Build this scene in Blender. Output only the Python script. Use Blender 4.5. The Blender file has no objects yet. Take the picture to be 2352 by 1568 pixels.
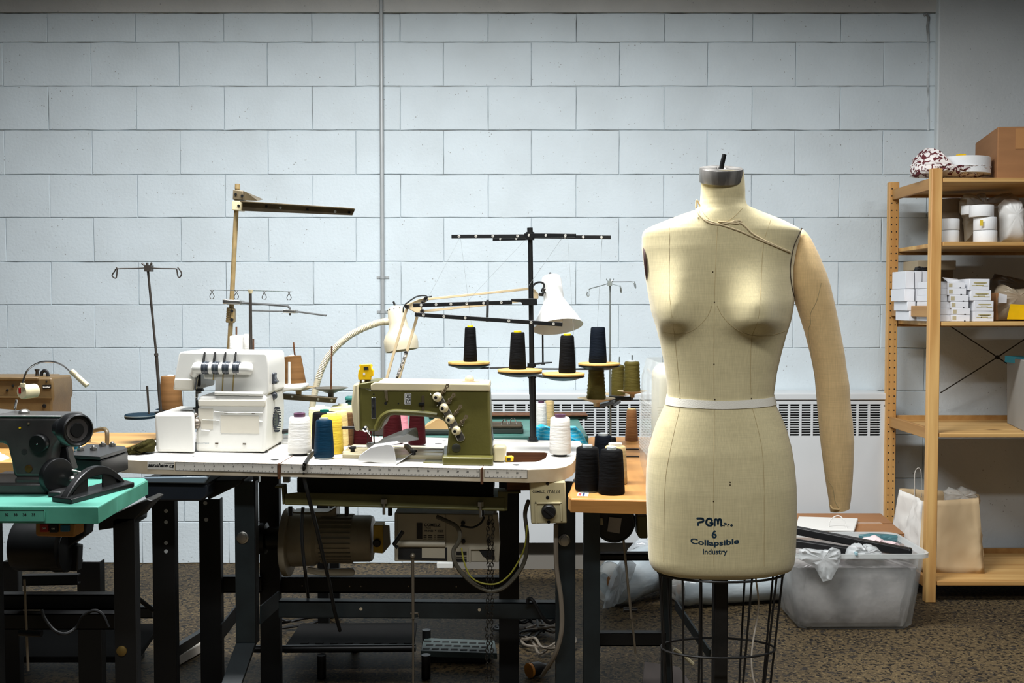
import bpy, bmesh, math, random
from mathutils import Vector, Matrix, geometry
from mathutils.bvhtree import BVHTree
V = Vector
rng = random.Random(11)
scn = bpy.context.scene
COL = scn.collection

# ------------------------------------------------------------------ camera
F, CX, CY, HC = 2287.0, 1176.0, 784.0, 1.214       # focal length and centre in photo pixels, eye height in m
TH = math.atan((784 - 700) / F)                    # pitch below the horizon
CAM = V((0, 0, HC))
cd = bpy.data.cameras.new('camera'); cam = bpy.data.objects.new('camera', cd); COL.objects.link(cam)
cd.sensor_width = 36.0; cd.lens = 36.0 * F / 2352.0; cd.clip_start = 0.05; cd.clip_end = 50
cam.location = CAM; cam.rotation_euler = (math.pi / 2 - TH, 0, 0)
scn.camera = cam

# ------------------------------------------------------------------ light
scn.view_settings.view_transform = 'Standard'; scn.view_settings.look = 'None'
scn.view_settings.gamma = 1.0; scn.view_settings.use_curve_mapping = False
scn.view_settings.exposure = 0.19
w = bpy.data.worlds.new('workshop_air'); scn.world = w; w.use_nodes = True
bg = w.node_tree.nodes['Background']; bg.inputs[0].default_value = (0.80, 0.90, 1.0, 1); bg.inputs[1].default_value = 0.035

def tube_lamp(x, y, z, lx, ly, power, col=(0.93, 0.98, 1.0), spread=math.pi):
    d = bpy.data.lights.new('ceiling_tube_light', 'AREA'); d.shape = 'RECTANGLE'; d.size = lx; d.size_y = ly
    d.energy = power; d.color = col; d.spread = spread
    o = bpy.data.objects.new('ceiling_tube_light', d); COL.objects.link(o); o.location = (x, y, z); return o
# fluorescent fittings with deep reflectors, hung from the ceiling and running along the wall
for x_, y_, p_, l_ in ((-1.0, 2.5, 80, 1.2), (0.05, 2.5, 66, 0.9), (1.15, 2.5, 16, 0.9), (2.5, 2.2, 12, 0.6), (-0.5, 0.3, 40, 1.5), (0.8, 0.3, 20, 1.5)):
    tube_lamp(x_, y_, 2.88, l_, 0.22, p_, (0.98, 0.99, 1.0), math.radians(172))

# ------------------------------------------------------------------ pixel geometry
cT, sT = math.cos(TH), math.sin(TH)
def ray(x, y):
    a = (x - CX) / F; b = -(y - CY) / F
    return V((a, cT + b * sT, -sT + b * cT))
def P(x, y, Y):                                     # the point at depth Y (metres from the camera plane) seen at photo pixel x, y
    d = ray(x, y); return CAM + d * (Y / d.y)
def onz(x, y, z):                                   # the point at height z seen at pixel x, y
    d = ray(x, y); return CAM + d * ((z - HC) / d.z)
def m(n, Y): return n * Y / F                       # n pixels at depth Y in metres

# ------------------------------------------------------------------ materials
def lin(c):
    return tuple(((v / 255) / 12.92 if v / 255 <= 0.04045 else ((v / 255 + 0.055) / 1.055) ** 2.4) for v in c) + (1.0,)
def mat(name, rgb, rough=0.5, metal=0.0, var=0.0, vscale=8.0, rgb2=None, bump=0.0, bscale=60.0, stretch=(1, 1, 1), spec=0.5,
        trans=0.0, alpha=1.0, ior=1.45, coat=0.0, lo=0.35, hi=0.7, detail=4, sheen=0.0):
    M = bpy.data.materials.new(name); M.use_nodes = True
    nt = M.node_tree; N = nt.nodes; L = nt.links; b = N['Principled BSDF']
    b.inputs['Roughness'].default_value = rough; b.inputs['Metallic'].default_value = metal
    b.inputs['Specular IOR Level'].default_value = spec; b.inputs['IOR'].default_value = ior
    b.inputs['Transmission Weight'].default_value = trans; b.inputs['Alpha'].default_value = alpha
    b.inputs['Coat Weight'].default_value = coat; b.inputs['Sheen Weight'].default_value = sheen
    c = lin(rgb); b.inputs['Base Color'].default_value = c
    tc = None
    if var or rgb2 or bump:
        tc = N.new('ShaderNodeTexCoord'); mp = N.new('ShaderNodeMapping'); mp.inputs['Scale'].default_value = stretch
        L.new(tc.outputs['Object'], mp.inputs['Vector'])
    if var or rgb2:
        n = N.new('ShaderNodeTexNoise'); n.inputs['Scale'].default_value = vscale; n.inputs['Detail'].default_value = detail
        L.new(mp.outputs[0], n.inputs['Vector'])
        r = N.new('ShaderNodeValToRGB'); r.color_ramp.elements[0].position = lo; r.color_ramp.elements[1].position = hi
        c2 = lin(rgb2) if rgb2 else tuple(v * (1 - var) for v in c[:3]) + (1.0,)
        r.color_ramp.elements[0].color = c2; r.color_ramp.elements[1].color = c
        L.new(n.outputs['Fac'], r.inputs['Fac']); L.new(r.outputs['Color'], b.inputs['Base Color'])
    if bump:
        n2 = N.new('ShaderNodeTexNoise'); n2.inputs['Scale'].default_value = bscale; n2.inputs['Detail'].default_value = 5
        L.new(mp.outputs[0], n2.inputs['Vector'])
        bp = N.new('ShaderNodeBump'); bp.inputs['Strength'].default_value = bump; bp.inputs['Distance'].default_value = 0.004
        L.new(n2.outputs['Fac'], bp.inputs['Height']); L.new(bp.outputs[0], b.inputs['Normal'])
    return M

# ------------------------------------------------------------------ mesh builder
class MB:
    def __init__(s): s.v = []; s.f = []
    def add(s, vs, fs):
        n = len(s.v); s.v += [V(p) for p in vs]; s.f += [[i + n for i in f] for f in fs]; return s
    def hexa(s, q):                                  # 8 corners: bottom ring 0-3, top ring 4-7
        return s.add(q, [(3, 2, 1, 0), (4, 5, 6, 7), (0, 1, 5, 4), (1, 2, 6, 5), (2, 3, 7, 6), (3, 0, 4, 7)])
    def box(s, a, b):
        x0, x1 = sorted((a[0], b[0])); y0, y1 = sorted((a[1], b[1])); z0, z1 = sorted((a[2], b[2]))
        return s.hexa([(x0, y0, z0), (x1, y0, z0), (x1, y1, z0), (x0, y1, z0), (x0, y0, z1), (x1, y0, z1), (x1, y1, z1), (x0, y1, z1)])
    def pbox(s, x0, y0, x1, y1, Y, dep):             # box whose front face fills the pixel rectangle at depth Y
        a = P(x0, y0, Y); b = P(x1, y1, Y); return s.box((a.x, Y, a.z), (b.x, Y + dep, b.z))
    def prism(s, pts, vec):
        n = len(pts); vec = V(vec); pts = [V(p) for p in pts]
        vs = pts + [p + vec for p in pts]
        fs = [list(range(n)), list(range(2 * n - 1, n - 1, -1))] + [[i, i + n, (i + 1) % n + n, (i + 1) % n] for i in range(n)]
        return s.add(vs, fs)
    def pp(s, pts, Y, dep): return s.prism([P(x, y, Y) for x, y in pts], (0, dep, 0))     # traced face at depth Y, real thickness dep
    def holed(s, outer, holes, vec):                 # flat plate with holes, given thickness
        loops = [[V(p) for p in outer]] + [[V(p) for p in h] for h in holes]
        N_ = (loops[0][1] - loops[0][0]).cross(loops[0][len(loops[0]) // 2] - loops[0][0])
        n_ = V((abs(N_.x), abs(N_.y), abs(N_.z))); dr_ = max(range(3), key=lambda i: n_[i]); ax_ = [i for i in range(3) if i != dr_]
        tri = geometry.tessellate_polygon([[V((p[ax_[0]], p[ax_[1]], 0)) for p in l] for l in loops]); flat = [p for l in loops for p in l]; n = len(flat); vec = V(vec)
        fs = [list(t) for t in tri] + [[i + n for i in reversed(t)] for t in tri]
        k = 0
        for l in loops:
            q = len(l)
            fs += [[k + i, k + i + n, k + (i + 1) % q + n, k + (i + 1) % q] for i in range(q)]; k += q
        return s.add(flat + [p + vec for p in flat], fs)
    def rings(s, R, cap=True, closed=False):
        n = len(R[0]); b = len(s.v)
        for r in R: s.v += [V(p) for p in r]
        for i in range(len(R) - (0 if closed else 1)):
            j = (i + 1) % len(R)
            for k in range(n):
                s.f.append([b + i * n + k, b + i * n + (k + 1) % n, b + j * n + (k + 1) % n, b + j * n + k])
        if cap and not closed:
            s.f.append([b + k for k in reversed(range(n))]); s.f.append([b + (len(R) - 1) * n + k for k in range(n)])
        return s
    def cyl(s, p0, p1, r0, r1=None, n=16, cap=True):
        p0 = V(p0); p1 = V(p1); r1 = r0 if r1 is None else r1
        d = (p1 - p0).normalized(); u = d.orthogonal().normalized(); w = d.cross(u)
        R = [[p + (u * math.cos(t) + w * math.sin(t)) * r for t in [2 * math.pi * k / n for k in range(n)]] for p, r in ((p0, r0), (p1, r1))]
        return s.rings(R, cap)
    def lathe(s, c, prof, n=28, ax=(0, 0, 1)):       # prof: (radius, distance along the axis)
        c = V(c); d = V(ax).normalized(); u = d.orthogonal().normalized() if abs(d.z) < .999 else V((1, 0, 0)); w = d.cross(u)
        return s.rings([[c + d * h + (u * math.cos(t) + w * math.sin(t)) * max(r, 1e-5) for t in [2 * math.pi * k / n for k in range(n)]] for r, h in prof])
    def tube(s, pts, r, n=8, cap=True):
        pts = [V(p) for p in pts]; R = []; u = None
        for i, p in enumerate(pts):
            a = pts[max(i - 1, 0)]; b = pts[min(i + 1, len(pts) - 1)]; d = (b - a)
            d = d.normalized() if d.length > 1e-9 else V((0, 0, 1))
            u = d.orthogonal().normalized() if u is None else (u - d * u.dot(d))
            u = u.normalized() if u.length > 1e-6 else d.orthogonal().normalized()
            w = d.cross(u); rr = r[i] if isinstance(r, (list, tuple)) else r
            R.append([p + (u * math.cos(t) + w * math.sin(t)) * rr for t in [2 * math.pi * k / n for k in range(n)]])
        return s.rings(R, cap)
    def bar(s, p0, p1, w, h, up=(0, 0, 1)):          # rectangular bar, w across, h along up
        p0 = V(p0); p1 = V(p1); d = (p1 - p0).normalized(); x = d.cross(V(up))
        x = x.normalized() if x.length > 1e-6 else V((1, 0, 0)); z = x.cross(d)
        q = [p + x * a * w / 2 + z * b * h / 2 for p in (p0, p1) for a, b in ((-1, -1), (1, -1), (1, 1), (-1, 1))]
        return s.hexa(q)
    def ball(s, c, r, n=14, k=9):
        c = V(c); r = (r, r, r) if not isinstance(r, (tuple, list)) else r
        return s.rings([[c + V((r[0] * math.sin(a) * math.cos(t), r[1] * math.sin(a) * math.sin(t), -r[2] * math.cos(a))) for t in [2 * math.pi * j / n for j in range(n)]]
                        for a in [max(0.02, min(math.pi - 0.02, math.pi * i / k)) for i in range(k + 1)]])
    def sheet(s, fn, nu, nv, th=0.0):                # surface fn(u,v), optional thickness by normal
        b = len(s.v); g = [[V(fn(i / nu, j / nv)) for j in range(nv + 1)] for i in range(nu + 1)]
        for row in g: s.v += row
        for i in range(nu):
            for j in range(nv):
                a = b + i * (nv + 1) + j; s.f.append([a, a + 1, a + nv + 2, a + nv + 1])
        return s

def smooth_path(pts, k=6):                           # Catmull-Rom through the points
    pts = [V(p) for p in pts]; out = []
    for i in range(len(pts) - 1):
        a = pts[max(i - 1, 0)]; b = pts[i]; c = pts[i + 1]; d = pts[min(i + 2, len(pts) - 1)]
        for j in range(k):
            t = j / k
            out.append(0.5 * ((2 * b) + (c - a) * t + (2 * a - 5 * b + 4 * c - d) * t * t + (3 * b - a - 3 * c + d) * t ** 3))
    return out + [pts[-1]]
def pt3(l): return [P(*q) for q in l]                # (x, y, Y) triples to points

ORG = {}                                             # world origin of every root and part
def _finish(o, label, cat, group, kind):
    if label: o['label'] = label
    if cat: o['category'] = cat
    if group: o['group'] = group
    if kind: o['kind'] = kind
    return o
def thing(name, label, cat, loc, group=None, kind=None):
    o = bpy.data.objects.new(name, None); COL.objects.link(o); o.location = loc; o.empty_display_size = 0.05
    ORG[o.name] = V(loc); return _finish(o, label, cat, group, kind)
def build(name, mb, mt, parent=None, bev=0.0, sm=40, seg=2, label=None, cat=None, group=None, kind=None, loc=None, solid=0.0, fixn=True):
    off = ORG[parent.name] if parent else (V(loc) if loc is not None else V((0, 0, 0)))
    me = bpy.data.meshes.new(name); me.from_pydata([tuple(p - off) for p in mb.v], [], mb.f)
    if fixn:
        bm = bmesh.new(); bm.from_mesh(me); bmesh.ops.recalc_face_normals(bm, faces=bm.faces); bm.to_mesh(me); bm.free()
    me.materials.append(mt)
    if sm:
        me.polygons.foreach_set('use_smooth', [True] * len(me.polygons)); me.set_sharp_from_angle(angle=math.radians(sm))
    o = bpy.data.objects.new(name, me); COL.objects.link(o)
    if parent: o.parent = parent
    else: o.location = off
    ORG[o.name] = off
    if solid:
        s = o.modifiers.new('thickness', 'SOLIDIFY'); s.thickness = solid; s.offset = 0
    if bev:
        b = o.modifiers.new('edge', 'BEVEL'); b.width = bev; b.segments = seg; b.limit_method = 'ANGLE'; b.angle_limit = math.radians(38)
        b.use_clamp_overlap = True
    return _finish(o, label, cat, group, kind)
def one(name, mb, mt, label, cat, loc, group=None, kind=None, **k):      # a thing that is a single mesh
    return build(name, mb, mt, None, label=label, cat=cat, group=group, kind=kind, loc=loc, **k)
def dup(root, loc, label=None, rz=0.0, group=None, scale=None):
    r = root.copy(); COL.objects.link(r); r.location = loc; r.rotation_euler = (0, 0, rz)
    if label: r['label'] = label
    if group: r['group'] = group
    if scale: r.scale = scale
    ORG[r.name] = V(loc)
    for ch in root.children:
        c = ch.copy(); COL.objects.link(c); c.parent = r
        for g in ch.children:
            d = g.copy(); COL.objects.link(d); d.parent = c
    return r
_glyph = {}
def text_mb(txt, bold=0.0, shear=0.0, spacing=1.0):
    key = (txt, bold, shear, spacing)
    if key in _glyph: return _glyph[key]
    cu = bpy.data.curves.new('lettering', 'FONT'); cu.body = txt; cu.size = 1.0; cu.offset = bold; cu.shear = shear; cu.space_character = spacing
    cu.resolution_u = 3
    o = bpy.data.objects.new('lettering', cu); COL.objects.link(o)
    dg = bpy.context.evaluated_depsgraph_get(); me = bpy.data.meshes.new_from_object(o.evaluated_get(dg))
    vs = [v.co.copy() for v in me.vertices]; fs = [list(p.vertices) for p in me.polygons]
    bpy.data.objects.remove(o); bpy.data.curves.remove(cu); bpy.data.meshes.remove(me)
    _glyph[key] = (vs, fs); return vs, fs
def text_on(mb, txt, o, ex, ey, wid=None, hei=None, bold=0.0, shear=0.0, center=True, warp=None):
    """lettering laid in the plane spanned by ex (reading direction) and ey (up); wid/hei in metres"""
    vs, fs = text_mb(txt, bold, shear)
    if not vs: return
    x0 = min(v.x for v in vs); x1 = max(v.x for v in vs); y0 = min(v.y for v in vs); y1 = max(v.y for v in vs)
    sy = hei / (y1 - y0) if hei else None; sx = wid / (x1 - x0) if wid else sy
    sy = sy or sx
    ex = V(ex).normalized(); ey = V(ey).normalized(); q = []
    for v in vs:
        a = (v.x - (x0 + x1) / 2 if center else v.x - x0) * sx; b = (v.y - y0) * sy
        if warp: a, b = warp(a, b)
        q.append(V(o) + ex * a + ey * b)
    mb.add(q, fs)
# ------------------------------------------------------------------ shared materials
STEEL = mat('brushed_steel', (170, 168, 162), 0.32, 1.0, bump=0.05, bscale=120, stretch=(1, 1, 14))
CHROME = mat('chrome', (200, 200, 198), 0.16, 1.0)
BLACKM = mat('black_enamel', (16, 17, 18), 0.36, 0.0, var=0.3, vscale=20)
DULLB = mat('dusty_black_iron', (14, 13, 12), 0.85, spec=.2)
BLACKP = mat('black_plastic', (20, 20, 21), 0.45, 0.0, var=0.2, vscale=30)
LEGM = mat('dark_green_grey_frame_paint', (36, 45, 48), 0.42, 0.0, var=0.35, vscale=14)
LEGB = mat('black_frame_paint', (16, 17, 18), 0.5, 0.0, var=0.3, vscale=14)
RUST = mat('rust', (96, 58, 28), 0.8, 0.0, var=0.5, vscale=60)
WHITEP = mat('white_plastic', (206, 206, 201), 0.35, 0.0, var=0.03, vscale=6)
IVORY = mat('ivory_plastic', (200, 188, 152), 0.4, 0.0, var=0.08, vscale=18)
CABLE = mat('black_cable', (22, 23, 24), 0.5)
GCABLE = mat('grey_cable', (128, 118, 104), 0.55)
INK = mat('black_ink', (18, 18, 20), 0.6)
KHAKI = mat('khaki_green_enamel', (92, 88, 42), 0.34, 0.0, var=0.12, vscale=22, bump=0.05, bscale=160)
CREAM = mat('cream_enamel', (192, 181, 148), 0.36, 0.0, var=0.08, vscale=14)
YELLOW = mat('yellow_plastic', (238, 190, 14), 0.4, 0.0, var=0.1, vscale=30)
TANM = mat('tan_metal', (158, 136, 94), 0.42, 0.15, var=0.4, vscale=26)
BRONZE = mat('brown_bronze_metal', (100, 88, 66), 0.42, 0.1, var=0.4, vscale=22)
DARKROD = mat('dark_rod', (52, 47, 42), 0.45, 0.15, var=0.3, vscale=30)
CARD = mat('cardboard', (158, 112, 72), 0.85, 0.0, var=0.14, vscale=5, bump=0.06, bscale=90, stretch=(1, 1, 6))
WOODP = None

# ------------------------------------------------------------------ the setting
WY = 4.64
def paint_mat(name, rgb, rgb_d, pits=True):
    M = mat(name, rgb, 0.62, 0.0, rgb2=rgb_d, vscale=3.5, lo=0.25, hi=0.6, bump=0.35, bscale=75)
    nt = M.node_tree; N = nt.nodes; L = nt.links; b = N['Principled BSDF']
    tc = N.new('ShaderNodeTexCoord'); oi = N.new('ShaderNodeObjectInfo')
    ad = N.new('ShaderNodeVectorMath'); ad.operation = 'ADD'
    sc = N.new('ShaderNodeVectorMath'); sc.operation = 'SCALE'; sc.inputs['Scale'].default_value = 40.0
    cb = N.new('ShaderNodeCombineXYZ'); L.new(oi.outputs['Random'], cb.inputs[0]); L.new(oi.outputs['Random'], cb.inputs[2])
    L.new(cb.outputs[0], sc.inputs[0]); L.new(sc.outputs[0], ad.inputs[1]); L.new(tc.outputs['Object'], ad.inputs[0])
    for mp in [n for n in N if n.type == 'MAPPING']:
        L.new(ad.outputs[0], mp.inputs['Vector'])
    # pores of the concrete that the paint did not fill
    vo = N.new('ShaderNodeTexVoronoi'); vo.inputs['Scale'].default_value = 46; vo.inputs['Randomness'].default_value = 1.0
    no = N.new('ShaderNodeTexNoise'); no.inputs['Scale'].default_value = 9; no.inputs['Detail'].default_value = 3
    L.new(ad.outputs[0], vo.inputs['Vector']); L.new(ad.outputs[0], no.inputs['Vector'])
    mu = N.new('ShaderNodeMath'); mu.operation = 'SUBTRACT'; L.new(vo.outputs['Distance'], mu.inputs[0])
    m2 = N.new('ShaderNodeMapRange'); m2.inputs['From Min'].default_value = 0.5; m2.inputs['From Max'].default_value = 0.75
    m2.inputs['To Min'].default_value = 0.0; m2.inputs['To Max'].default_value = 0.11; L.new(no.outputs['Fac'], m2.inputs['Value'])
    L.new(m2.outputs[0], mu.inputs[1])
    r = N.new('ShaderNodeMapRange'); r.inputs['From Min'].default_value = 0.0; r.inputs['From Max'].default_value = 0.09
    L.new(mu.outputs[0], r.inputs['Value'])
    src = b.inputs['Base Color'].links[0].from_socket
    mx = N.new('ShaderNodeMix'); mx.data_type = 'RGBA'; mx.inputs['A'].default_value = lin((142, 144, 142))
    L.new(r.outputs[0], mx.inputs['Factor']); L.new(src, mx.inputs['B']); L.new(mx.outputs['Result'], b.inputs['Base Color'])
    return M
WALLM = paint_mat('painted_block', (208, 219, 224), (198, 208, 212))
MORT = mat('painted_mortar', (196, 204, 207), 0.8, rgb2=(112, 114, 112), vscale=7, lo=0.35, hi=0.6, bump=0.3, bscale=60)
PILM = paint_mat('painted_concrete', (206, 212, 213), (196, 202, 203))
BEAMM = paint_mat('painted_beam', (196, 196, 192), (180, 180, 176))

ROWY = [31, 97, 198, 299, 401, 500, 601, 700, 799, 898, 998, 1098, 1198, 1299]
rz = [P(CX, y, WY).z for y in ROWY]; rz[-1] = 0.0
PX = WY / (F * cT) * 1.0
def wx(x, y=784): return P(x, y, WY).x
wall = build('wall_back', MB().box((-4.2, WY + 0.006, 0), (2.01, WY + 0.25, 3.0)), MORT, kind='structure', sm=0)
g = 0.0026
blocks = {}
def block_mesh(wd, h):
    k = (round(wd, 3), round(h, 3))
    if k not in blocks:
        out = []
        for q in range(3):
            mb = MB(); nx, nz = 5, 3
            R0 = []; rr = random.Random(hash(k) % 1000 + q)
            x0, x1, z0, z1 = -wd / 2 + .0009, wd / 2 - .0009, -h / 2 + .0016, h / 2 - .0016
            per = [(x0 + (x1 - x0) * i / nx, z0) for i in range(nx)] + [(x1, z0 + (z1 - z0) * i / nz) for i in range(nz)] + \
                  [(x1 - (x1 - x0) * i / nx, z1) for i in range(nx)] + [(x0, z1 - (z1 - z0) * i / nz) for i in range(nz)]
            wob = [(rr.uniform(-1, .6) * 0.0012 * (1 if True else 0), rr.uniform(-1, 1) * 0.0014) for _ in per]
            def ring(ins, y): return [(x * (1 - ins / (wd / 2)) + a, y, z * (1 - ins / (h / 2)) + b) for (x, z), (a, b) in zip(per, wob)]
            mb.rings([ring(0, 0.02), ring(0, 0.003), ring(0.0022, 0.0)], cap=False)
            n = len(per); mb.f.append(list(range(2 * n, 3 * n)))
            me = bpy.data.meshes.new('block'); me.from_pydata([tuple(v) for v in mb.v], [], mb.f)
            bm = bmesh.new(); bm.from_mesh(me); bmesh.ops.recalc_face_normals(bm, faces=bm.faces)
            bm.normal_update()
            big = max(bm.faces, key=lambda f: f.calc_area())
            if big.normal.y > 0: bmesh.ops.reverse_faces(bm, faces=bm.faces)
            bm.to_mesh(me); bm.free(); me.materials.append(WALLM); out.append(me)
        blocks[k] = out
    return rng.choice(blocks[k])
XR = 2.005
for i in range(len(ROWY) - 1):
    z1, z0 = rz[i], rz[i + 1]
    ph = 120 if i % 2 == 0 else 18
    xs = [wx(ph + 200.4 * k) for k in range(-7, 11)]
    xs = [x for x in xs if x < XR - 0.06] + [XR]
    for a, b in zip(xs[:-1], xs[1:]):
        o = bpy.data.objects.new('block', block_mesh(b - a, z1 - z0)); COL.objects.link(o); o.parent = wall
        o.location = ((a + b) / 2, WY + rng.uniform(-0.0012, 0.0008), (z0 + z1) / 2)
        o.rotation_euler = (rng.gauss(0, .0012), rng.gauss(0, .0012), rng.gauss(0, .0012))
# concrete beam over the blocks, corner pillar at the end of the wall
build('trim_1', MB().box((-4.2, WY - 0.006, rz[0] + 0.004), (XR, WY + 0.2, 3.0)), BEAMM, kind='structure', sm=0)
px0 = wx(2138)
build('wall_right', MB().box((px0, WY - 0.035, 0), (4.6, WY + 0.25, 3.0)), PILM, kind='structure', bev=0.006)
build('trim_2', MB().box((XR, WY + 0.01, 0), (px0, WY + 0.2, 3.0)), BLACKP, kind='structure', sm=0, label='dark open joint between the block wall and the pillar')
crk = MB(); crk.tube(pt3([(2122, 36, WY - .002), (2128, 32, WY - .006), (2133, 40, WY - .004), (2130, 60, WY - .002), (2132, 90, WY), (2131, 160, WY), (2132, 300, WY)]), 0.006)
build('trim_3', crk, MORT, kind='structure', label='lump of old sealant at the top corner of the joint')

# speckled ground concrete floor
FM = mat('ground_concrete', (92, 78, 55), 0.6, 0.0, spec=.22, rgb2=(64, 54, 40), vscale=2.2, bump=0.04, bscale=60)
nt = FM.node_tree; N = nt.nodes; L = nt.links; b_ = N['Principled BSDF']
tc_ = N.new('ShaderNodeTexCoord'); src = b_.inputs['Base Color'].links[0].from_socket
for scale, lo, hi, colr in ((64, 0.40, 0.50, (24, 22, 20)), (30, 0.34, 0.42, (44, 40, 36)), (95, 0.34, 0.44, (106, 91, 64))):
    n_ = N.new('ShaderNodeTexNoise'); n_.inputs['Scale'].default_value = scale; n_.inputs['Detail'].default_value = 2; n_.inputs['Distortion'].default_value = 0.6
    L.new(tc_.outputs['Object'], n_.inputs['Vector'])
    r_ = N.new('ShaderNodeMapRange'); r_.inputs['From Min'].default_value = lo; r_.inputs['From Max'].default_value = hi; L.new(n_.outputs['Fac'], r_.inputs['Value'])
    x_ = N.new('ShaderNodeMix'); x_.data_type = 'RGBA'; x_.inputs['A'].default_value = lin(colr)
    L.new(r_.outputs[0], x_.inputs['Factor']); L.new(src, x_.inputs['B']); src = x_.outputs['Result']
L.new(src, b_.inputs['Base Color'])
build('floor', MB().box((-4.2, -1.5, -0.1), (4.6, WY + 0.05, 0)), FM, kind='structure', sm=0)

# conduit on the wall
CONM = mat('grey_painted_conduit', (178, 182, 182), 0.4, 0.2, var=0.15, vscale=9)
cx = wx(880); t = thing('electrical_conduit', 'thin grey vertical conduit pipe running down the painted block wall', 'pipe', (cx, WY - 0.013, 0.5))
build('pipe', MB().cyl((cx, WY - 0.013, 0.5), (cx, WY - 0.013, 3.0), 0.0095), CONM, t)
for yy in (637, 716):
    z = P(880, yy, WY).z
    build('strap', MB().box((cx - 0.028, WY - 0.003, z - 0.006), (cx + 0.03, WY, z + 0.006)).lathe((cx, WY - 0.013, z - 0.007), [(0.0115, 0), (0.0115, 0.014)]), CONM, t)

# wall heater
RY = 4.49
HEAT = mat('white_heater_paint', (206, 210, 211), 0.4, 0.0, var=0.05, vscale=4)
SLOT = mat('dark_grille_void', (26, 25, 24), 0.8)
h0 = P(1032, 1246, RY); h1 = P(2040, 902, RY)
t = thing('wall_heater', 'long white wall heater cabinet with a louvred grille, behind the dress form', 'heater', ((h0.x + h1.x) / 2, RY + 0.07, 0))
gx0, gx1 = 1052, 2022; gy0, gy1 = 928, 1001
a = P(gx0, gy0, RY); c = P(gx1, gy1, RY)
mb = MB().box((h0.x, RY, h0.z), (h1.x, RY + .012, c.z)).box((h0.x, RY, a.z), (h1.x, RY + .012, h1.z - .03)).box((h0.x, RY, c.z), (a.x, RY + .012, a.z)).box((c.x, RY, c.z), (h1.x, RY + .012, a.z))
mb.box((h0.x, RY + .012, h0.z), (h0.x + .012, WY - .005, h1.z - .03)).box((h1.x - .012, RY + .012, h0.z), (h1.x, WY - .005, h1.z - .03))
build('cabinet_panel', mb, HEAT, t, sm=0)
build('top_cover', MB().box((h0.x - .004, RY - .006, h1.z - .034), (h1.x + .004, WY - .005, h1.z)), HEAT, t, bev=0.007)
build('grille_back', MB().box((a.x, RY + .03, c.z), (c.x, RY + .035, a.z)), SLOT, t, sm=0)
mb = MB(); nc = 37; nr = 13
for i in range(1, nc):
    x = a.x + (c.x - a.x) * i / nc; mb.box((x - .005, RY + .001, c.z), (x + .005, RY + .010, a.z))
for j in range(1, nr):
    z = c.z + (a.z - c.z) * j / nr; mb.box((a.x, RY + .003, z - .0017), (c.x, RY + .012, z + .0017))
build('grille', mb, HEAT, t, sm=0, kind='stuff')
build('seam_line', MB().box((h0.x, RY - .001, P(1500, 919, RY).z - .002), (h1.x, RY + .002, P(1500, 919, RY).z + .001)), SLOT, t, sm=0)
build('plinth', MB().box((h0.x + .02, RY + .05, 0.0), (h1.x - .02, WY - .004, h0.z)), mat('grey_plinth', (120, 116, 108), 0.6), t, sm=0)
build('screw', MB().cyl(P(2032, 931, RY), P(2032, 931, RY - .002), .004), STEEL, t)
# ------------------------------------------------------------------ dress form
def interp(tab, y):
    if y <= tab[0][0]: return tab[0][1]
    for (a, va), (b, vb) in zip(tab[:-1], tab[1:]):
        if y <= b:
            t = (y - a) / (b - a); return va + (vb - va) * t
    return tab[-1][1]
def linen(name, rgb, rgb2):
    M = mat(name, rgb, 0.85, 0.0, rgb2=rgb2, vscale=6, lo=0.3, hi=0.65, sheen=0.25)
    nt = M.node_tree; N = nt.nodes; L = nt.links; b = N['Principled BSDF']
    tc = N.new('ShaderNodeTexCoord'); src = b.inputs['Base Color'].links[0].from_socket
    for st in ((420, 420, 26), (26, 26, 420)):          # warp and weft slubs
        mp = N.new('ShaderNodeMapping'); mp.inputs['Scale'].default_value = st; L.new(tc.outputs['Object'], mp.inputs['Vector'])
        n = N.new('ShaderNodeTexNoise'); n.inputs['Scale'].default_value = 1.0; n.inputs['Detail'].default_value = 2; L.new(mp.outputs[0], n.inputs['Vector'])
        r = N.new('ShaderNodeMapRange'); r.inputs['From Min'].default_value = .3; r.inputs['From Max'].default_value = .7
        r.inputs['To Min'].default_value = .90 if st[2] < 100 else .94; r.inputs['To Max'].default_value = 1.04; L.new(n.outputs['Fac'], r.inputs['Value'])
        x = N.new('ShaderNodeVectorMath'); x.operation = 'SCALE'; L.new(src, x.inputs[0]); L.new(r.outputs[0], x.inputs['Scale']); src = x.outputs[0]
    L.new(src, b.inputs['Base Color'])
    return M
LINEN = linen('linen_cover', (214, 201, 157), (203, 190, 146))
SLEEVE = linen('linen_arm', (228, 197, 144), (218, 185, 130))
SEAM = mat('seam_thread', (176, 158, 117), 0.9)
XL = [(400, 1611), (421, 1608), (460, 1607), (474, 1604), (483, 1597), (493, 1566), (506, 1532), (520, 1497), (528, 1481), (535, 1476), (545, 1474), (570, 1474), (608, 1479), (638, 1483), (677, 1489), (715, 1496), (753, 1508), (792, 1518), (834, 1526), (876, 1532), (908, 1534), (925, 1530), (941, 1523), (972, 1509), (1002, 1499), (1036, 1490), (1079, 1486), (1131, 1485), (1192, 1487), (1238, 1489), (1281, 1490), (1293, 1493), (1302, 1500), (1309, 1516), (1313, 1540)]
XRR = [(400, 1701), (421, 1704), (460, 1708), (470, 1712), (476, 1719), (487, 1746), (505, 1794), (524, 1832), (531, 1838), (545, 1836), (570, 1828), (615, 1821), (658, 1822), (690, 1824), (707, 1822), (738, 1816), (769, 1806), (814, 1794), (857, 1784), (908, 1777), (932, 1783), (953, 1794), (984, 1806), (1024, 1817), (1066, 1824), (1115, 1828), (1192, 1829), (1268, 1826), (1290, 1823), (1302, 1817), (1309, 1800), (1313, 1776)]
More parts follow.
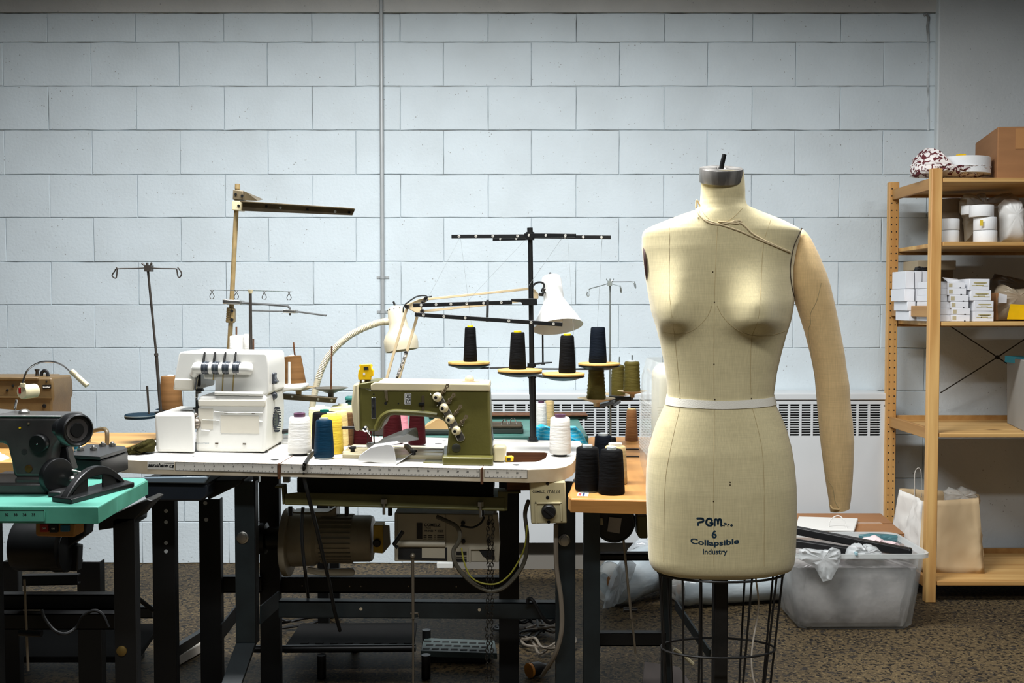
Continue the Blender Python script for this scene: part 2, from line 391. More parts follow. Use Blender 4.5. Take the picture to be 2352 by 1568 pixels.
DF = [(400, .047), (421, .048), (460, .051), (475, .056), (490, .062), (510, .069), (531, .0755), (570, .084), (610, .090), (640, .0935), (700, .096), (760, .090), (800, .085), (860, .081), (915, .080), (960, .088), (1030, .099), (1115, .104), (1200, .104), (1280, .102), (1295, .098), (1305, .088), (1313, .070)]
DB = [(400, .047), (421, .048), (460, .052), (475, .058), (490, .068), (531, .088), (570, .1), (640, .105), (700, .1), (800, .09), (915, .085), (960, .1), (1030, .118), (1115, .124), (1200, .118), (1280, .110), (1295, .105), (1305, .095), (1313, .075)]
FY = 2.30
NR = 88
def sstep(t):
    t = min(1.0, max(0.0, t)); return t * t * (3 - 2 * t)
def form_ring(y, off=0.0):
    l = P(interp(XL, y), y, FY); r = P(interp(XRR, y), y, FY)
    c = (l + r) / 2; a = (r.x - l.x) / 2 + off; df = interp(DF, y) + off; db = interp(DB, y) + off
    neck = max(0.0, (475 - y) / 75.0); cyo = -0.016 * neck - 0.010 * (1 - sstep((y - 450) / 230.0))
    e = 2.0 / (2.15 + 0.25 * min(1, max(0, (y - 900) / 200)))
    out = []
    for k in range(NR):
        t = 2 * math.pi * k / NR; ct, st = math.cos(t), math.sin(t)
        x = math.copysign(abs(ct) ** e, ct) * a; d = math.copysign(abs(st) ** e, st)
        yy = d * (df if st < 0 else db)
        if st < 0: x += -0.013 * (-d) * min(1, max(0, (y - 440) / 60))       # turned a little towards the window side
        X = c.x + x; Y = FY + cyo + yy
        if st < 0.15 and 500 < y < 860:                                      # bust
            for bx, by, amp, sx in ((1538, 730, .060, 44), (1736, 730, .062, 48)):
                q = P(bx, by, FY - .1); s = 2.2 / F
                dx = (X - q.x) / (sx * s); dz = (c.z - q.z) / ((92 if y < by else 33) * s)
                g_ = math.exp(-(dx * dx) * .8) * (math.exp(-dz * dz * .9) if y < by else math.exp(-abs(dz) ** 2.4))
                Y -= amp * .9 * g_ * min(1, max(0, (0.15 - st) / 0.35))
        out.append(V((X, Y, c.z)))
    return out
ys = [400 + 3.0 * i for i in range(16)] + [448 + 2.5 * i for i in range(44)] + [558 + 6 * i for i in range(125)]
ys = [y for y in ys if y < 1304] + [1304, 1307, 1310, 1313]
ft = thing('dress_form', 'linen covered female dress form on a wire cage stand, one stuffed arm attached', 'dress form', (P(1655, 1000, FY).x, FY, 0))
mb = MB().rings([form_ring(y) for y in ys])
torso = build('torso', mb, LINEN, ft, sm=80)
bvh = BVHTree.FromPolygons([tuple(v) for v in mb.v], mb.f)
def on_form(x, y, off=0.0006, fb=FY):
    d = ray(x, y); h = bvh.ray_cast(CAM, d)
    if h[0] is None: return P(x, y, fb)
    return h[0] - d.normalized() * off
def dense(pts, step=9):
    out = []
    for (x0, y0), (x1, y1) in zip(pts[:-1], pts[1:]):
        n = max(1, int(math.hypot(x1 - x0, y1 - y0) / step))
        out += [(x0 + (x1 - x0) * i / n, y0 + (y1 - y0) * i / n) for i in range(n)]
    return out + [pts[-1]]
def px_path(pts, k=5):
    q = smooth_path([(x, y, 0) for x, y in pts], k); return [(p.x, p.y) for p in q]
seams = [[(1648, 520), (1644, 600), (1641, 694), (1640, 800), (1640, 905)], [(1641, 930), (1640, 1030), (1639, 1150), (1640, 1300)],
         [(1538, 512), (1537, 600), (1538, 680), (1548, 760), (1556, 840), (1562, 905)], [(1563, 932), (1540, 1030), (1527, 1120), (1524, 1290)],
         [(1770, 505), (1754, 562), (1748, 650), (1742, 730), (1727, 775), (1724, 840), (1725, 905)], [(1726, 930), (1742, 990), (1751, 1039), (1755, 1115), (1755, 1300)],
         [(1635, 702), (1626, 724), (1608, 746), (1585, 761), (1555, 767), (1522, 762)], [(1647, 702), (1657, 722), (1674, 742), (1700, 761), (1735, 771), (1773, 769), (1804, 760)],
         [(1612, 484), (1625, 500), (1648, 514), (1680, 502), (1706, 478)]]
for sx in seams:
    build('seam', MB().tube([on_form(x, y, 0.0) for x, y in px_path(sx)], 0.0006, 6), SEAM, torso)
# side seam piping, lower edge
tape = MB(); rs = []
def tape_y(k, base):
    t = 2 * math.pi * k / NR; return base + (-4 * abs(math.cos(t)) + (3 if math.sin(t) < 0 else 0))
for base, o_ in ((907, .0004), (907, .0018), (925, .0018), (925, .0004)):
    rs.append([form_ring(tape_y(k, base) + 3, o_)[k] for k in range(NR)])
tape.rings(rs, cap=False, closed=True)
build('waist_tape', tape, mat('white_twill_tape', (226, 222, 208), 0.8, bump=0.2, bscale=400), ft, sm=30)
pins = MB()
for x, y in ((1562, 915), (1642, 917), (1726, 915), (1677, 1107), (1677, 1113), (1639, 1151), (1641, 694), (1648, 516), (1640, 836), (1637, 624)):
    p = on_form(x, y, 0.0005); pins.ball(p, .0016, 8, 5)
build('pin', pins, mat('dark_pin_heads', (70, 58, 40), .4, .6), ft, kind='stuff')
# printing on the lower front
NAVY = mat('navy_print', (16, 48, 66), 0.7)
pr = MB()
def ribbon(pts, wd):
    q = pts
    for (x0, y0), (x1, y1) in zip(q[:-1], q[1:]):
        l = math.hypot(x1 - x0, y1 - y0) or 1; nx, ny = -(y1 - y0) / l * wd / 2, (x1 - x0) / l * wd / 2
        pr.add([on_form(x0 + nx, y0 + ny), on_form(x0 - nx, y0 - ny), on_form(x1 - nx, y1 - ny), on_form(x1 + nx, y1 + ny)], [(0, 1, 2, 3)])
    for x, y in q:
        pr.add([on_form(x + math.cos(a) * wd / 2, y + math.sin(a) * wd / 2) for a in [2 * math.pi * i / 12 for i in range(12)]], [list(range(12))])
def zz(l, k=3): return px_path([(1560 + a / 12.06, 1170 + b / 12.06) for a, b in l], k)
ribbon(zz([(505, 243), (610, 243), (655, 258), (672, 295), (655, 332), (600, 343), (548, 352), (527, 385), (525, 425)]), 4.7)
ribbon(zz([(905, 305), (880, 262), (830, 248), (778, 270), (748, 345), (775, 418), (840, 440), (905, 425), (925, 375), (865, 365)]), 4.7)
ribbon(zz([(985, 438), (985, 300), (1005, 268), (1040, 272), (1068, 310), (1075, 390)]), 4.2)
ribbon(zz([(1075, 390), (1082, 310), (1110, 268), (1145, 272), (1162, 305), (1162, 440)]), 4.6)
ribbon(zz([(1200, 443), (1218, 443)]), 2.0)
ribbon(zz([(1245, 378), (1290, 378), (1308, 396), (1295, 414), (1262, 420), (1246, 440), (1243, 455)]), 2.2)
ribbon(zz([(1345, 455), (1345, 425), (1360, 410), (1385, 410)]), 2.2)
ribbon(zz([(1475, 435), (1450, 412), (1425, 435), (1450, 458), (1475, 435)]), 2.2)
def form_text(txt, cx_, base, wd, bold, arc=0.0, hh=None):
    vs, fs = text_mb(txt, bold); x0 = min(v.x for v in vs); x1 = max(v.x for v in vs); s = wd / (x1 - x0)
    sy = s if hh is None else hh
    q = []
    for v in vs:
        dx = (v.x - (x0 + x1) / 2) * s; q.append(on_form(cx_ + dx, base - v.y * sy - arc * (dx / (wd / 2)) ** 2))
    pr.add(q, fs)
form_text('6', 1560 + 970 / 12.06, 1170 + 785 / 12.06, 12.0, .035)
form_text('Collapsible', 1560 + 985 / 12.06, 1170 + 992 / 12.06, 112, .03, 5.5, 17.0)
form_text('Industry', 1560 + 995 / 12.06, 1170 + 1232 / 12.06, 56, .02)
build('printed_lettering', pr, NAVY, torso, sm=0, fixn=False)
# twisted cord round the neck
CORD = mat('cotton_cord', (206, 188, 150), 0.85, bump=0.3, bscale=300)
cm = MB()
cords = [[(1604, 500), (1599, 480), (1600, 460), (1606, 470), (1606, 490), (1618, 503), (1640, 511), (1668, 520), (1700, 531), (1732, 545), (1770, 561), (1816, 580)],
         [(1606, 492), (1622, 508), (1645, 515), (1668, 513), (1690, 507), (1703, 508), (1694, 513), (1670, 511), (1650, 509)],
         [(1686, 507), (1704, 514), (1716, 524), (1728, 536), (1752, 550), (1790, 568), (1814, 578)]]
for c_ in cords:
    cm.tube([on_form(x, y, 0.0018, FY - .03) for x, y in px_path(c_, 6)], 0.0019, 7)
build('neck_cord', cm, CORD, ft)
# neck cap
cc = P(1655, 418, FY - .028); ax = V((0, -math.sin(.27), math.cos(.27)))
capm = MB().lathe(cc, [(.046, -.001), (.0485, 0), (.0492, .003), (.0492, .029), (.0482, .031), (.040, .0313), (.012, .0312), (.010, .028)], 48, ax)
cap_ = build('neck_cap', capm, mat('steel_painted_reflections', (186, 182, 176), 0.3, .7, var=0.6, vscale=34, stretch=(1, 1, .06), lo=.4, hi=.6), ft, sm=30)  # upright dark streaks put the cap's reflections into the steel colour
p0 = cc + ax * .028
build('cap_post', MB().tube([p0, p0 + V((.001, -.002, .012)), p0 + V((.006, -.004, .034))], [.0058, .0055, .005], 10), BLACKM, cap_)
# arm hole plate on the bare shoulder
pl = P(1478, 604, FY)
build('armhole_plate', MB().lathe(pl + V((.013, .008, 0)), [(.030, 0), (.050, .002), (.050, .006), (.044, .0075)], 32, (-1, .22, -.10)), mat('maroon_plate', (74, 50, 48), .7), ft)
# stuffed arm
AL = [(527, 1840), (531, 1836), (548, 1828), (570, 1820), (615, 1813), (658, 1817), (690, 1826), (723, 1837), (761, 1849), (799, 1859), (834, 1867), (868, 1873), (914, 1878), (962, 1881), (1024, 1887), (1073, 1893), (1115, 1899), (1152, 1905), (1171, 1908)]
AR = [(527, 1845), (534, 1852), (548, 1862), (585, 1880), (623, 1895), (654, 1905), (696, 1915), (734, 1923), (769, 1930), (811, 1938), (849, 1943), (883, 1949), (929, 1952), (972, 1957), (1011, 1960), (1060, 1959), (1100, 1957), (1137, 1954), (1167, 1951), (1171, 1951)]
R_ = []
ay = [527, 529, 532, 536, 541, 548] + [556 + 8 * i for i in range(77)] + [1170]
for y in ay:
    yc = FY + .012 - .00002 * max(0, y - 800)
    l = P(interp(AL, y), y, yc); r = P(interp(AR, y), y, yc); a = (r.x - l.x) / 2; c = (l + r) / 2
    d = min(a * 1.05, .046); dz = 0
    R_.append([V((c.x + a * math.cos(t), c.y + d * math.sin(t), c.z + (0.005 * math.cos(t) if y > 1150 else 0))) for t in [2 * math.pi * k / 40 for k in range(40)]])
arm = build('arm', MB().rings(R_), SLEEVE, ft, sm=70)
avh = BVHTree.FromPolygons([tuple(v) for r in R_ for v in r], [[i * 40 + k, i * 40 + (k + 1) % 40, (i + 1) * 40 + (k + 1) % 40, (i + 1) * 40 + k] for i in range(len(R_) - 1) for k in range(40)])
def on_arm(x, y):
    d = ray(x, y); h = avh.ray_cast(CAM, d); return h[0] if h[0] else P(x, y, FY)
for l in ([(1886, 650), (1876, 690), (1862, 720), (1862, 742), (1857, 760), (1862, 800), (1872, 868), (1884, 1000), (1898, 1090), (1913, 1120), (1918, 1150), (1926, 1166)],):
    build('seam', MB().tube([on_arm(x, y) for x, y in px_path(l)], 0.0009, 6), SEAM, arm)
e_ = P(1906, 1168, FY + .005)
build('hem_fold', MB().tube([P(1907, 1160, FY - .01), P(1912, 1168, FY - .016), P(1925, 1170, FY - .018), P(1950, 1164, FY - .006)], .0022, 8), SLEEVE, arm)
seamtop = MB().tube([on_form(x, y, 0.0, FY) for x, y in px_path([(1842, 524), (1834, 540), (1822, 570), (1815, 615), (1818, 655), (1826, 690)])], .0016, 8)
build('armhole_piping', seamtop, mat('dark_piping', (70, 58, 44), .8), ft)
# stand
POLEM = mat('cage_dark_steel', (44, 43, 42), 0.42, 0.5, var=0.3, vscale=30)
pc = P(1654, 1320, FY); zb = P(1655, 1308, FY).z
build('pole', MB().box((pc.x - .016, FY - .016, .06), (pc.x + .016, FY + .016, zb + .02)), POLEM, ft, bev=.003)
ca, cb_ = P(1655, 1313, FY), P(1649, 1487, FY)
for u, sgn in ((-.99, -1), (-.80, 1), (-.68, -1), (-.42, -1), (-.20, 1), (.38, -1), (.52, 1), (.82, -1), (.92, 1), (.995, -1), (.1, 1), (-.93, 1)):
    sv = math.sqrt(max(0, 1 - u * u)) * sgn
    top = V((ca.x + .146 * u, FY + .085 * sv, ca.z + .02)); mid = V((cb_.x + .131 * u, FY + .066 * sv, cb_.z)); dn = mid + (mid - top) * 1.15
    build('cage_wire', MB().tube([top, mid, dn], .0026, 8), POLEM, ft)
for c_, ra, rb in ((cb_, .1325, .068), (ca + V((0, 0, -.0)), .146, .086), (cb_ + (cb_ - ca) * 1.2, .118, .05)):
    build('cage_ring', MB().tube([c_ + V((ra * math.cos(t), rb * math.sin(t), 0)) for t in [2 * math.pi * i / 48 for i in range(49)]], .0028, 8), POLEM, ft)
bs = MB()
for a in range(4):
    d = V((math.cos(a * math.pi / 2 + .6), math.sin(a * math.pi / 2 + .6), 0)); bs.tube([V((pc.x, FY, .1)), V((pc.x, FY, .085)) + d * .1, V((pc.x, FY, .05)) + d * .26], [.02, .017, .013], 10)
    bs.lathe(V((pc.x, FY, .025)) + d * .26 + d.cross(V((0, 0, 1))) * .01, [(.012, 0), (.025, .002), (.025, .018), (.012, .02)], 16, d.cross(V((0, 0, -1))))
build('caster_base', bs, POLEM, ft)
wc = smooth_path(pt3([(1734, 1305, 2.33), (1737, 1335, 2.33), (1741, 1365, 2.33), (1742, 1390, 2.33), (1737, 1430, 2.33), (1730, 1470, 2.33), (1726, 1510, 2.33), (1728, 1545, 2.33), (1734, 1575, 2.33), (1740, 1620, 2.33)]))
one('pull_cord', MB().tube(wc, .0021, 7), mat('white_cord', (214, 204, 188), .7), 'thin white cord hanging down inside the wire cage of the dress form', 'cord', wc[0])
# ------------------------------------------------------------------ wooden shelving and what stands on it
def wood(name, a, b, st, knots=True, gscale=1.0):
    M = mat(name, a, 0.5, 0.0, rgb2=b, vscale=1.6 * gscale, stretch=st, lo=.3, hi=.68, detail=6, bump=.05, bscale=10)
    nt = M.node_tree; N = nt.nodes; L = nt.links; bs = N['Principled BSDF']; src = bs.inputs['Base Color'].links[0].from_socket
    if knots:
        tc = N.new('ShaderNodeTexCoord'); mp = N.new('ShaderNodeMapping'); mp.inputs['Scale'].default_value = tuple(9 if q > 5 else 3.2 for q in st)
        L.new(tc.outputs['Object'], mp.inputs['Vector'])
        vo = N.new('ShaderNodeTexVoronoi'); vo.inputs['Scale'].default_value = 1.0; L.new(mp.outputs[0], vo.inputs['Vector'])
        r = N.new('ShaderNodeMapRange'); r.inputs['From Min'].default_value = 0.04; r.inputs['From Max'].default_value = 0.15; L.new(vo.outputs['Distance'], r.inputs['Value'])
        x = N.new('ShaderNodeMix'); x.data_type = 'RGBA'; x.inputs['A'].default_value = lin((92, 56, 30)); L.new(r.outputs[0], x.inputs['Factor'])
        L.new(src, x.inputs['B']); L.new(x.outputs['Result'], bs.inputs['Base Color'])
    return M
PINEV = wood('pine_upright', (222, 180, 114), (180, 128, 68), (14, 14, 1.0))
PINEH = wood('pine_board', (214, 176, 114), (176, 130, 72), (1.0, 14, 14))
PINED = wood('pine_rail', (182, 140, 84), (156, 112, 62), (14, 1.0, 14), False)
SF, SB = 4.02, 4.50
sx0 = P(2136, 700, SF).x; sx1 = sx0 + .044
bx0 = sx0 + .004
zt = P(2156, 386, SF).z
sh = thing('shelving_unit', 'tall open pine shelving unit with drilled uprights against the painted wall', 'shelves', ((sx0 + .45), (SF + SB) / 2, 0))
SXR = sx0 + .89
for x in (sx0, SXR - .044):
    for y0, yd in ((SF, .032), (SB - .032, .032)):
        mb = MB().box((x, y0, 0), (x + .044, y0 + yd, zt))
        po = build('upright', mb, PINEV, sh, bev=.003)
        if x == sx0:
            hm = MB(); z = .10
            while z < zt - .02:
                for dx in (.011, .033):
                    c = V((x + dx, y0, z)); hm.cyl(c + V((0, -.0006, 0)), c + V((0, .001, 0)), .0032 if y0 > SF else .0, n=8)
                z += .032
            if y0 > SF: build('peg_hole', hm, SLOT, po, kind='stuff', sm=0)
boards = {}
for nm, yt in (('top', 408), ('second', 555), ('third', 738.5), ('fourth', 995), ('bottom', 1335)):
    z = P(2250, yt, SF).z; boards[nm] = z
    n = 3
    build('shelf_board', MB().box((sx1 + .004 if nm != 'top' else sx0 + .046, SF - .002, z - .017), (SXR - .048, SB + .002, z)), PINEH, sh, bev=.002)
    build('back_rail', MB().box((sx1 + .004, SB - .02, z - .004), (SXR - .048, SB - .002, z + .022 if nm in ('fourth', 'bottom') else z - .03)), PINED, sh, bev=.002)
for za in (boards['top'] + .004, P(2110, 702, 4.25).z, boards['fourth'] + .018, boards['bottom'] + .01):
    build('side_rail', MB().box((sx0 + .012, SF + .032, za - .046), (sx0 + .030, SB - .032, za)), PINED, sh, bev=.002)
br = MB(); N0 = P(2291, 820, SB + .01)
for q in ((2160, 902), (2172, 742), (2420, 735), (2420, 905)):
    br.bar(N0, P(q[0], q[1], SB + .01), .005, .0015, up=(0, 1, 0))
br.cyl(N0 + V((0, -.004, 0)), N0 + V((0, .004, 0)), .009)
build('cross_brace', br, DARKROD, sh)

def pillow(mb, pts, Y, dep, seed=1, amp=.006, k=6, back=.6, flat=None):
    """soft closed body with the given outline: outline at mid depth, bulging to front and back"""
    rr = random.Random(seed); n = len(pts); c = P(sum(p[0] for p in pts) / n, sum(p[1] for p in pts) / n, Y)
    base = []
    for i in range(n):
        a, b = pts[i], pts[(i + 1) % n]
        for j in range(k): base.append(P(a[0] + (b[0] - a[0]) * j / k, a[1] + (b[1] - a[1]) * j / k, Y))
    R = []
    for s, d in ((.12, -.5), (.45, -.48), (.72, -.40), (.90, -.24), (1.0, 0), (.93, .3 * back), (.6, .5 * back), (.15, .52 * back)):
        ring = []; nb_ = len(base); js = [V((rr.gauss(0, amp * .5), rr.gauss(0, amp * 1.5), rr.gauss(0, amp * .5))) for _ in base]
        js = [(js[i - 1] + js[i] * 2 + js[(i + 1) % nb_]) * .25 * min(1.0, s * 1.1) for i in range(nb_)]
        for bi, p in enumerate(base):
            q = c + (p - c) * s + V((0, d * dep, 0))
            q += js[bi] if 0.2 < s < .99 else V((0, js[bi].y * .4, 0))
            if flat is not None and q.z < flat: q.z = flat
            ring.append(q)
        R.append(ring)
    return mb.rings(R)

# on the top board
CLO = mat('white_maroon_print_cloth', (228, 222, 218), .85)
nt = CLO.node_tree; N = nt.nodes; L = nt.links
tc_ = N.new('ShaderNodeTexCoord'); v_ = N.new('ShaderNodeTexNoise'); v_.inputs['Scale'].default_value = 42; v_.inputs['Detail'].default_value = 1; v_.inputs['Distortion'].default_value = 1.6
L.new(tc_.outputs['Object'], v_.inputs['Vector']); r_ = N.new('ShaderNodeValToRGB'); r_.color_ramp.elements[0].position = .45; r_.color_ramp.elements[1].position = .48
r_.color_ramp.elements[0].color = lin((92, 34, 40)); r_.color_ramp.elements[1].color = lin((226, 220, 216))
L.new(v_.outputs['Fac'], r_.inputs['Fac']); L.new(r_.outputs[0], N['Principled BSDF'].inputs['Base Color'])
zt0 = boards['top']
cb = thing('cardboard_box', 'brown taped cardboard box on the top pine board, beside the white band roll', 'box', (P(2340, 400, 4.2).x, 4.25, zt0))
def hx(pts, z0, z1): return MB().hexa([(x, y, z0) for x, y in pts] + [(x, y, z1) for x, y in pts])
f0 = P(2290, 400, 4.06).x; b0 = P(2239, 390, 4.47).x; zbt = P(2290, 291, 4.06).z
build('carton', hx([(f0, 4.06), (f0 + .36, 4.03), (f0 + .42, 4.45), (b0, 4.47)], zt0 + .001, zbt), CARD, cb, bev=.004)
tp = mat('packing_tape', (176, 128, 82), .18, coat=.4)
build('tape', MB().hexa([(f0 + .07, 4.0525, zt0 + .12), (f0 + .36, 4.028, zt0 + .12), (f0 + .36, 4.03, zt0 + .12), (f0 + .07, 4.0545, zt0 + .12)] + [(f0 + .07, 4.0525, zbt - .008), (f0 + .36, 4.028, zbt - .008), (f0 + .36, 4.03, zbt - .008), (f0 + .07, 4.0545, zbt - .008)]), tp, cb, sm=0)
bd = MB(); pillow(bd, [(2090, 398), (2093, 378), (2100, 364), (2112, 350), (2126, 340), (2131, 352), (2127, 372), (2146, 378), (2165, 388), (2190, 392), (2215, 390), (2245, 388), (2272, 386), (2274, 396), (2255, 405), (2230, 412), (2190, 411), (2160, 409), (2120, 409), (2100, 408)], 4.14, .20, 3, .007, flat=zt0 + .002)
one('cloth_bundle', bd, CLO, 'crumpled white cloth with maroon print heaped on the top pine board', 'cloth', (P(2150, 405, 4.14).x, 4.14, zt0), sm=75)
BAND = mat('white_webbing', (228, 230, 230), .7, bump=.15, bscale=200)
rc = P(2203, 390, 4.165); rt = thing('band_roll', 'wide flat roll of white band lying in the printed cloth on the top board', 'roll', (rc.x, 4.165, rc.z))
zz0 = P(2206, 396, 4.06).z
build('wound_band', MB().lathe((rc.x, 4.165, zz0), [(.03, 0), (.118, 0), (.121, .002), (.121, .066), (.118, .068), (.03, .066)], 48), BAND, rt)
build('yellow_tag', MB().box((rc.x - .05, 4.06, zz0 + .066), (rc.x - .02, 4.085, zz0 + .075)), YELLOW, rt)

# second board: rolls
z2 = boards['second']
def roll(name, x0, x1, yb, yt, Y, label, group='white tape rolls on the second board', mt=BAND):
    a = P(x0, yb, Y); b = P(x1, yb, Y); r = (b.x - a.x) / 2; zt_ = P(x0, yt, Y).z; zb_ = max(P(x0, yb, Y).z, z2 + .0005); Yc = Y + r
    t = thing(name, label, 'roll', ((a.x + b.x) / 2, Yc, zb_), group)
    build('wound_tape', MB().lathe(((a.x + b.x) / 2, Yc, zb_), [(r * .35, .0005), (r * .97, .0005), (r, .003), (r, zt_ - zb_ - .003), (r * .97, zt_ - zb_ - .0005), (r * .35, zt_ - zb_ - .0005)], 32), mt, t)
    build('core', MB().lathe(((a.x + b.x) / 2, Yc, zb_), [(r * .28, .0005), (r * .36, .0005), (r * .36, zt_ - zb_ - .0007), (r * .28, zt_ - zb_ - .0007)], 20), CARD, t)
    return t
roll('tape_roll', 2166, 2211, 555.5, 528, 4.07, 'white tape roll next to the front upright, lower of the pair')
roll('tape_roll', 2165, 2212, 527.5, 501, 4.07, 'white tape roll next to the front upright, upper of the pair')
roll('tape_roll', 2249, 2300, 555.5, 528, 4.06, 'bottom roll of the three high stack of white tape rolls')
roll('tape_roll', 2249, 2299, 527.5, 497, 4.06, 'middle roll with yellow sticker in the three high stack of white tape rolls')
roll('tape_roll', 2240, 2293, 496.5, 469, 4.055, 'top roll jutting out over the three high stack of white tape rolls')
STK = mat('yellow_sticker', (226, 196, 60), .6)
sk = P(2250, 512, 4.062); one('sticker', MB().lathe((0, 0, 0), [(0, 0), (.0001, 0)]) if 0 else MB().box((sk.x - .001, 4.0575, sk.z - .012), (sk.x + .012, 4.0595, sk.z + .012)), STK, 'small yellow sticker on the middle white tape roll', 'sticker', sk)
FILM = mat('clear_film', (222, 222, 216), .22, spec=.7, alpha=.42, bump=.35, bscale=24)
BAGF = mat('brownish_clear_bag', (178, 164, 140), .3, spec=.7, alpha=.62, bump=.4, bscale=26)
wr = MB(); pillow(wr, [(2298, 556), (2297, 500), (2294, 470), (2306, 458), (2325, 456), (2342, 462), (2347, 480), (2348, 520), (2349, 556)], 4.16, .10, 9, .003, flat=z2 + .001)
one('wrapped_rolls', wr, mat('white_wrapped_stack', (226, 227, 224), .35, bump=.3, bscale=26), 'white rolls shrink wrapped together in clear plastic, at the edge of the picture', 'package', (P(2322, 556, 4.16).x, 4.16, z2), sm=75)
pb = MB(); pillow(pb, [(2216, 556), (2214, 520), (2212, 500), (2203, 488), (2204, 462), (2214, 446), (2228, 444), (2240, 458), (2244, 446), (2256, 442), (2262, 458), (2300, 445), (2322, 442), (2340, 456), (2342, 470), (2300, 466), (2244, 470), (2240, 500), (2243, 556)], 4.30, .10, 5, .006, flat=z2 + .001)
one('plastic_bag', pb, BAGF, 'crumpled brownish clear plastic bag standing behind the white tape rolls', 'bag', (P(2260, 556, 4.30).x, 4.30, z2), sm=70)
rsm = roll('tape_roll', 2214, 2240, 492, 471, 4.12, 'small loose white roll held up in the crumpled plastic bag'); 
gr = P(2184, 556, 4.40)
one('fibre_drum', MB().lathe((P(2178, 540, 4.4).x, 4.385, z2), [(.055, .001), (.066, .002), (.066, .205), (.058, .208)], 32), mat('grey_brown_drum', (120, 108, 92), .8), 'grey brown drum at the back of the second board', 'drum', (P(2178, 540, 4.4).x, 4.385, z2))

# third board: small boxes
z3 = boards['third']
WBOX = mat('white_box_card', (226, 228, 232), .55, var=.04, vscale=12)
OBOX = mat('aged_box_card', (160, 146, 120), .8, var=.1, vscale=12)
GOLD = mat('gold_print', (176, 164, 112), .5)
TABM = mat('grey_print', (150, 150, 146), .6)
def sbox(x0, y0, x1, y1, Y, dep, label, group, mt=WBOX, prn=None, yaw=0.0, name='packet_box'):
    a = P(x0, y1, Y); b = P(x1, y0, Y); zb_ = max(a.z, z3 + .0004); c = V(((a.x + b.x) / 2, Y + dep / 2, zb_))
    t = thing(name, label, 'box', c, group)
    build('carton', MB().box((a.x, Y, zb_), (b.x, Y + dep, b.z - .0004)), mt, t, bev=.0012, seg=1)
    w_, h_ = b.x - a.x, b.z - zb_
    if prn == 'gold':
        mb = MB()
        for fz, fx0, fx1, th in ((.64, .22, .86, .0045), (.60, .3, .8, .003), (.40, .12, .40, .003), (.42, .34, .7, .004), (.36, .64, .92, .003)):
            mb.box((a.x + w_ * fx0, Y - .0006, zb_ + h_ * fz - th / 2), (a.x + w_ * fx1, Y + .0004, zb_ + h_ * fz + th / 2))
        build('label_print', mb, GOLD, t, sm=0)
    elif prn == 'tab':
        build('label_print', MB().box((a.x + w_ * .06, Y - .0006, zb_ + h_ * .2), (a.x + w_ * .26, Y + .0004, zb_ + h_ * .8)), mat('cream_label', (214, 208, 188), .6) if 0 else CREAM, t, sm=0)
        build('tuck_notch', MB().box((a.x + w_ * .68, Y - .0008, zb_ + .0002), (a.x + w_ * .76, Y + .0003, zb_ + .004)), SLOT, t, sm=0)
    if yaw: t.rotation_euler = (0, 0, yaw)
    return t
ordn = ['bottom', 'second from the bottom', 'third from the bottom', 'fourth from the bottom', 'fifth from the bottom', 'top']
g4 = 'gold printed white boxes stacked by the yellow sheet'
for i, (x0, y0, x1, y1) in enumerate([(2237, 714.6, 2282.6, 738.5), (2236, 690.2, 2281.5, 714.4), (2231, 666, 2278, 689.9), (2224, 640, 2272, 665.7)]):
    sbox(x0, y0, x1, y1, 4.05, .20, 'gold printed white box, %s of four beside the bag with the yellow sheet' % ('bottom', 'second up', 'third up', 'top')[i], g4, prn='gold', yaw=(.0, .02, -.02, .03)[i])
g5 = 'slim white boxes in the tall middle stack'
for i, (x0, y0, x1, y1) in enumerate([(2185, 722.9, 2228, 738.5), (2186, 707.7, 2228.6, 722.7), (2183.5, 692.5, 2225, 707.5), (2181, 677.3, 2225, 692.3), (2177, 661.6, 2219.6, 677.1), (2177, 648, 2217, 661.4)]):
    sbox(x0, y0, x1, y1, 4.055, .16, 'slim white box, %s of six in the middle stack' % ordn[i], g5, prn='tab')
fl = MB().add([P(2165, 637, 4.06), P(2207, 646, 4.06), P(2178, 648.5, 4.055), P(2172, 648.5, 4.09), P(2200, 641, 4.12)], [(0, 2, 1), (0, 1, 4), (0, 4, 3)])
g6 = 'slim white boxes tight against the front upright'
for i, (x0, y0, x1, y1) in enumerate([(2141, 722.9, 2184, 738.5), (2141, 707.7, 2184, 722.7), (2142, 692.5, 2182, 707.5), (2142, 677.3, 2175.5, 692.3), (2143, 661.6, 2175, 677.1), (2143, 646, 2176, 661.4)]):
    t = sbox(x0, y0, x1, y1, 4.07, .16, 'slim white box partly behind the front upright, %s of its stack' % ordn[i], g6, prn='tab' if i < 0 else None)
    if i == 5: build('open_flap', fl, WBOX, t, sm=0, solid=.0012)
g7 = 'bluish white boxes seen between the two uprights'
k = 0
YB = 4.24
for y0, y1, cols in ((714, 739.4, ((2088, 2105), (2109, 2133))), (692, 713.6, ((2084, 2103), (2108, 2133))), (663, 691.6, ((2077, 2101), (2103, 2120), (2121, 2134))), (622, 662.6, ((2080, 2100), (2102, 2118), (2119, 2134)))):
    for ci, (x0, x1) in enumerate(cols):
        row = ('lowest', 'second', 'third', 'uppermost')[k // 10]
        sbox(x0, y0, x1, y1, YB + .003 * ci, .15, 'bluish white box seen between the uprights, %s layer, %s' % (row, ('beside the rear upright', 'in the middle of the layer', 'beside the front upright')[ci if len(cols) == 3 else ci * 2]), g7)
    k += 10
ob = 'aged boxes at the back of the third board'
for (x0, y0, x1, y1, lb) in ((2120, 620, 2190, 637.8, 'aged tan box at the back of the third board, under its twin'), (2112, 597, 2195, 619.6, 'aged tan box topmost at the back of the third board')):
    pass
sbox(2108, 597.5, 2196, 619.6, 4.30, .16, 'aged pale box topmost at the back of the third board, under the second board', ob, OBOX, prn=None)
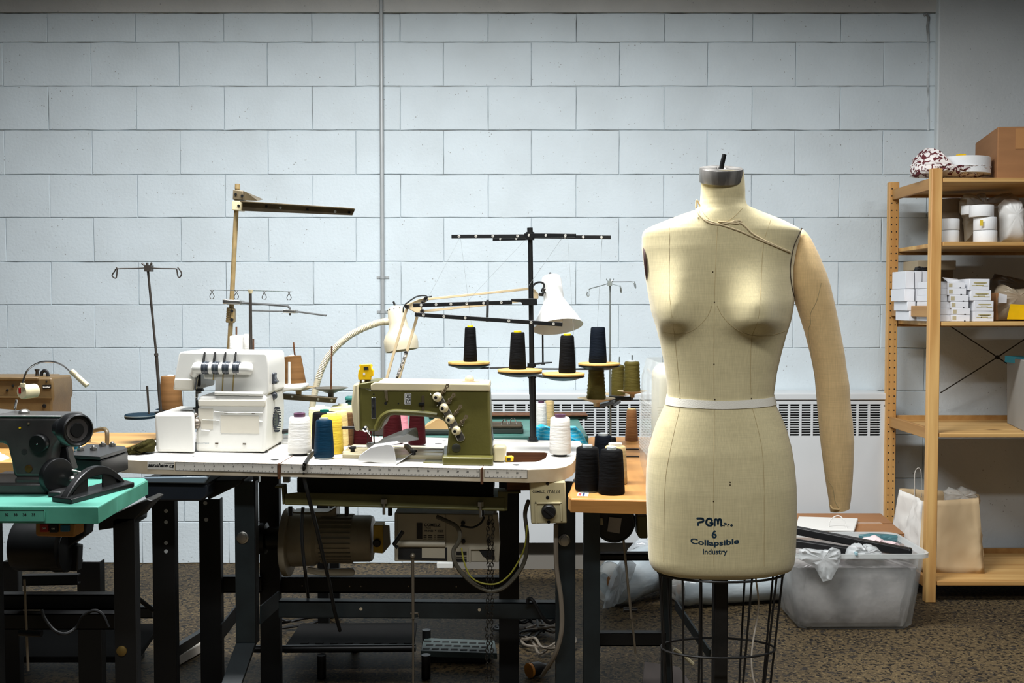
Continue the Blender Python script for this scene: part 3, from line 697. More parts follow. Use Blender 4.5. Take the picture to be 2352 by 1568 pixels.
sbox(2112, 620, 2190, 739, 4.405, .09, 'tall aged tan box at the back of the third board, under the pale box', ob, OBOX)
cl = MB(); pillow(cl, [(2099, 621.8), (2101, 614), (2112, 611), (2122, 614), (2136, 613), (2140, 621.8)], 4.262, .03, 4, .003)
one('black_straps', cl, BLACKP, 'bunched black straps lying on the bluish white boxes', 'straps', P(2118, 621, 4.25), sm=70)
yb = thing('plastic_bag', 'clear plastic bag with a yellow sheet and white label on the third board', 'bag', (P(2330, 738, 4.18).x, 4.18, z3))
bg_ = MB(); pillow(bg_, [(2284, 739), (2283, 690), (2286, 668), (2292, 656), (2300, 652), (2310, 660), (2330, 664), (2360, 662), (2400, 668), (2405, 739)], 4.2, .12, 21, .004, flat=z3 + .001)
build('film', bg_, BAGF, yb, sm=70)
build('inner_card', MB().box((P(2290, 735, 4.17).x, 4.18, z3 + .002), (P(2395, 735, 4.17).x, 4.24, P(2300, 672, 4.18).z)), CARD, yb, bev=.003)
build('yellow_sheet', MB().pp([(2313, 733), (2321, 698), (2400, 702), (2400, 734)], 4.125, .001), YELLOW, yb, sm=0)
build('white_label', MB().pp([(2293, 695), (2294, 673), (2313, 677), (2312, 696)], 4.128, .001), WBOX, yb, sm=0)
bg2 = MB(); pillow(bg2, [(2272, 700), (2274, 645), (2284, 628), (2310, 634), (2352, 642), (2400, 640), (2405, 700)], 4.36, .10, 23, .006, flat=z3 + .001)
one('plastic_bag', bg2, mat('brown_bag_film', (98, 82, 62), .4, alpha=.85, bump=.4, bscale=22), 'dark brown plastic bag slumped at the back of the third board', 'bag', (P(2330, 700, 4.36).x, 4.36, z3), sm=70)

# fourth board: magazine file; bottom board: paper bag
z4 = boards['fourth']; FILEM = mat('grey_file_card', (150, 148, 142), .7, var=.06, vscale=8)
tf = thing('magazine_file', 'grey cardboard file box with papers on the fourth pine board', 'file box', (P(2345, 985, 4.2).x, 4.2, z4))
n0, n1, r0 = P(2352, 985, 4.08), P(2316, 972, 4.36), P(2460, 985, 4.12)
zq = P(2330, 824, 4.2).z
build('case', MB().hexa([(n0.x, n0.y, z4 + .001), (r0.x, r0.y, z4 + .001), (r0.x - .02, 4.40, z4 + .001), (n1.x - .005, n1.y, z4 + .001), (n0.x, n0.y, zq), (r0.x, r0.y, zq), (r0.x - .02, 4.40, zq), (n1.x - .012, n1.y, zq)]), FILEM, tf, bev=.002)
build('papers', MB().box((n0.x + .035, 4.15, zq - .02), (n0.x + .085, 4.32, zq + .008)), mat('turquoise_paper', (64, 168, 196), .7), tf)
z5 = boards['bottom']; PAPER = mat('pale_kraft_paper', (206, 180, 140), .8, var=.08, vscale=6, bump=.25, bscale=14)
PW = mat('white_bag_paper', (222, 220, 214), .7, bump=.4, bscale=16)
pbg = thing('paper_bag', 'crumpled pale kraft paper bag standing on the bottom pine board', 'bag', (P(2180, 1280, 4.2).x, 4.22, z5))
q = lambda x, y, Y: P(x, y, Y)
A0, A1, A2, A3 = q(2108, 1290, 4.16), q(2262, 1284, 4.14), q(2248, 1144, 4.17), q(2120, 1150, 4.18)
A0.z = A1.z = z5 + .001
def sheet4(a, b, c, d, nu=14, nv=12, amp=.006, seed=1):
    rr = random.Random(seed); nrm = (b - a).cross(d - a).normalized()
    def fn(u, v):
        p = (a * (1 - u) + b * u) * (1 - v) + (d * (1 - u) + c * u) * v
        i, j = round(u * nu), round(v * nv)
        e = 0 if i in (0, nu) or j == 0 else 1
        w_ = rr.gauss(0, amp) * e + .01 * math.sin(u * 7 + v * 5) * e
        return p + nrm * w_
    return MB().sheet(fn, nu, nv)
build('front_panel', sheet4(A0, A1, A2, A3, amp=.003), PAPER, pbg, sm=80, solid=.001)
B0, B1 = V((A0.x - .055, 4.37, z5 + .001)), V((A1.x - .03, 4.38, z5 + .001))
B2, B3 = q(2240, 1128, 4.36), q(2066, 1122, 4.34)
build('back_panel', sheet4(B0, B1, B2, B3, amp=.003, seed=3), PAPER, pbg, sm=80, solid=.001)
build('side_panel', sheet4(A0, B0, B3, A3, amp=.005, seed=4), PW, pbg, sm=80, solid=.001)
build('side_panel', sheet4(A1, B1, B2, A2, amp=.004, seed=5), PAPER, pbg, sm=80, solid=.001)
li = MB(); pillow(li, [(2170, 1150), (2168, 1128), (2180, 1118), (2200, 1124), (2212, 1118), (2235, 1126), (2246, 1140), (2230, 1152), (2200, 1158)], 4.24, .08, 31, .007)
build('lining_film', li, FILM, pbg, sm=70)
build('handle', MB().tube(smooth_path(pt3([(2101, 1140, 4.345), (2101, 1090, 4.345), (2106, 1076, 4.345), (2113, 1076, 4.345), (2116, 1090, 4.345), (2116, 1140, 4.345)])), .0016, 6), mat('white_string', (214, 210, 200), .7), pbg)

# ------------------------------------------------------------------ floor clutter by the heater
CT = thing('carton', 'low brown closed cardboard carton between the heater and the clear tub', 'box', (1.35, 4.2, 0))
ctz = .285; c0, c1, c2, c3 = (1.14, 4.02), (P(2085, 1229, 4.0).x - .005, 4.02), (P(2022, 1181, 4.4).x, 4.40), (1.14, 4.40)
build('body', hx([c0, c1, c2, c3], .001, ctz - .006), CARD, CT, bev=.003)
ym = 4.2
build('flap', hx([(1.14, 4.02), c1, ((c1[0] + c2[0]) / 2 + .0, ym - .003), (1.14, ym - .003)], ctz - .005, ctz), CARD, CT, bev=.001)
build('flap', hx([(1.14, ym + .003), ((c1[0] + c2[0]) / 2, ym + .003), c2, c3], ctz - .005, ctz + .003), CARD, CT, bev=.001)
build('tape', MB().box((1.15, ym - .025, ctz + .0005), (1.57, ym + .02, ctz + .0035)), tp, CT, sm=0)
wb = thing('flat_paper_bag', 'flat white paper bag with string handle lying on the low brown carton', 'bag', (P(1900, 1210, 4.15).x, 4.15, ctz + .004))
W0 = [onz(1826, 1219.5, ctz + .006), onz(1962, 1223, ctz + .006), onz(1971, 1196, ctz + .006), onz(1834, 1191.5, ctz + .006)]
build('bag_sheet', MB().prism(W0, (0, 0, .012)), PW, wb, bev=.004)
build('handle', MB().tube(smooth_path(pt3([(1902, 1221, 4.06), (1906, 1198, 4.06), (1914, 1188, 4.06), (1926, 1184, 4.06), (1937, 1192, 4.05), (1944, 1210, 4.04), (1949, 1228, 4.02)])), .0022, 8), PW, wb)
TUBM = mat('frosted_tub_plastic', (200, 202, 200), .28, alpha=.26, spec=.6, bump=.08, bscale=10)
RIMM = mat('frosted_rim_plastic', (214, 218, 216), .25, alpha=.62, spec=.6)
rimz = .297
tub = thing('storage_tub', 'clear plastic storage tub on the floor, crammed with bubble wrap', 'tub', (1.29, 3.82, 0))
xl0, xr0, yf0, yb0 = 1.065, 1.500, 3.675, 3.93     # base
xl1, xr1, yf1, yb1 = 1.030, 1.536, 3.645, 3.985    # rim
def rrect(x0, x1, y0, y1, z, r, n=5):
    o = []
    for cx_, cy_, a0 in ((x1 - r, y0 + r, -90), (x1 - r, y1 - r, 0), (x0 + r, y1 - r, 90), (x0 + r, y0 + r, 180)):
        for i in range(n + 1):
            a = math.radians(a0 + 90 * i / n); o.append(V((cx_ + r * math.cos(a), cy_ + r * math.sin(a), z)))
    return o
tb = MB(); prof = []
for z, t in ((.003, 0.0), (.018, .05), (rimz * .5, .5), (rimz - .02, .93)):
    prof.append(rrect(xl0 + (xl1 - xl0) * t - (0 if z > .01 else -.012), xr0 + (xr1 - xr0) * t + (0 if z > .01 else -.012), yf0 + (yf1 - yf0) * t + (0 if z > .01 else .012), yb0 + (yb1 - yb0) * t - (0 if z > .01 else .012), z, .035))
inner = [rrect(min(p.x for p in r) + .003, max(p.x for p in r) - .003, min(p.y for p in r) + .003, max(p.y for p in r) - .003, r[0].z + (.003 if i == 0 else 0), .033) for i, r in enumerate(prof)]
tb.rings(prof + inner[::-1])
build('tub_body', tb, TUBM, tub, sm=60)
rim = MB(); rim.rings([rrect(xl1, xr1, yf1, yb1, rimz - .02, .04), rrect(xl1 - .012, xr1 + .012, yf1 - .012, yb1 + .012, rimz - .016, .045), rrect(xl1 - .012, xr1 + .012, yf1 - .012, yb1 + .012, rimz, .045), rrect(xl1 - .002, xr1 + .002, yf1 - .002, yb1 + .002, rimz, .04), rrect(xl1 + .002, xr1 - .002, yf1 + .002, yb1 - .002, rimz - .02, .038)], cap=False, closed=True)
build('rim', rim, RIMM, tub, sm=50)
build('rim_clip', MB().box((1.262, yf1 - .016, rimz - .004), (1.272, yf1 - .002, rimz + .009)), mat('pale_blue_clip', (150, 184, 192), .3), tub, bev=.002)
BUB = mat('bubble_wrap', (196, 192, 188), .25, rgb2=(96, 92, 92), vscale=6, lo=.34, hi=.58, spec=.6, bump=1.0, bscale=22)
bw = MB(); rr = random.Random(8)
R_ = []
for z, t in ((.010, 0), (.03, .1), (.09, .3), (.15, .5), (.20, .7), (.235, .8)):
    r_ = rrect(xl0 + (xl1 - xl0) * t + .012, xr0 + (xr1 - xr0) * t - .012, yf0 + (yf1 - yf0) * t + .012, yb0 + (yb1 - yb0) * t - .012, z, .05, 9)
    R_.append([p + V((rr.gauss(0, .003), rr.gauss(0, .003), 0)) for p in r_])
cn = V((1.28, 3.81, .25))
R_.append([cn + (p - cn) * .6 + V((0, 0, rr.uniform(0, .02))) for p in R_[-1]]); R_.append([cn + (p - cn) * .15 + V((0, 0, .02)) for p in R_[-2]])
bw.rings(R_)
one('bubble_wrap', bw, BUB, 'wad of grey white bubble wrap filling the clear storage tub', 'packing', (1.28, 3.81, .01), sm=80)
for i, (o_, lb) in enumerate(([[(1835, 1284), (1834, 1262), (1850, 1258), (1878, 1262), (1902, 1262), (1912, 1256), (1930, 1262), (1932, 1276), (1926, 1300), (1910, 1330), (1890, 1336), (1870, 1300)], 'shiny crumpled clear film hanging over the front rim of the tub'],
                              [[(1938, 1282), (1944, 1264), (1955, 1250), (1972, 1246), (1984, 1254), (1996, 1250), (2014, 1256), (2028, 1272), (2030, 1282)], 'ball of shiny clear film on top of the tub by the black rails'])):
    b_m = MB(); pillow(b_m, o_, 3.632 if i == 0 else 3.69, .025 if i == 0 else .08, 40 + i, .004 if i == 0 else .008, k=5)
    one('clear_film', b_m, mat('shiny_film', (224, 228, 228), .12, spec=.9, alpha=.5, bump=.8, bscale=30), lb, 'plastic film', P(o_[0][0], o_[0][1], 3.68), sm=60)
for i, (a, b, lb) in enumerate((((1780, 1208, 3.92), (2091, 1268, 3.735), 'black square rail lying across the tub, upper of the two'), ((1780, 1240, 3.84), (1992, 1272, 3.75), 'black square rail lying across the tub, lower of the two'))):
    p0, p1 = P(*a), P(*b); t = thing('black_rail', lb, 'rail', (p0 + p1) / 2, 'black rails across the tub')
    build('bar', MB().bar(p0, p1, .035, .03), BLACKP, t, bev=.004)
    build('end_cap', MB().bar(p1 - (p1 - p0).normalized() * .012, p1 + (p1 - p0).normalized() * .006, .038, .033), BLACKM, t, bev=.008, seg=3)
pk = MB(); pillow(pk, [(1950, 1262), (1952, 1240), (1980, 1236), (2010, 1228), (2030, 1240), (2060, 1244), (2072, 1258), (2060, 1264), (2000, 1268)], 3.88, .06, 51, .006)
one('pink_cloth', pk, mat('pale_pink_cloth', (222, 186, 190), .8, rgb2=(226, 214, 212), vscale=9), 'pale pink cloth bunched at the back of the clear tub', 'cloth', P(2010, 1255, 3.88), sm=70)
one('blue_film_bag', pillow(MB(), [(1975, 1250), (1972, 1228), (2000, 1224), (2040, 1226), (2070, 1230), (2072, 1248), (2030, 1252)], 3.945, .04, 61, .003), mat('teal_bag_film', (70, 110, 116), .3), 'dark teal plastic bag against the back wall of the tub', 'bag', P(2020, 1245, 3.945), sm=70)

# bolts of fabric wrapped in plastic film
WRAP = mat('wrapped_bolt_film', (206, 216, 220), .16, rgb2=(168, 180, 186), vscale=6, spec=.8, bump=.5, bscale=16, stretch=(1, 1, 3), coat=.3)
CUT = mat('rolled_cloth_end', (170, 158, 150), .85)
def bolt(a, b, r, lb, seed):
    rr = random.Random(seed); a, b = P(*a), P(*b); a.z = max(a.z, r + .004); b.z = max(b.z, r + .004)
    t = thing('wrapped_bolt', lb, 'bolt', (a + b) / 2, 'plastic wrapped bolts on the floor behind the dress form'); d = (b - a)
    n = 16; pts = [a + d * i / n for i in range(n + 1)]
    rs = [r * (1 + rr.uniform(-.05, .03)) for _ in pts]; rs[0] *= .93; rs[-1] *= .93
    build('wrapped_roll', MB().tube(pts, rs, 28), WRAP, t, sm=60)
    dn = d.normalized()
    build('core_tube', MB().tube([a - dn * .004, a + dn * .03], r * .32, 16).tube([b - dn * .03, b + dn * .004], r * .32, 16), CARD, t)
    tail = MB(); u = dn.orthogonal()
    tail.tube([a + dn * .002, a - dn * .035, a - dn * .06], [r * .9, r * .5, r * .62], 14, cap=False)
    build('film_tail', tail, FILM, t, sm=60)
bolt((1408, 1366, 3.96), (1600, 1262, 4.34), .096, 'biggest plastic wrapped bolt slanting up behind the wooden table legs', 1)
bolt((1560, 1372, 3.97), (1800, 1348, 4.06), .068, 'plastic wrapped bolt lying flat behind the wire cage, nearest the camera', 2)
bolt((1610, 1322, 4.20), (1776, 1312, 4.24), .062, 'plastic wrapped bolt behind the wire cage, lying on top of the others', 3)
cf = MB(); pillow(cf, [(1440, 1268), (1455, 1246), (1478, 1232), (1500, 1226), (1530, 1228), (1545, 1250), (1540, 1272), (1500, 1276)], 4.30, .07, 71, .009, k=5)
one('clear_film', cf, mat('glossy_clear_film', (210, 216, 220), .1, spec=.9, alpha=.6, bump=.8, bscale=24), 'crumpled glossy film standing up at the end of the biggest wrapped bolt', 'plastic film', P(1490, 1270, 4.30), sm=55)
bl = MB(); pillow(bl, [(1516, 1330), (1512, 1308), (1540, 1300), (1590, 1306), (1596, 1322), (1570, 1332)], 4.0, .06, 77, .007)
one('brown_cloth', bl, mat('brown_satin', (98, 74, 58), .35), 'crushed brown satin cloth tucked between the wrapped bolts', 'cloth', P(1550, 1320, 4.0), sm=70)

sf = MB(); pillow(sf, [(1384, 1398), (1392, 1360), (1408, 1318), (1424, 1288), (1446, 1282), (1462, 1296), (1450, 1330), (1430, 1362), (1412, 1392)], 3.86, .05, 83, .007, k=5, flat=.003)
one('clear_film', sf, mat('loose_wrap_film', (206, 214, 218), .1, spec=.9, alpha=.5, bump=.9, bscale=26), 'loose glossy film bunched at the low end of the biggest wrapped bolt', 'plastic film', P(1420, 1390, 3.86), sm=55)
# ------------------------------------------------------------------ white sewing table
_A = P(330, 1054, 2.60); _B = P(1213, 1076, 2.572)
TS = (_B.z - _A.z) / (_B.x - _A.x)                    # the top falls slightly to one end
def tz(X): return _A.z + TS * (X - _A.x)
def on_tab(x, y, up=0.0):
    d = ray(x, y); k = (_A.z + up - TS * _A.x - HC) / (d.z - TS * d.x); return CAM + d * k
TOPW = mat('white_laminate', (206, 203, 197), .45, 0.0, rgb2=(188, 183, 172), vscale=3.0, lo=.25, hi=.5, spec=.4)
EDGEW = mat('yellowed_table_edge', (196, 184, 162), .6, 0.0, rgb2=(172, 156, 128), vscale=9, lo=.3, hi=.62)
PLY = mat('brown_plywood', (112, 70, 40), .7, var=.4, vscale=10, stretch=(1, 1, 30))
LAB = mat('ruler_card', (204, 200, 190), .5)
LAB2 = mat('pale_enamel_label', (228, 228, 224), .4)
wt = thing('sewing_table', 'white topped industrial sewing table with a ruler tape along its yellowed front edge', 'table', (-.4, 2.85, 0))
THK = .038
outl = [(1213, 1075.5), (700, 1063), (339, 1055.5), (275, 1052), (258, 1049), (254, 1045.5), (262, 1041), (412, 991), (800, 1000.5), (1333, 1012), (1336, 1016), (1321, 1050), (1313, 1061), (1296, 1069.5), (1270, 1073.5)]
hole = [(1163, 1035.5), (1250, 1036), (1258, 1038), (1253, 1050), (1243, 1056), (1228, 1060), (1163, 1061)]
tt = MB().holed([on_tab(*q) for q in outl], [[on_tab(*q) for q in hole]], (0, 0, -THK))
top = build('table_top', tt, TOPW, wt, bev=.0035)
ht = [on_tab(*q) for q in hole]; hc = sum(ht, V()) / len(ht)
well = MB(); W1 = [hc + (p - hc) * .985 + V((0, 0, -.003)) for p in ht]; W2 = [p + V((0, 0, -.075)) for p in W1]
well.rings([W1, W2], cap=False); well.f.append([len(well.v) - 1 - i for i in range(len(W2))])
build('cutout_lining', well, PLY, wt, sm=0, fixn=False)
# worn front edge facing
FA, FB = on_tab(339, 1055.5), on_tab(1213, 1075.5); e1 = (FB - FA).normalized(); en = V((e1.y, -e1.x, 0)).normalized()
if en.y > 0: en = -en
eu = V((0, 0, 1))
def on_front(x, y, off=0.0):
    d = ray(x, y); k = (FA + en * off - CAM).dot(en) / d.dot(en); return CAM + d * k
fe = MB(); q = [on_tab(*z_) for z_ in outl[1:]]
def strip(mb, pts, d0, d1, off, th):
    R = []
    for i, p in enumerate(pts):
        a = pts[max(i - 1, 0)]; b = pts[min(i + 1, len(pts) - 1)]; t_ = (b - a).normalized(); n_ = V((t_.y, -t_.x, 0)).normalized()
        if n_.dot(V((p.x + .35, p.y - 2.85, 0))) < 0: n_ = -n_
        o = p + n_ * off
        R.append([o + V((0, 0, -d0)), o + V((0, 0, -d1)), o - n_ * th + V((0, 0, -d1)), o - n_ * th + V((0, 0, -d0))])
    mb.rings(R)
fr = [on_tab(*z_) for z_ in [outl[i] for i in (7, 6, 5, 4, 3, 2, 1, 0, 14, 13, 12, 11, 10)]]
strip(fe, fr, .0035, THK - .001, .0016, .004)
build('edge_band', fe, EDGEW, wt, sm=30)
def ty(x): return 1060.5 + .0228 * (x - 403)           # upper line of the ruler tape in the photo
for a, b in ((403, 637), (645, 1102), (1113, 1211)):
    m1 = MB(); c = [on_front(a, ty(a), .0022), on_front(b, ty(b), .0022), on_front(b, ty(b) + 19.2, .0022), on_front(a, ty(a) + 19.2, .0022)]
    m1.prism(c, -en * .0012); tp_ = build('ruler_tape', m1, LAB, wt, sm=0)
    bd = MB()
    for u, v_ in ((0, 1), (2, 3), (3, 0), (1, 2)):
        bd.bar(c[u] + en * .0002, c[v_] + en * .0002, .0006, .0008)
    inch = [(0, 403), (1, 423), (10, 624), (12, 669.6), (17, 780.8), (24, 937), (31, 1095), (32, 1118.6), (35, 1186.4), (36, 1209)]
    def ix(n): return interp(inch, n)
    def cx_(n): return interp([(0, 403), (10, 489.5), (20, 575.8), (30, 661.7), (40, 750), (50, 838), (60, 927.6), (70, 1017), (80, 1106), (90, 1195.5), (92, 1213)], n)
    for i in range(1, 8 * 36):
        x = ix(i / 8)
        if a + 1 < x < b - 1:
            l = 4.4 if i % 8 == 0 else (3 if i % 4 == 0 else 1.8)
            p = on_front(x, ty(x), .0024); r_ = on_front(x, ty(x) + l, .0024); bd.add([p - e1 * .00022, p + e1 * .00022, r_ + e1 * .00022, r_ - e1 * .00022], [(0, 1, 2, 3)])
    for i in range(1, 91):
        x = cx_(i)
        if a + 2 < x < b - 2:
            p = on_front(x - 2.6, ty(x) + 19, .0024); r_ = on_front(x - 2.6, ty(x) + 15.6, .0024); bd.add([p - e1 * .0002, p + e1 * .0002, r_ + e1 * .0002, r_ - e1 * .0002], [(0, 1, 2, 3)])
            text_on(bd, str(i) if i % 10 == 0 else str(i % 10), on_front(x + .4, ty(x) + 18.2, .0024), e1, eu, hei=.0032, bold=.03, shear=.2)
    for i in range(1, 36):
        x = ix(i)
        if a + 2 < x < b - 2: text_on(bd, str(i), on_front(x + 1.5, ty(x) + 9.6, .0024), e1, eu, hei=.0046, bold=.035)
    build('ruler_print', bd, INK, tp_, sm=0, fixn=False, kind='stuff')
lg = MB().prism([on_front(338.5, 1058, .0021), on_front(400, 1059.7, .0021), on_front(400, 1079, .0021), on_front(338.5, 1077, .0021)], -en * .0012)
lgo = build('maker_label', lg, LAB, wt, sm=0)
lm = MB()
text_on(lm, 'sanshaw', on_front(363.8, 1072.6, .0024), e1, eu, wid=m(50, 2.6), hei=m(9.2, 2.6), bold=.05, shear=.25)
def fq(l, off=.0024): return [on_front(330 + x / 7.587, 1040 + y / 7.587, off) for x, y in l]
for qd in ([(455, 200), (530, 208), (527, 222), (452, 214)], [(445, 244), (520, 252), (516, 262), (442, 252)], [(455, 200), (476, 202), (464, 254), (443, 252)], [(508, 206), (530, 208), (518, 262), (490, 258)], [(88, 168), (250, 172), (249, 179), (86, 175)], [(356, 178), (530, 184), (528, 191), (354, 185)]):
    lm.add(fq(qd), [(0, 1, 2, 3)])
build('lettering', lm, INK, lgo, sm=0, fixn=False)
for x, a, b in ((641, 1064, 1100), (1107, 1074, 1112)):
    p = on_front(x, a); r_ = on_front(x, b)
    build('rusty_joint', MB().bar(p + en * .0005, r_ + en * .0005, .0075, .006, up=en), RUST, wt, bev=.0015)
for l in ([(642, 1064.5), (672, 1047), (705, 1028)], [(1107, 1075.5), (1113, 1064), (1130, 1061)], [(745, 1044), (792, 1040), (850, 1044)]):
    build('top_seam', MB().tube([on_tab(x, y, .0004) for x, y in l], .0009, 6), RUST, wt)
hm = MB()
for x, y, r_ in ((631, 1055.5, .011), (1007, 1019, .011), (1185, 1067.5, .010), (444, 1047.5, .003), (1020, 1012, .006)):
    c = on_tab(x, y); hm.cyl(c + V((0, 0, -.002)), c + V((0, 0, .0006)), r_, n=20)
build('plugged_hole', hm, BLACKP, wt, kind='stuff')

def channel(mb, x0, x1, yt, yb, Y, dep=.03, th=.004, slant=0.0):
    """pressed steel leg, web to the camera with two flanges behind"""
    a = P(x0, yt, Y); b = P(x1, yt, Y); zb = P(x0, yb, Y).z if yb else 0.0; zt_ = a.z
    mb.box((a.x, Y, zb), (b.x, Y + th, zt_)).box((a.x, Y + th, zb), (a.x + th, Y + dep, zt_)).box((b.x - th, Y + th, zb), (b.x, Y + dep, zt_))
    return a.x, b.x, zb, zt_
TYL = 2.70
def front_leg(x0, x1, ybend, dxf, nm, yb_):
    mb = MB(); a = P(x0, 1105, TYL); b = P(x1, 1105, TYL); zk = P(x0, ybend, TYL).z
    mb.box((a.x, TYL, zk), (b.x, TYL + .004, a.z)).box((a.x, TYL + .004, zk), (a.x + .004, TYL + .035, a.z)).box((b.x - .004, TYL + .004, zk), (b.x, TYL + .035, a.z))
    ft_ = [V((a.x + dxf, 2.40, .012)), V((b.x + dxf, 2.40, .012))]
    mb.hexa([(a.x, TYL + .004, zk), (a.x, TYL, zk), (b.x, TYL, zk), (b.x, TYL + .004, zk)][::1] and
            [ft_[0], ft_[1], ft_[1] + V((0, .03, 0)), ft_[0] + V((0, .03, 0)), (a.x, TYL, zk), (b.x, TYL, zk), (b.x, TYL + .03, zk), (a.x, TYL + .03, zk)])
    l = build('leg', mb, LEGM, wt, bev=.0012)
    c = P((x0 + x1) / 2 - 3, yb_, TYL)
    build('bolt', MB().lathe(c + V((0, 0, 0)), [(.0, -.001), (.0165, -.001), (.0165, .003), (.0135, .0045), (.012, .0045), (.011, .0085), (.006, .009)], 20, (0, -1, 0)), STEEL, l)
front_leg(538, 583, 1476, -.055, 'leg', 1234)
front_leg(1277, 1322, 1640, .0, 'leg', 1240)
for x0, x1 in ((594, 640), (1146, 1192)):
    mb = MB(); xa, xb, zb, z1 = channel(mb, x0, x1, 1086, None, 3.075); l = build('leg', mb, LEGB, wt, bev=.001)
build('leg_flange', MB().pbox(583, 1105, 590, 1478, 2.705, .03), LEGB, wt, sm=0)
def rail(x0, x1, y0, y1, Y, dep, mt, parent, nm='crossbar', holes=(), dy=0):
    mb = MB().prism([P(x0, y0, Y), P(x1, y0 + dy, Y), P(x1, y1 + dy, Y), P(x0, y1, Y)], (0, .004, 0)).prism([P(x0, y1 - 3, Y), P(x1, y1 + dy - 3, Y), P(x1, y1 + dy, Y), P(x0, y1, Y)], (0, dep, 0)).prism([P(x0, y0, Y), P(x1, y0 + dy, Y), P(x1, y0 + dy + 3, Y), P(x0, y0 + 3, Y)], (0, dep, 0))
    r_ = build(nm, mb, mt, parent, sm=0)
    if holes:
        h_ = MB()
        for hx_, hy_, hr in holes: c = P(hx_, hy_, Y); h_.cyl(c + V((0, -.0008, 0)), c + V((0, .002, 0)), hr, n=14)
        build('rivet', h_, mat('bare_rivet', (190, 176, 150), .5), r_, kind='stuff')
    return r_
rail(640, 1278, 1380, 1418, 2.86, .03, LEGM, wt, holes=((829, 1398, .0045), (1101, 1400, .0045)), dy=4)
rail(590, 1150, 1325, 1361, 3.115, .03, LEGB, wt, holes=((694, 1345, .002), (803, 1346, .002), (829, 1346, .002), (938, 1346, .002), (1048, 1347, .002)), dy=1)
build('brace', MB().bar(P(598, 1412, 2.74), P(640, 1376, 2.98), .004, .05), LEGM, wt)

# ---- under the white table: pan, motor, control box, switch box, drawer
def u6(x, y): return (640 + x / 3.36, 1060 + y / 3.36)
PAN = mat('olive_pan', (96, 92, 52), .42, var=.2, vscale=16)
PY = 2.67
pan = thing('oil_pan', 'long olive green steel oil pan hung below the white table top', 'pan', P(905, 1150, PY + .1))
mb = MB().pp([u6(*q) for q in ((45, 250), (140, 238), (1680, 276), (1745, 276), (1745, 368), (45, 325))], PY, .006)
mb.pp([u6(*q) for q in ((45, 318), (1745, 362), (1748, 382), (48, 334))], PY - .008, .3)
build('pan_front', mb, PAN, pan, bev=.002)
for l_ in (((-30, 188), (38, 188), (46, 330), (30, 330), (22, 204), (-30, 202)), ((1690, 232), (1870, 232), (1870, 246), (1768, 246), (1765, 378), (1742, 380), (1742, 276), (1690, 276))):
    build('hanger_bracket', MB().pp([u6(*q) for q in l_], PY, .04), PAN, pan, bev=.0015)
for x, y in ((812, 322), (1557, 342)):
    c = P(*u6(x, y), PY - .012)
    build('hex_bolt', MB().cyl(c, c + V((0, 0, .012)), .009, n=6).cyl(c + V((0, 0, -.03)), c, .004, n=10), STEEL, pan, sm=30)
build('machine_bed', MB().pp([u6(*q) for q in ((140, 120), (1660, 150), (1660, 275), (140, 240))], PY + .10, .18), mat('dark_olive_casting', (54, 52, 32), .5, var=.2, vscale=20), pan, bev=.004)
for x in (90, 525, 1570, 860):
    c = P(*u6(x, 345), PY + .08); build('stud', MB().cyl(c, c + V((0, 0, -.025)), .006, n=10), BLACKM, pan)
for x in (1410, 1690):
    c = P(240 + x / 4.055, 780 + 1290 / 4.055, 2.74); build('cloth_clip', MB().box((c.x - .008, c.y, c.z - .012), (c.x + .008, c.y + .02, c.z + .016)), STEEL, pan)

MOT = mat('motor_grey_paint', (158, 148, 126), .38, .1, var=.2, vscale=18)
mo = thing('sewing_motor', 'big grey ribbed electric motor under the white sewing table', 'motor', P(760, 1240, 2.98))
my, mz = 2.98, P(760, 1236, 2.98).z
def mx(px_): return P(px_, 1236, my).x
def mr(n): return m(n, my)
build('motor_body', MB().lathe((mx(668), my, mz), [(mr(40), 0), (mr(62), .004), (mr(64), mr(8)), (mr(62), mr(58)), (mr(54), mr(66)), (mr(53), mr(184)), (mr(50), mr(190)), (mr(30), mr(194))], 44, (1, 0, 0)), MOT, mo, sm=35)
fin = MB()
for k in range(30):
    a = 2 * math.pi * k / 30; n_ = V((0, math.cos(a), math.sin(a))); c0 = V((mx(740), my, mz)) + n_ * mr(54); c1 = V((mx(812), my, mz)) + n_ * mr(54)
    fin.bar(c0, c1, .003, mr(5), up=n_)
build('cooling_fin', fin, MOT, mo, sm=0, kind='stuff')
build('bell_flange', MB().lathe((mx(655), my, mz - mr(8)), [(mr(20), 0), (mr(76), 0), (mr(78), mr(3)), (mr(78), mr(14)), (mr(60), mr(17)), (mr(50), mr(17))], 40, (1, 0, 0)), MOT, mo, sm=35)
build('pulley_hub', MB().lathe((mx(596), my, mz), [(mr(14), 0), (mr(36), mr(2)), (mr(36), mr(16)), (mr(26), mr(20)), (mr(26), mr(50)), (mr(40), mr(52)), (mr(40), mr(60))], 28, (1, 0, 0)), BLACKM, mo)
build('mount_plate', MB().pp([(670, 1176), (752, 1176), (772, 1164), (772, 1190), (700, 1200), (670, 1196)], my - .02, .06), MOT, mo, bev=.004)
tb_ = MB().pp([(857, 1206), (880, 1206), (879, 1271), (857, 1269)], my - .075, .05)
tbx = build('terminal_box', tb_, mat('yellow_switch_plate', (196, 160, 34), .5, var=.2, vscale=30), mo, bev=.002)
build('terminal_side', MB().hexa([P(880, 1271, my - .075), P(897, 1250, my - .05), P(897, 1250, my), P(880, 1271, my), P(880, 1204, my - .075), P(895, 1206, my - .05), P(895, 1206, my), P(880, 1204, my)]), MOT, tbx, bev=.002)
c = P(866, 1246, my - .076); build('switch_knob', MB().lathe(c, [(.011, 0), (.012, .006), (.009, .010), (0, .010)], 20, (0, -1, 0)), BLACKP, tbx)
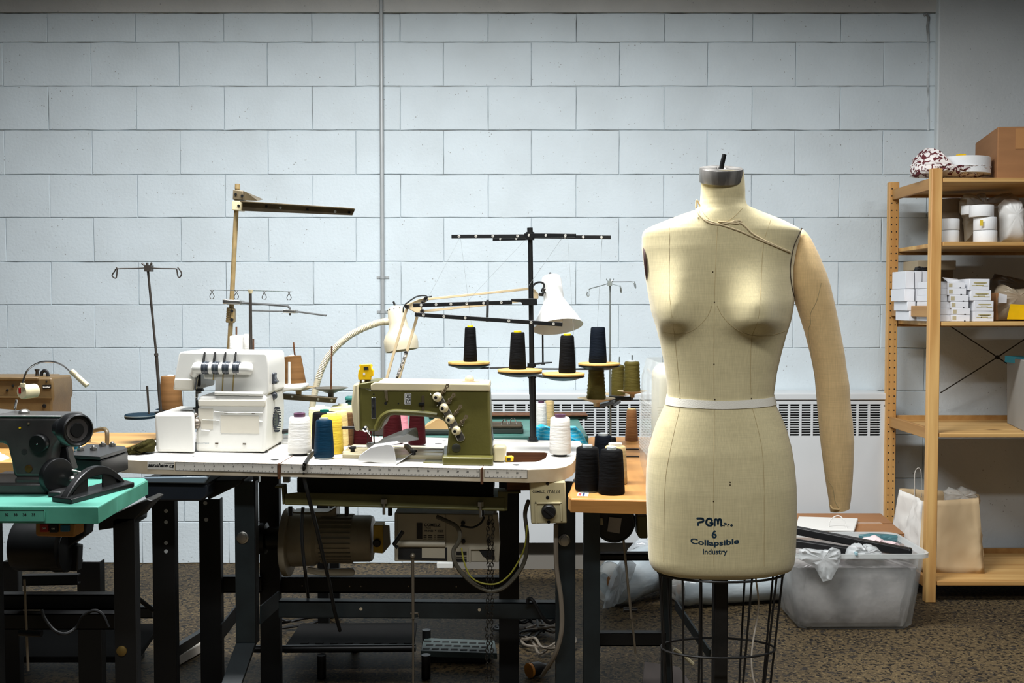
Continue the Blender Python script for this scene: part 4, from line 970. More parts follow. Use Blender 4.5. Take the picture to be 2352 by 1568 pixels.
build('foot_lever', MB().pp([(705, 1303), (735, 1308), (810, 1305), (816, 1312), (812, 1322), (740, 1322), (705, 1316)], my - .04, .012), MOT, mo, bev=.002)

COM = mat('control_box_paint', (176, 168, 148), .5, var=.06, vscale=8)
CY_ = 2.80
cbx = thing('control_box', 'beige grey motor control box with printed maker name, hung beside the ribbed motor', 'control box', P(1028, 1235, CY_ + .07))
def u10(x, y): return (960 + x / 10.69, 1180 + y / 10.69)
build('housing', MB().pp([(906, 1177), (1140, 1182), (1140, 1291), (906, 1289)], CY_, .14), COM, cbx, bev=.003)
build('side_flange', MB().pp([(1131, 1180), (1144, 1182), (1149, 1250), (1146, 1291), (1137, 1291), (1134, 1262)], CY_ - .012, .03), COM, cbx, bev=.002)
sp = build('cover_plate', MB().pp([(914, 1179), (1023, 1181), (1023, 1256), (914, 1254)], CY_ - .004, .004), COM, cbx, bev=.001)
build('rounded_ledge', MB().tube([P(915, 1248, CY_ - .002), P(1023, 1249, CY_ - .002)], m(8, CY_), 12), COM, sp)
op = build('open_bay', MB().pp([(915, 1257), (1027, 1257), (1027, 1287), (915, 1285)], CY_ - .0012, .001), SLOT, cbx, sm=0)
build('bay_plate', MB().pp([(969, 1258), (1022, 1259), (1022, 1282), (969, 1281)], CY_ - .004, .003), COM, op, sm=0)
build('black_window', MB().pp([(957, 1201), (970, 1201), (970, 1238), (957, 1237)], CY_ - .006, .004), BLACKP, sp, sm=0)
tx = MB(); ex_ = V((1, 0, -.012)); 
text_on(tx, 'COMELZ', P(993, 1208.8, CY_ - .0046), ex_, eu, wid=m(38, CY_), bold=.03)
text_on(tx, 'ITALIA', P(982, 1213.6, CY_ - .0046), ex_, eu, wid=m(16, CY_))
text_on(tx, 'ANNO  *  CZ0', P(996, 1221.6, CY_ - .0046), ex_, eu, wid=m(44, CY_), bold=.02)
for k in range(3):
    for a, b in ((973, 980), (983, 993), (998, 1000), (1004, 1020)):
        tx.add([P(a, 1229 + 3.8 * k, CY_ - .0046), P(b, 1229 + 3.8 * k, CY_ - .0046), P(b, 1230.8 + 3.8 * k, CY_ - .0046), P(a, 1230.8 + 3.8 * k, CY_ - .0046)], [(0, 1, 2, 3)])
build('lettering', tx, INK, sp, sm=0, fixn=False)
for x, y, r_ in ((1107, 222, 5), (1117, 668, 5), (1733, 668, 5), (1730, 225, 4.5), (588, 712, 3.4), (36, 675, 3)):
    c = P(*u10(x, y), CY_ - .001); build('screw', MB().lathe(c, [(m(r_, CY_), 0), (m(r_, CY_), .004), (0, .005)], 14, (0, -1, 0)), BLACKM, cbx)
build('vent_grid', MB().pp([u10(*q) for q in ((940, 925), (1195, 925), (1195, 1185), (940, 1185))], CY_ - .0012, .001), SLOT, cbx, sm=0)
vg = MB()
for yy in (1025, 1050, 1105): vg.pp([u10(*q) for q in ((940, yy - 8), (1195, yy - 8), (1195, yy + 4), (940, yy + 4))], CY_ - .003, .002)
build('vent_bar', vg, COM, cbx, sm=0, kind='stuff')
bay = build('belt_opening', MB().pp([u10(*q) for q in ((1500, 890), (1870, 890), (1870, 1120), (1740, 1120), (1600, 1040))], CY_ - .0012, .001), SLOT, cbx, sm=0)
build('opening_lip', MB().pp([u10(*q) for q in ((1250, 835), (1870, 835), (1870, 880), (1300, 880), (1300, 1190), (1250, 1190))], CY_ - .006, .006), COM, cbx, bev=.001)
build('release_handle', MB().tube([P(914, 1257, 2.76), P(905, 1250, 2.76), P(925, 1220, 2.76)], .006, 10), BLACKM, cbx)

SWB = mat('switch_box_paint', (188, 178, 140), .5, var=.06, vscale=9)
SY = 2.60
sw = thing('switch_box', 'beige motor switch box with black rotary knob under the corner of the white table', 'switch box', P(1259, 1155, SY + .03))
def u2(x, y): return (1180 + x / 3.733, 800 + y / 3.733)
swb = build('housing', MB().pp([u2(*q) for q in ((135, 1145), (443, 1143), (457, 1498), (150, 1504))], SY, .06), SWB, sw, bev=.003)
tx = MB(); text_on(tx, 'COMELZ_', P(1238.5, 1132.2, SY - .0006), ex_ * 1, eu, wid=m(31, SY), bold=.03); text_on(tx, 'ITALIA', P(1271.5, 1132.4, SY - .0006), ex_, eu, wid=m(30, SY), shear=.25)
build('lettering', tx, INK, swb, sm=0, fixn=False)
fr_ = MB()
for a in (((180, 1318), (412, 1318), (412, 1334), (180, 1334)), ((180, 1318), (196, 1318), (200, 1500), (184, 1500)), ((400, 1318), (414, 1318), (418, 1480), (402, 1480))): fr_.pp([u2(*q) for q in a], SY - .005, .006)
build('knob_surround', fr_, SWB, sw, bev=.0008)
c = P(1260, 1173.5, SY); build('rotary_knob', MB().lathe(c, [(m(17, SY), 0), (m(16.5, SY), .014), (m(14, SY), .018), (0, .018)], 28, (0, -1, 0)).bar(c + V((-.012, -.019, .01)), c + V((.012, -.019, -.01)), .006, .005), BLACKP, sw)
for x, y in ((290, 1156), (290, 1277), (300, 1488)):
    c = P(*u2(x, y), SY); build('screw', MB().lathe(c, [(.0045, 0), (.0042, .002), (0, .003)], 14, (0, -1, 0)), BLACKM, sw)

dr = thing('under_table_drawer', 'black plastic slide out drawer under the free end of the white table', 'drawer', P(405, 1130, 2.75))
DRM = mat('blue_black_plastic', (36, 42, 50), .3, var=.15, vscale=12)
build('tray', MB().pp([(329, 1108), (478, 1112), (477, 1140), (462, 1151), (345, 1151), (331, 1144)], 2.60, .34), DRM, dr, bev=.006)
build('handle_lip', MB().pp([(325, 1096), (474, 1093), (478, 1098), (470, 1111), (330, 1109)], 2.585, .02), mat('glossy_lip', (92, 104, 112), .18), dr, bev=.004)
build('slide_frame', MB().pp([(478, 1104), (556, 1102), (552, 1112), (482, 1146), (476, 1146)], 2.66, .2), BLACKP, dr, bev=.003)

def cable(name, pts, r, mt, label, k=6, cat='cable'):
    q = smooth_path(pt3(pts), k); return one(name, MB().tube(q, r, 8), mt, label, cat, q[0])
q0 = [on_tab(742, 1026, .006), on_tab(728, 1034, .006), on_tab(716, 1042, .006), on_tab(708, 1052, .004), on_tab(701, 1064, .004), on_front(698.5, 1070, .006)] + pt3([(699, 1100, 2.60), (706, 1130, 2.60), (715, 1165, 2.62), (728, 1215, 2.65), (745, 1290, 2.7), (757, 1340, 2.75), (768, 1400, 2.8), (781, 1448, 2.85)])
one('power_cable', MB().tube(smooth_path(q0, 6), .0052, 8), CABLE, 'thick black cable draped over the front edge of the white table', 'cable', q0[0])
cable('power_cable', [(696, 1165, 2.7), (693, 1210, 2.7), (696, 1270, 2.7), (703, 1330, 2.75), (709, 1390, 3.2), (706, 1412, 3.3)], .0048, CABLE, 'black cable hanging straight down in front of the ribbed motor')
cable('power_cable', [(1003, 1186, 2.76), (1030, 1198, 2.75), (1050, 1210, 2.75), (1057, 1230, 2.75), (1050, 1250, 2.75), (1042, 1262, 2.75), (1043, 1285, 2.74), (1055, 1308, 2.74), (1080, 1334, 2.74), (1105, 1350, 2.74), (1130, 1357, 2.74), (1160, 1347, 2.74), (1190, 1315, 2.74), (1207, 1280, 2.74), (1211, 1230, 2.72), (1206, 1180, 2.7), (1214, 1150, 2.68)], .006, mat('grey_green_cable', (84, 80, 68), .55), 'loop of thick grey cable from the control box to the switch box')
cable('power_cable', [(1060, 1258, 2.745), (1066, 1290, 2.73), (1080, 1322, 2.72), (1105, 1338, 2.72), (1140, 1340, 2.72), (1168, 1322, 2.72), (1190, 1290, 2.72), (1205, 1255, 2.7), (1211, 1205, 2.7)], .0022, mat('yellow_green_wire', (150, 146, 50), .5), 'thin yellow green earth wire looping below the control box')
cable('power_cable', [(1058, 1207, 2.775), (1085, 1211, 2.775), (1105, 1200, 2.775), (1112, 1186, 2.775)], .003, CABLE, 'short black wire arching across the face of the control box')
cable('power_cable', [(1277, 1203, 2.66), (1277, 1260, 2.66), (1279, 1310, 2.66), (1288, 1370, 2.66), (1291, 1420, 2.66), (1288, 1460, 2.66), (1274, 1505, 2.68), (1256, 1535, 2.75), (1246, 1550, 2.9)], .0065, GCABLE, 'thick grey beige cable running down the front leg below the switch box')
cable('power_cable', [(1212, 1385, 2.84), (1214, 1375, 2.84), (1224, 1378, 2.83), (1236, 1400, 2.83), (1248, 1420, 2.83), (1262, 1430, 2.84), (1276, 1424, 2.86)], .0055, CABLE, 'stub of dark cable hooked over the front crossbar beside the leg')
ch = MB(); n = 46
for strand in (-5, 5):
    for i in range(n):
        y = 1190 + 8.2 * i; x = 1127 + strand - i * .08 + 1.3 * math.sin(i * .9 + strand); c = P(x, y, 2.74); s = i % 2
        u = V((1, 0, 0)) if s else V((0, 1, 0)); L_ = .0075
        ch.tube([c + u * (.0042 * math.cos(t)) + V((0, 0, L_ * math.sin(t))) for t in [2 * math.pi * k / 8 for k in range(9)]], .0012, 5, cap=False)
one('lift_chain', ch, mat('dark_chain_steel', (58, 54, 48), .4, .7), 'doubled dark steel chain hanging beside the control box', 'chain', P(1127, 1190, 2.74), kind='thing', sm=60)
td = thing('treadle_rod', 'thin steel treadle rod with clamp hanging below the control box', 'rod', P(949, 1275, 2.77))
ROD = mat('dull_rod_steel', (140, 132, 118), .4, .7)
build('rod', MB().cyl(P(948, 1275, 2.77), P(949, 1420, 2.77), .0042).cyl(P(949, 1390, 2.776), P(949, 1600, 2.776), .003), ROD, td)
build('ball_joint', MB().ball(P(948, 1276, 2.765), .008), ROD, td)
build('wire_clamp', MB().tube(pt3([(943, 1408, 2.77), (960, 1407, 2.77), (962, 1418, 2.77), (944, 1421, 2.77)]), .002, 6), STEEL, td)
# ---- pedals and clutter on the floor
tr = thing('foot_treadle', 'dark iron foot treadle plate below the white table, seen edge on', 'pedal', (-.25, 3.3, 0))
z_ = .075
build('plate', MB().hexa([onz(650, 1500, z_), onz(950, 1498, z_), onz(958, 1440, z_), onz(690, 1442, z_), onz(650, 1500, z_) + V((0, 0, .018)), onz(950, 1498, z_) + V((0, 0, .018)), onz(958, 1440, z_) + V((0, 0, .018)), onz(690, 1442, z_) + V((0, 0, .018))]), DULLB, tr, bev=.004)
rb = MB()
for k in range(8):
    a = onz(690 + 34 * k, 1478, z_ + .02); rb.box((a.x, a.y, z_ + .017), (a.x + .025, a.y + .012, z_ + .022))
build('tread_rib', rb, DULLB, tr, kind='stuff', sm=0)
for a in ((-.62, 3.2), (-.28, 3.2), (-.55, 3.45), (-.3, 3.45)):
    build('foot', MB().cyl((a[0], a[1], 0), (a[0], a[1], z_ + .002), .015), BLACKM, tr)
build('pivot_bar', MB().tube([onz(560, 1490, .10), onz(955, 1487, .10)], .012, 10), BLACKM, tr)
gp = thing('grated_pedal', 'grey green slotted pedal plate by the far table leg under the white table', 'pedal', onz(1050, 1485, .03))
G0 = [onz(966, 1494, .05), onz(1142, 1500, .05), onz(1136, 1470, .05), onz(975, 1464, .05)]
build('plate', MB().prism(G0, (0, 0, -.02)), mat('grey_green_casting', (70, 82, 80), .5, var=.2, vscale=20), gp, bev=.002)
sl = MB()
for r_ in range(3):
    for k in range(7):
        u = (k + .5 + (r_ % 2) * .3) / 8; v_ = (r_ + .6) / 3.6
        p = (G0[0] * (1 - u) + G0[1] * u) * (1 - v_) + (G0[3] * (1 - u) + G0[2] * u) * v_
        sl.box((p.x - .012, p.y - .006, p.z - .001), (p.x + .012, p.y + .006, p.z + .0012))
build('slot', sl, SLOT, gp, kind='stuff', sm=0)
for p in (G0[0], G0[1], G0[2], G0[3]):
    pass
build('support', MB().box((G0[0].x + .02, G0[0].y + .02, 0), (G0[1].x - .02, G0[2].y - .02, .032)), BLACKM, gp, bev=.003)
pw = thing('power_strip', 'white power strip with sockets lying on the floor between the dark table legs', 'power strip', onz(440, 1500, 0))
S0, S1 = onz(398, 1525, .004), onz(468, 1486, .004); d_ = (S1 - S0).normalized(); nn = V((-d_.y, d_.x, 0)) * .028
build('body', MB().prism([S0 - nn, S1 - nn, S1 + nn, S0 + nn], (0, 0, .035)), mat('old_white_plastic', (188, 180, 168), .5), pw, bev=.004)
so = MB()
for k in range(5):
    c = S0 + (S1 - S0) * (k + .6) / 5.4 + V((0, 0, .0355)); so.box((c.x - .008, c.y - .008, c.z - .001), (c.x - .003, c.y + .008, c.z + .0008)).box((c.x + .003, c.y - .008, c.z - .001), (c.x + .008, c.y + .008, c.z + .0008))
build('socket', so, SLOT, pw, kind='stuff', sm=0)
pg = thing('mains_plug', 'orange and black mains plug lying on the floor by the grey beige cable', 'plug', onz(1230, 1535, .02))
c = onz(1221, 1538, .025)
build('plug_face', MB().lathe(c, [(.0, 0), (.022, 0), (.024, .004), (.024, .012)], 20, (-.8, -.6, 0)), mat('orange_plug', (206, 132, 40), .5), pg)
build('plug_body', MB().lathe(c, [(.024, 0), (.022, .03), (.012, .05), (.008, .07)], 20, (.85, .5, 0)), BLACKP, pg)
rr = random.Random(5)
for k, (cxp, cyp, lb) in enumerate(((1195, 1452, 'tangle of dark cable on the floor behind the far table leg'), (1255, 1476, 'grey cable coil on the floor next to the table leg with the big bolt'), (690, 1420, 'heap of dark cable on the floor behind the foot treadle'))):
    c = onz(cxp, cyp, .01); pts = []
    for i in range(40):
        a = i * .55; pts.append(c + V(((.10 + rr.uniform(-.03, .03)) * math.cos(a) * (1.4 if k == 2 else .8), (.10 + rr.uniform(-.04, .04)) * math.sin(a), max(0, .018 * math.sin(i * 1.3)) + .002 + .0006 * i)))
    one('cable_coil', MB().tube(smooth_path(pts, 4), .005, 6), CABLE if k != 1 else GCABLE, lb, 'cable', c)
wbk = P(1027, 1305, 4.60); one('wall_socket_cover', MB().pbox(1003, 1292, 1040, 1318, 4.56, .07), mat('white_cover', (206, 206, 200), .6), 'small white cover box low on the wall under the white table', 'cover', (wbk.x, 4.6, wbk.z), bev=.004)

# ------------------------------------------------------------------ neighbouring tables
def legset(parent, specs, mt=LEGB):
    for x0, x1, yt, Y in specs:
        mb = MB(); channel(mb, x0, x1, yt, None, Y); build('leg', mb, mt, parent, bev=.001)
def dots(parent, pts, Y, r, mt, nm='leg_hole'):
    h = MB()
    for x, y in pts: c = P(x, y, Y); h.cyl(c + V((0, -.0008, 0)), c + V((0, .001, 0)), r, n=14)
    build(nm, h, mt, parent, kind='stuff')
PALE = mat('bare_metal_spot', (196, 200, 200), .5)
# wooden table beside the form
TABWOOD = wood('honey_wood_top', (176, 128, 68), (146, 100, 48), (9, 1.0, 9), False)
TABEDGE = wood('honey_wood_edge', (178, 128, 68), (140, 94, 46), (1.0, 9, 12), False)
WZ = .73
wd = thing('wooden_sewing_table', 'honey wood topped sewing table beside the dress form, endways to the camera', 'table', (.45, 2.8, 0))
wo = [(1311, 1144), (1485, 1148), (1640, 1150), (1560, 1004), (1356, 1003), (1349, 1006), (1308, 1128), (1307, 1137)]
build('table_top', MB().prism([onz(x, y, WZ) for x, y in wo], (0, 0, -.036)), TABWOOD, wd, bev=.004)
fe = MB(); strip(fe, [onz(x, y, WZ) for x, y in ((1308, 1128), (1307, 1137), (1311, 1144), (1485, 1148), (1640, 1150))], .004, .035, .0015, .004)
build('edge_band', fe, TABEDGE, wd, sm=30)
legset(wd, ((1341, 1379, 1150, 2.64), (1523, 1545, 1126, 2.80)), LEGM)
rail(1375, 1530, 1272, 1287, 2.72, .03, LEGB, wd); rail(1362, 1530, 1455, 1484, 2.72, .03, LEGB, wd)
build('brace', MB().bar(P(1552, 1388, 3.0), P(1630, 1502, 2.75), .006, .03), LEGM, wd)
lb = onz(1339, 1137, WZ + .001); c_ = MB().prism([onz(1325, 1139, WZ + .0004), onz(1350, 1139.5, WZ + .0004), onz(1353, 1131, WZ + .0004), onz(1328, 1131, WZ + .0004)], (0, 0, .0004))
stk = one('sticker', c_, LAB2, 'small white sticker with red and navy patches on the corner of the wooden table', 'sticker', lb, sm=0)
build('red_patch', MB().prism([onz(1328, 1138, WZ + .0009), onz(1335, 1138, WZ + .0009), onz(1336, 1132, WZ + .0009), onz(1330, 1132, WZ + .0009)], (0, 0, .0003)), mat('red_print', (160, 60, 60), .6), stk, sm=0)
build('navy_patch', MB().prism([onz(1337, 1138.6, WZ + .0009), onz(1342, 1138.6, WZ + .0009), onz(1344, 1132, WZ + .0009), onz(1339, 1132, WZ + .0009)], (0, 0, .0003)), mat('navy_patch', (40, 50, 90), .6), stk, sm=0)
m2 = thing('table_motor', 'round black motor with paper tags under the honey wood table', 'motor', P(1414, 1205, 2.72))
c = P(1412, 1200, 2.70)
build('motor_body', MB().lathe(c, [(.02, -.006), (.050, -.004), (.053, 0), (.058, .012), (.059, .08), (.05, .1)], 36, (0, 1, 0)), BLACKM, m2)
build('bell_ring', MB().tube([c + V((.051 * math.cos(t), -.004, .051 * math.sin(t))) for t in [2 * math.pi * k / 32 for k in range(33)]], .003, 6), LEGM, m2)
build('paper_tag', MB().pp([(1399, 1187), (1428, 1190), (1423, 1225), (1395, 1220)], 2.685, .0015), mat('grey_tag', (168, 164, 160), .7), m2, sm=0)
build('paper_tag', MB().pp([(1363, 1190), (1384, 1190), (1386, 1205), (1363, 1206)], 2.685, .0015), CREAM, m2, sm=0)
build('junction_box', MB().pp([(1463, 1184), (1488, 1184), (1488, 1237), (1470, 1237), (1464, 1230)], 2.70, .06), PAN, m2, bev=.004)
build('hanger', MB().box((c.x - .03, 2.72, c.z + .03), (c.x + .03, 2.78, WZ - .036)), BLACKM, m2)
r2 = thing('treadle_rod', 'pair of thin rods slanting down below the honey wood table', 'rod', P(1445, 1370, 2.64))
build('rod', MB().cyl(P(1432, 1240, 2.64), P(1450, 1420, 2.64), .0035), ROD, r2)
build('rod', MB().cyl(P(1443, 1345, 2.65), P(1460, 1500, 2.65), .003), ROD, r2)
build('clamp', MB().cyl(P(1432, 1400, 2.645), P(1464, 1401, 2.645), .006), BLACKM, r2)
p3_ = thing('foot_pedal', 'grey rubber topped foot pedal on the floor behind the cage stand', 'pedal', onz(1540, 1560, .06))
K = [onz(1474, 1575, .08), onz(1600, 1585, .08), onz(1560, 1530, .11), onz(1480, 1518, .11)]
build('plate', MB().prism(K, (0, 0, -.02)), mat('grey_rubber', (104, 96, 92), .8), p3_, bev=.003)
build('base', MB().box((K[0].x + .01, K[0].y + .02, 0), (K[1].x - .03, K[2].y - .01, .07)), BLACKM, p3_, bev=.003)
build('return_spring', MB().tube([P(1548, 1490, 2.9), P(1570, 1505, 2.9), P(1592, 1525, 2.9)], .006, 8), IVORY, p3_)

# teal table
TEAL = mat('teal_laminate', (84, 148, 132), .4, var=.12, vscale=6)
TEALE = mat('teal_edge', (76, 146, 124), .55, rgb2=(56, 116, 96), vscale=10)
ZT = .80
te = thing('teal_sewing_table', 'teal topped sewing table cut off by the picture edge', 'table', (-1.2, 2.3, 0))
to = [(225, 1163), (-250, 1160), (-120, 1092), (330, 1097), (337, 1101)]
tpl = [onz(x, y, ZT) for x, y in to]
build('table_top', MB().prism(tpl, (0, 0, -.036)), TEAL, te, bev=.002)
fe = MB(); strip(fe, [tpl[4], tpl[0], tpl[1]], .003, .035, .0012, .004)
for i in range(len(fe.v)): pass
build('edge_band', fe, TEALE, te, sm=0)
rt_ = MB(); e2 = (tpl[0] - tpl[1]).normalized()
y0 = tpl[0].y - .004
rp = build('ruler_tape', MB().box((P(-120, 1165, y0).x, y0, ZT - .030), (P(102, 1165, y0).x, y0 + .002, ZT - .007)), TEALE, te, sm=0)
text_y = ZT - .019
for k, s_ in enumerate(('32', '33', '34', '35')): text_on(rt_, s_, P(15 + 20.5 * k, 1165, y0 - .0006) * 1, (1, 0, 0), eu, hei=.006, bold=.03)
for v_ in rt_.v: pass
zc = P(15, 1165, y0).z
rt_.v = [V((p.x, p.y, p.z - zc + text_y)) for p in rt_.v]
x0_, x1_ = P(-120, 1165, y0).x, P(102, 1165, y0).x
rt_.box((x0_, y0 - .0008, ZT - .0075), (x1_, y0, ZT - .0065)).box((x0_, y0 - .0008, ZT - .0305), (x1_, y0, ZT - .0295)).box((x1_ - .001, y0 - .0008, ZT - .0305), (x1_, y0, ZT - .0065))
build('ruler_print', rt_, INK, rp, sm=0, fixn=False)
legset(te, ((259, 309, 1190, 2.30), (176, 230, 1290, 2.62), (-60, -10, 1190, 2.2)))
c = P(280, 1494, 2.30); build('bolt', MB().lathe(c, [(.0, -.001), (.012, -.001), (.012, .003), (.008, .005), (0, .006)], 18, (0, -1, 0)), mat('brassy_bolt', (120, 98, 52), .4, .6), te)
rail(-60, 262, 1366, 1400, 2.45, .03, LEGB, te); rail(51, 178, 1322, 1345, 2.55, .02, LEGB, te, dy=-2); rail(-60, 262, 1410, 1446, 2.40, .03, LEGB, te)
build('under_frame', MB().pp([(225, 1197), (338, 1146), (350, 1150), (310, 1192), (309, 1205), (226, 1218)], 2.3, .08), BLACKM, te, bev=.002)
tm = thing('table_motor', 'dark motor hanging under the teal table below the push button switch', 'motor', P(150, 1260, 2.45))
build('motor_body', MB().lathe(P(40, 1250, 2.45), [(.03, 0), (.062, .004), (.065, .02), (.064, .12), (.05, .125)], 28, (1, 0, 0)).lathe(P(130, 1262, 2.45), [(.03, 0), (.055, .002), (.055, .03), (.03, .034)], 28, (1, 0, 0)), BLACKM, tm)
build('hanger', MB().pp([(60, 1195), (200, 1195), (195, 1230), (150, 1262), (70, 1240)], 2.44, .05), BLACKM, tm, bev=.003)
build('drive_arm', MB().pp([(150, 1250), (180, 1255), (178, 1312), (165, 1312), (120, 1300), (110, 1290)], 2.46, .03), BLACKM, tm, bev=.003)
sbm = thing('push_button_switch', 'tan push button motor switch under the front edge of the teal table', 'switch', P(126, 1215, 2.12))
def u1(x, y): return (x / 3.35, 1100 + y / 3.35)
sbb = build('housing', MB().pp([u1(*q) for q in ((272, 335), (575, 345), (570, 448), (285, 440), (272, 425))], 2.13, .05), mat('tan_switch_plastic', (170, 118, 56), .5), sbm, bev=.003)
for a, mt_, l_ in (((305, 345, 370, 408), mat('red_button', (160, 36, 30), .4), 'red button'), ((378, 347, 442, 412), BLACKP, 'black button'), ((462, 354, 530, 406), mat('blue_button', (40, 100, 130), .4), 'blue button')):
    build('button', MB().pp([u1(a[0], a[1]), u1(a[2], a[1]), u1(a[2], a[3]), u1(a[0], a[3])], 2.124, .008), mt_, sbb, bev=.0015, label=l_)
tx = MB(); text_on(tx, 'OFF', P(*u1(337, 386), 2.1235), (1, 0, 0), eu, hei=.0035, bold=.02); text_on(tx, 'ON', P(*u1(408, 388), 2.1235), (1, 0, 0), eu, hei=.0035, bold=.02)
build('lettering', tx, LAB2, sbb, sm=0, fixn=False)
r3 = thing('treadle_rod', 'thin rod hanging below the teal table beside the picture edge', 'rod', P(62, 1450, 2.35))
build('rod', MB().cyl(P(56, 1330, 2.35), P(65, 1540, 2.35), .003), ROD, r3); build('clamp', MB().cyl(P(45, 1452, 2.35), P(96, 1455, 2.35), .008), BLACKM, r3)
cable('power_cable', [(96, 1400, 2.38), (103, 1420, 2.38), (125, 1447, 2.38), (150, 1455, 2.38), (175, 1440, 2.4), (190, 1415, 2.4), (215, 1402, 2.4), (235, 1410, 2.4), (250, 1440, 2.4)], .004, CABLE, 'black cable drooping under the teal table')
cable('power_cable', [(305, 1365, 2.6), (325, 1380, 2.65), (350, 1400, 2.72)], .006, CABLE, 'short black cable between the legs of the teal table and the next')
tr2 = thing('foot_treadle', 'broad dark treadle plate on the floor behind the teal table legs', 'pedal', (-1.5, 3.3, 0))
build('plate', MB().hexa([(-1.75, 3.2, .05), (-1.22, 3.2, .05), (-1.22, 3.42, .09), (-1.75, 3.42, .09), (-1.75, 3.2, .07), (-1.22, 3.2, .07), (-1.22, 3.42, .11), (-1.75, 3.42, .11)]), DULLB, tr2, bev=.003)
for x in (-1.7, -1.3): build('stand_foot', MB().box((x, 3.22, 0), (x + .03, 3.40, .06)), BLACKM, tr2)

# tan table behind, with its drilled legs
ZB = .80
tb2 = thing('tan_work_table', 'pale tan wood table behind the teal table and the white table', 'table', (-1.4, 3.2, 0))
bo = [(-1.98, 2.62), (-1.16, 2.62), (-1.10, 3.22), (-2.05, 3.22)]
TANW = wood('tan_table_top', (186, 146, 88), (166, 124, 66), (1.0, 8, 8), False)
build('table_top', MB().prism([V((x, y, ZB)) for x, y in bo], (0, 0, -.036)), TANW, tb2, bev=.004)
bo2 = [(-1.16, 2.98), (-.62, 2.98), (-.58, 3.24), (-1.16, 3.22)]
legset(tb2, ((348, 400, 1148, 2.78), (456, 505, 1146, 3.02), (5, 40, 1290, 3.0)))
dots(tb2, [u1(1278, y) for y in (245, 330, 490, 555)], 2.78, .0055, PALE)
dots(tb2, ((471.6, 1155), (473.7, 1193)), 3.02, .0062, PALE)
rail(505, 600, 1325, 1361, 3.05, .03, LEGB, tb2); rail(100, 350, 1395, 1420, 3.0, .03, LEGB, tb2); rail(330, 560, 1100, 1116, 3.0, .2, LEGB, tb2)
build('brace', MB().bar(P(508, 1452, 3.0), P(560, 1385, 3.3), .006, .05), LEGB, tb2)
build('foot_bar', MB().bar(P(395, 1500, 2.85), P(470, 1452, 3.25), .02, .03), LEGB, tb2)
# ------------------------------------------------------------------ green flatbed machine on the white table
def u5(x, y): return (780 + x / 4.2, 780 + y / 4.2)
def q5(l): return [u5(*q) for q in l]
GY = 2.64
def flat_on(o): o.z = tz(o.x); return o
gm = thing('industrial_sewing_machine', 'olive green industrial sewing machine with cream top cover on the white table', 'sewing machine', flat_on(P(980, 1060, GY + .08)))
body = [(186, 425), (300, 470), (1448, 470), (1452, 700), (1478, 1128), (1030, 1126), (1052, 880), (1040, 835), (1010, 790), (965, 765), (820, 745), (650, 735), (520, 727), (470, 745), (430, 785), (404, 845), (385, 880), (250, 888), (190, 884)]
bo_ = build('cast_body', MB().pp(q5(body), GY, .145), KHAKI, gm, bev=.007, seg=3)
build('column_side', MB().pp(q5([(1300, 480), (1448, 480), (1478, 1120), (1310, 1120)]), GY + .02, .16), KHAKI, bo_, bev=.02, seg=3)
rl = MB(); rl.tube([P(*u5(*q), GY - .001) for q in px_path([(345, 870), (385, 770), (440, 715), (520, 690), (650, 695), (820, 705), (940, 720)], 4)], .006, 8)
build('cast_rib', rl, KHAKI, bo_)
build('base_block', MB().prism([on_tab(*q, up=.0002) for q in ((1016, 1068), (1133, 1070), (1134, 1040), (1020, 1040))], (0, 0, .022)), KHAKI, gm, bev=.004)
build('bed_plate', MB().prism([on_tab(*q, up=-.002) for q in ((972, 1065), (1018, 1066.5), (1022, 1046), (990, 1046))], (0, 0, .005)), KHAKI, gm, bev=.001)
build('top_cover', MB().pp(q5([(298, 432), (340, 410), (1440, 428), (1449, 434), (1449, 496), (300, 490)]), GY - .006, .155), CREAM, gm, bev=.006, seg=3)
build('end_cover', MB().pp(q5([(132, 428), (186, 418), (190, 886), (146, 880), (128, 780), (110, 620)]), GY - .004, .13), CREAM, gm, bev=.006, seg=3)
build('head_cap', MB().pp(q5([(186, 424), (300, 404), (370, 406), (300, 432), (298, 480), (186, 470)]), GY - .002, .13), KHAKI, gm, bev=.003)
kb = MB(); c = P(*u5(1252, 415), GY + .07)
kb.lathe(c, [(m(24, GY) , 0), (m(24, GY), .003), (m(12, GY), .004)], 24)
kb.lathe(c + V((0, 0, .003)), [(m(11, GY), 0), (m(11, GY), .006), (m(10, GY), .012), (m(6, GY), .016), (0, .0175)], 20)
build('oil_sight_dome', kb, mat('clear_amber_dome', (206, 186, 150), .08, alpha=.75, spec=.9), gm)
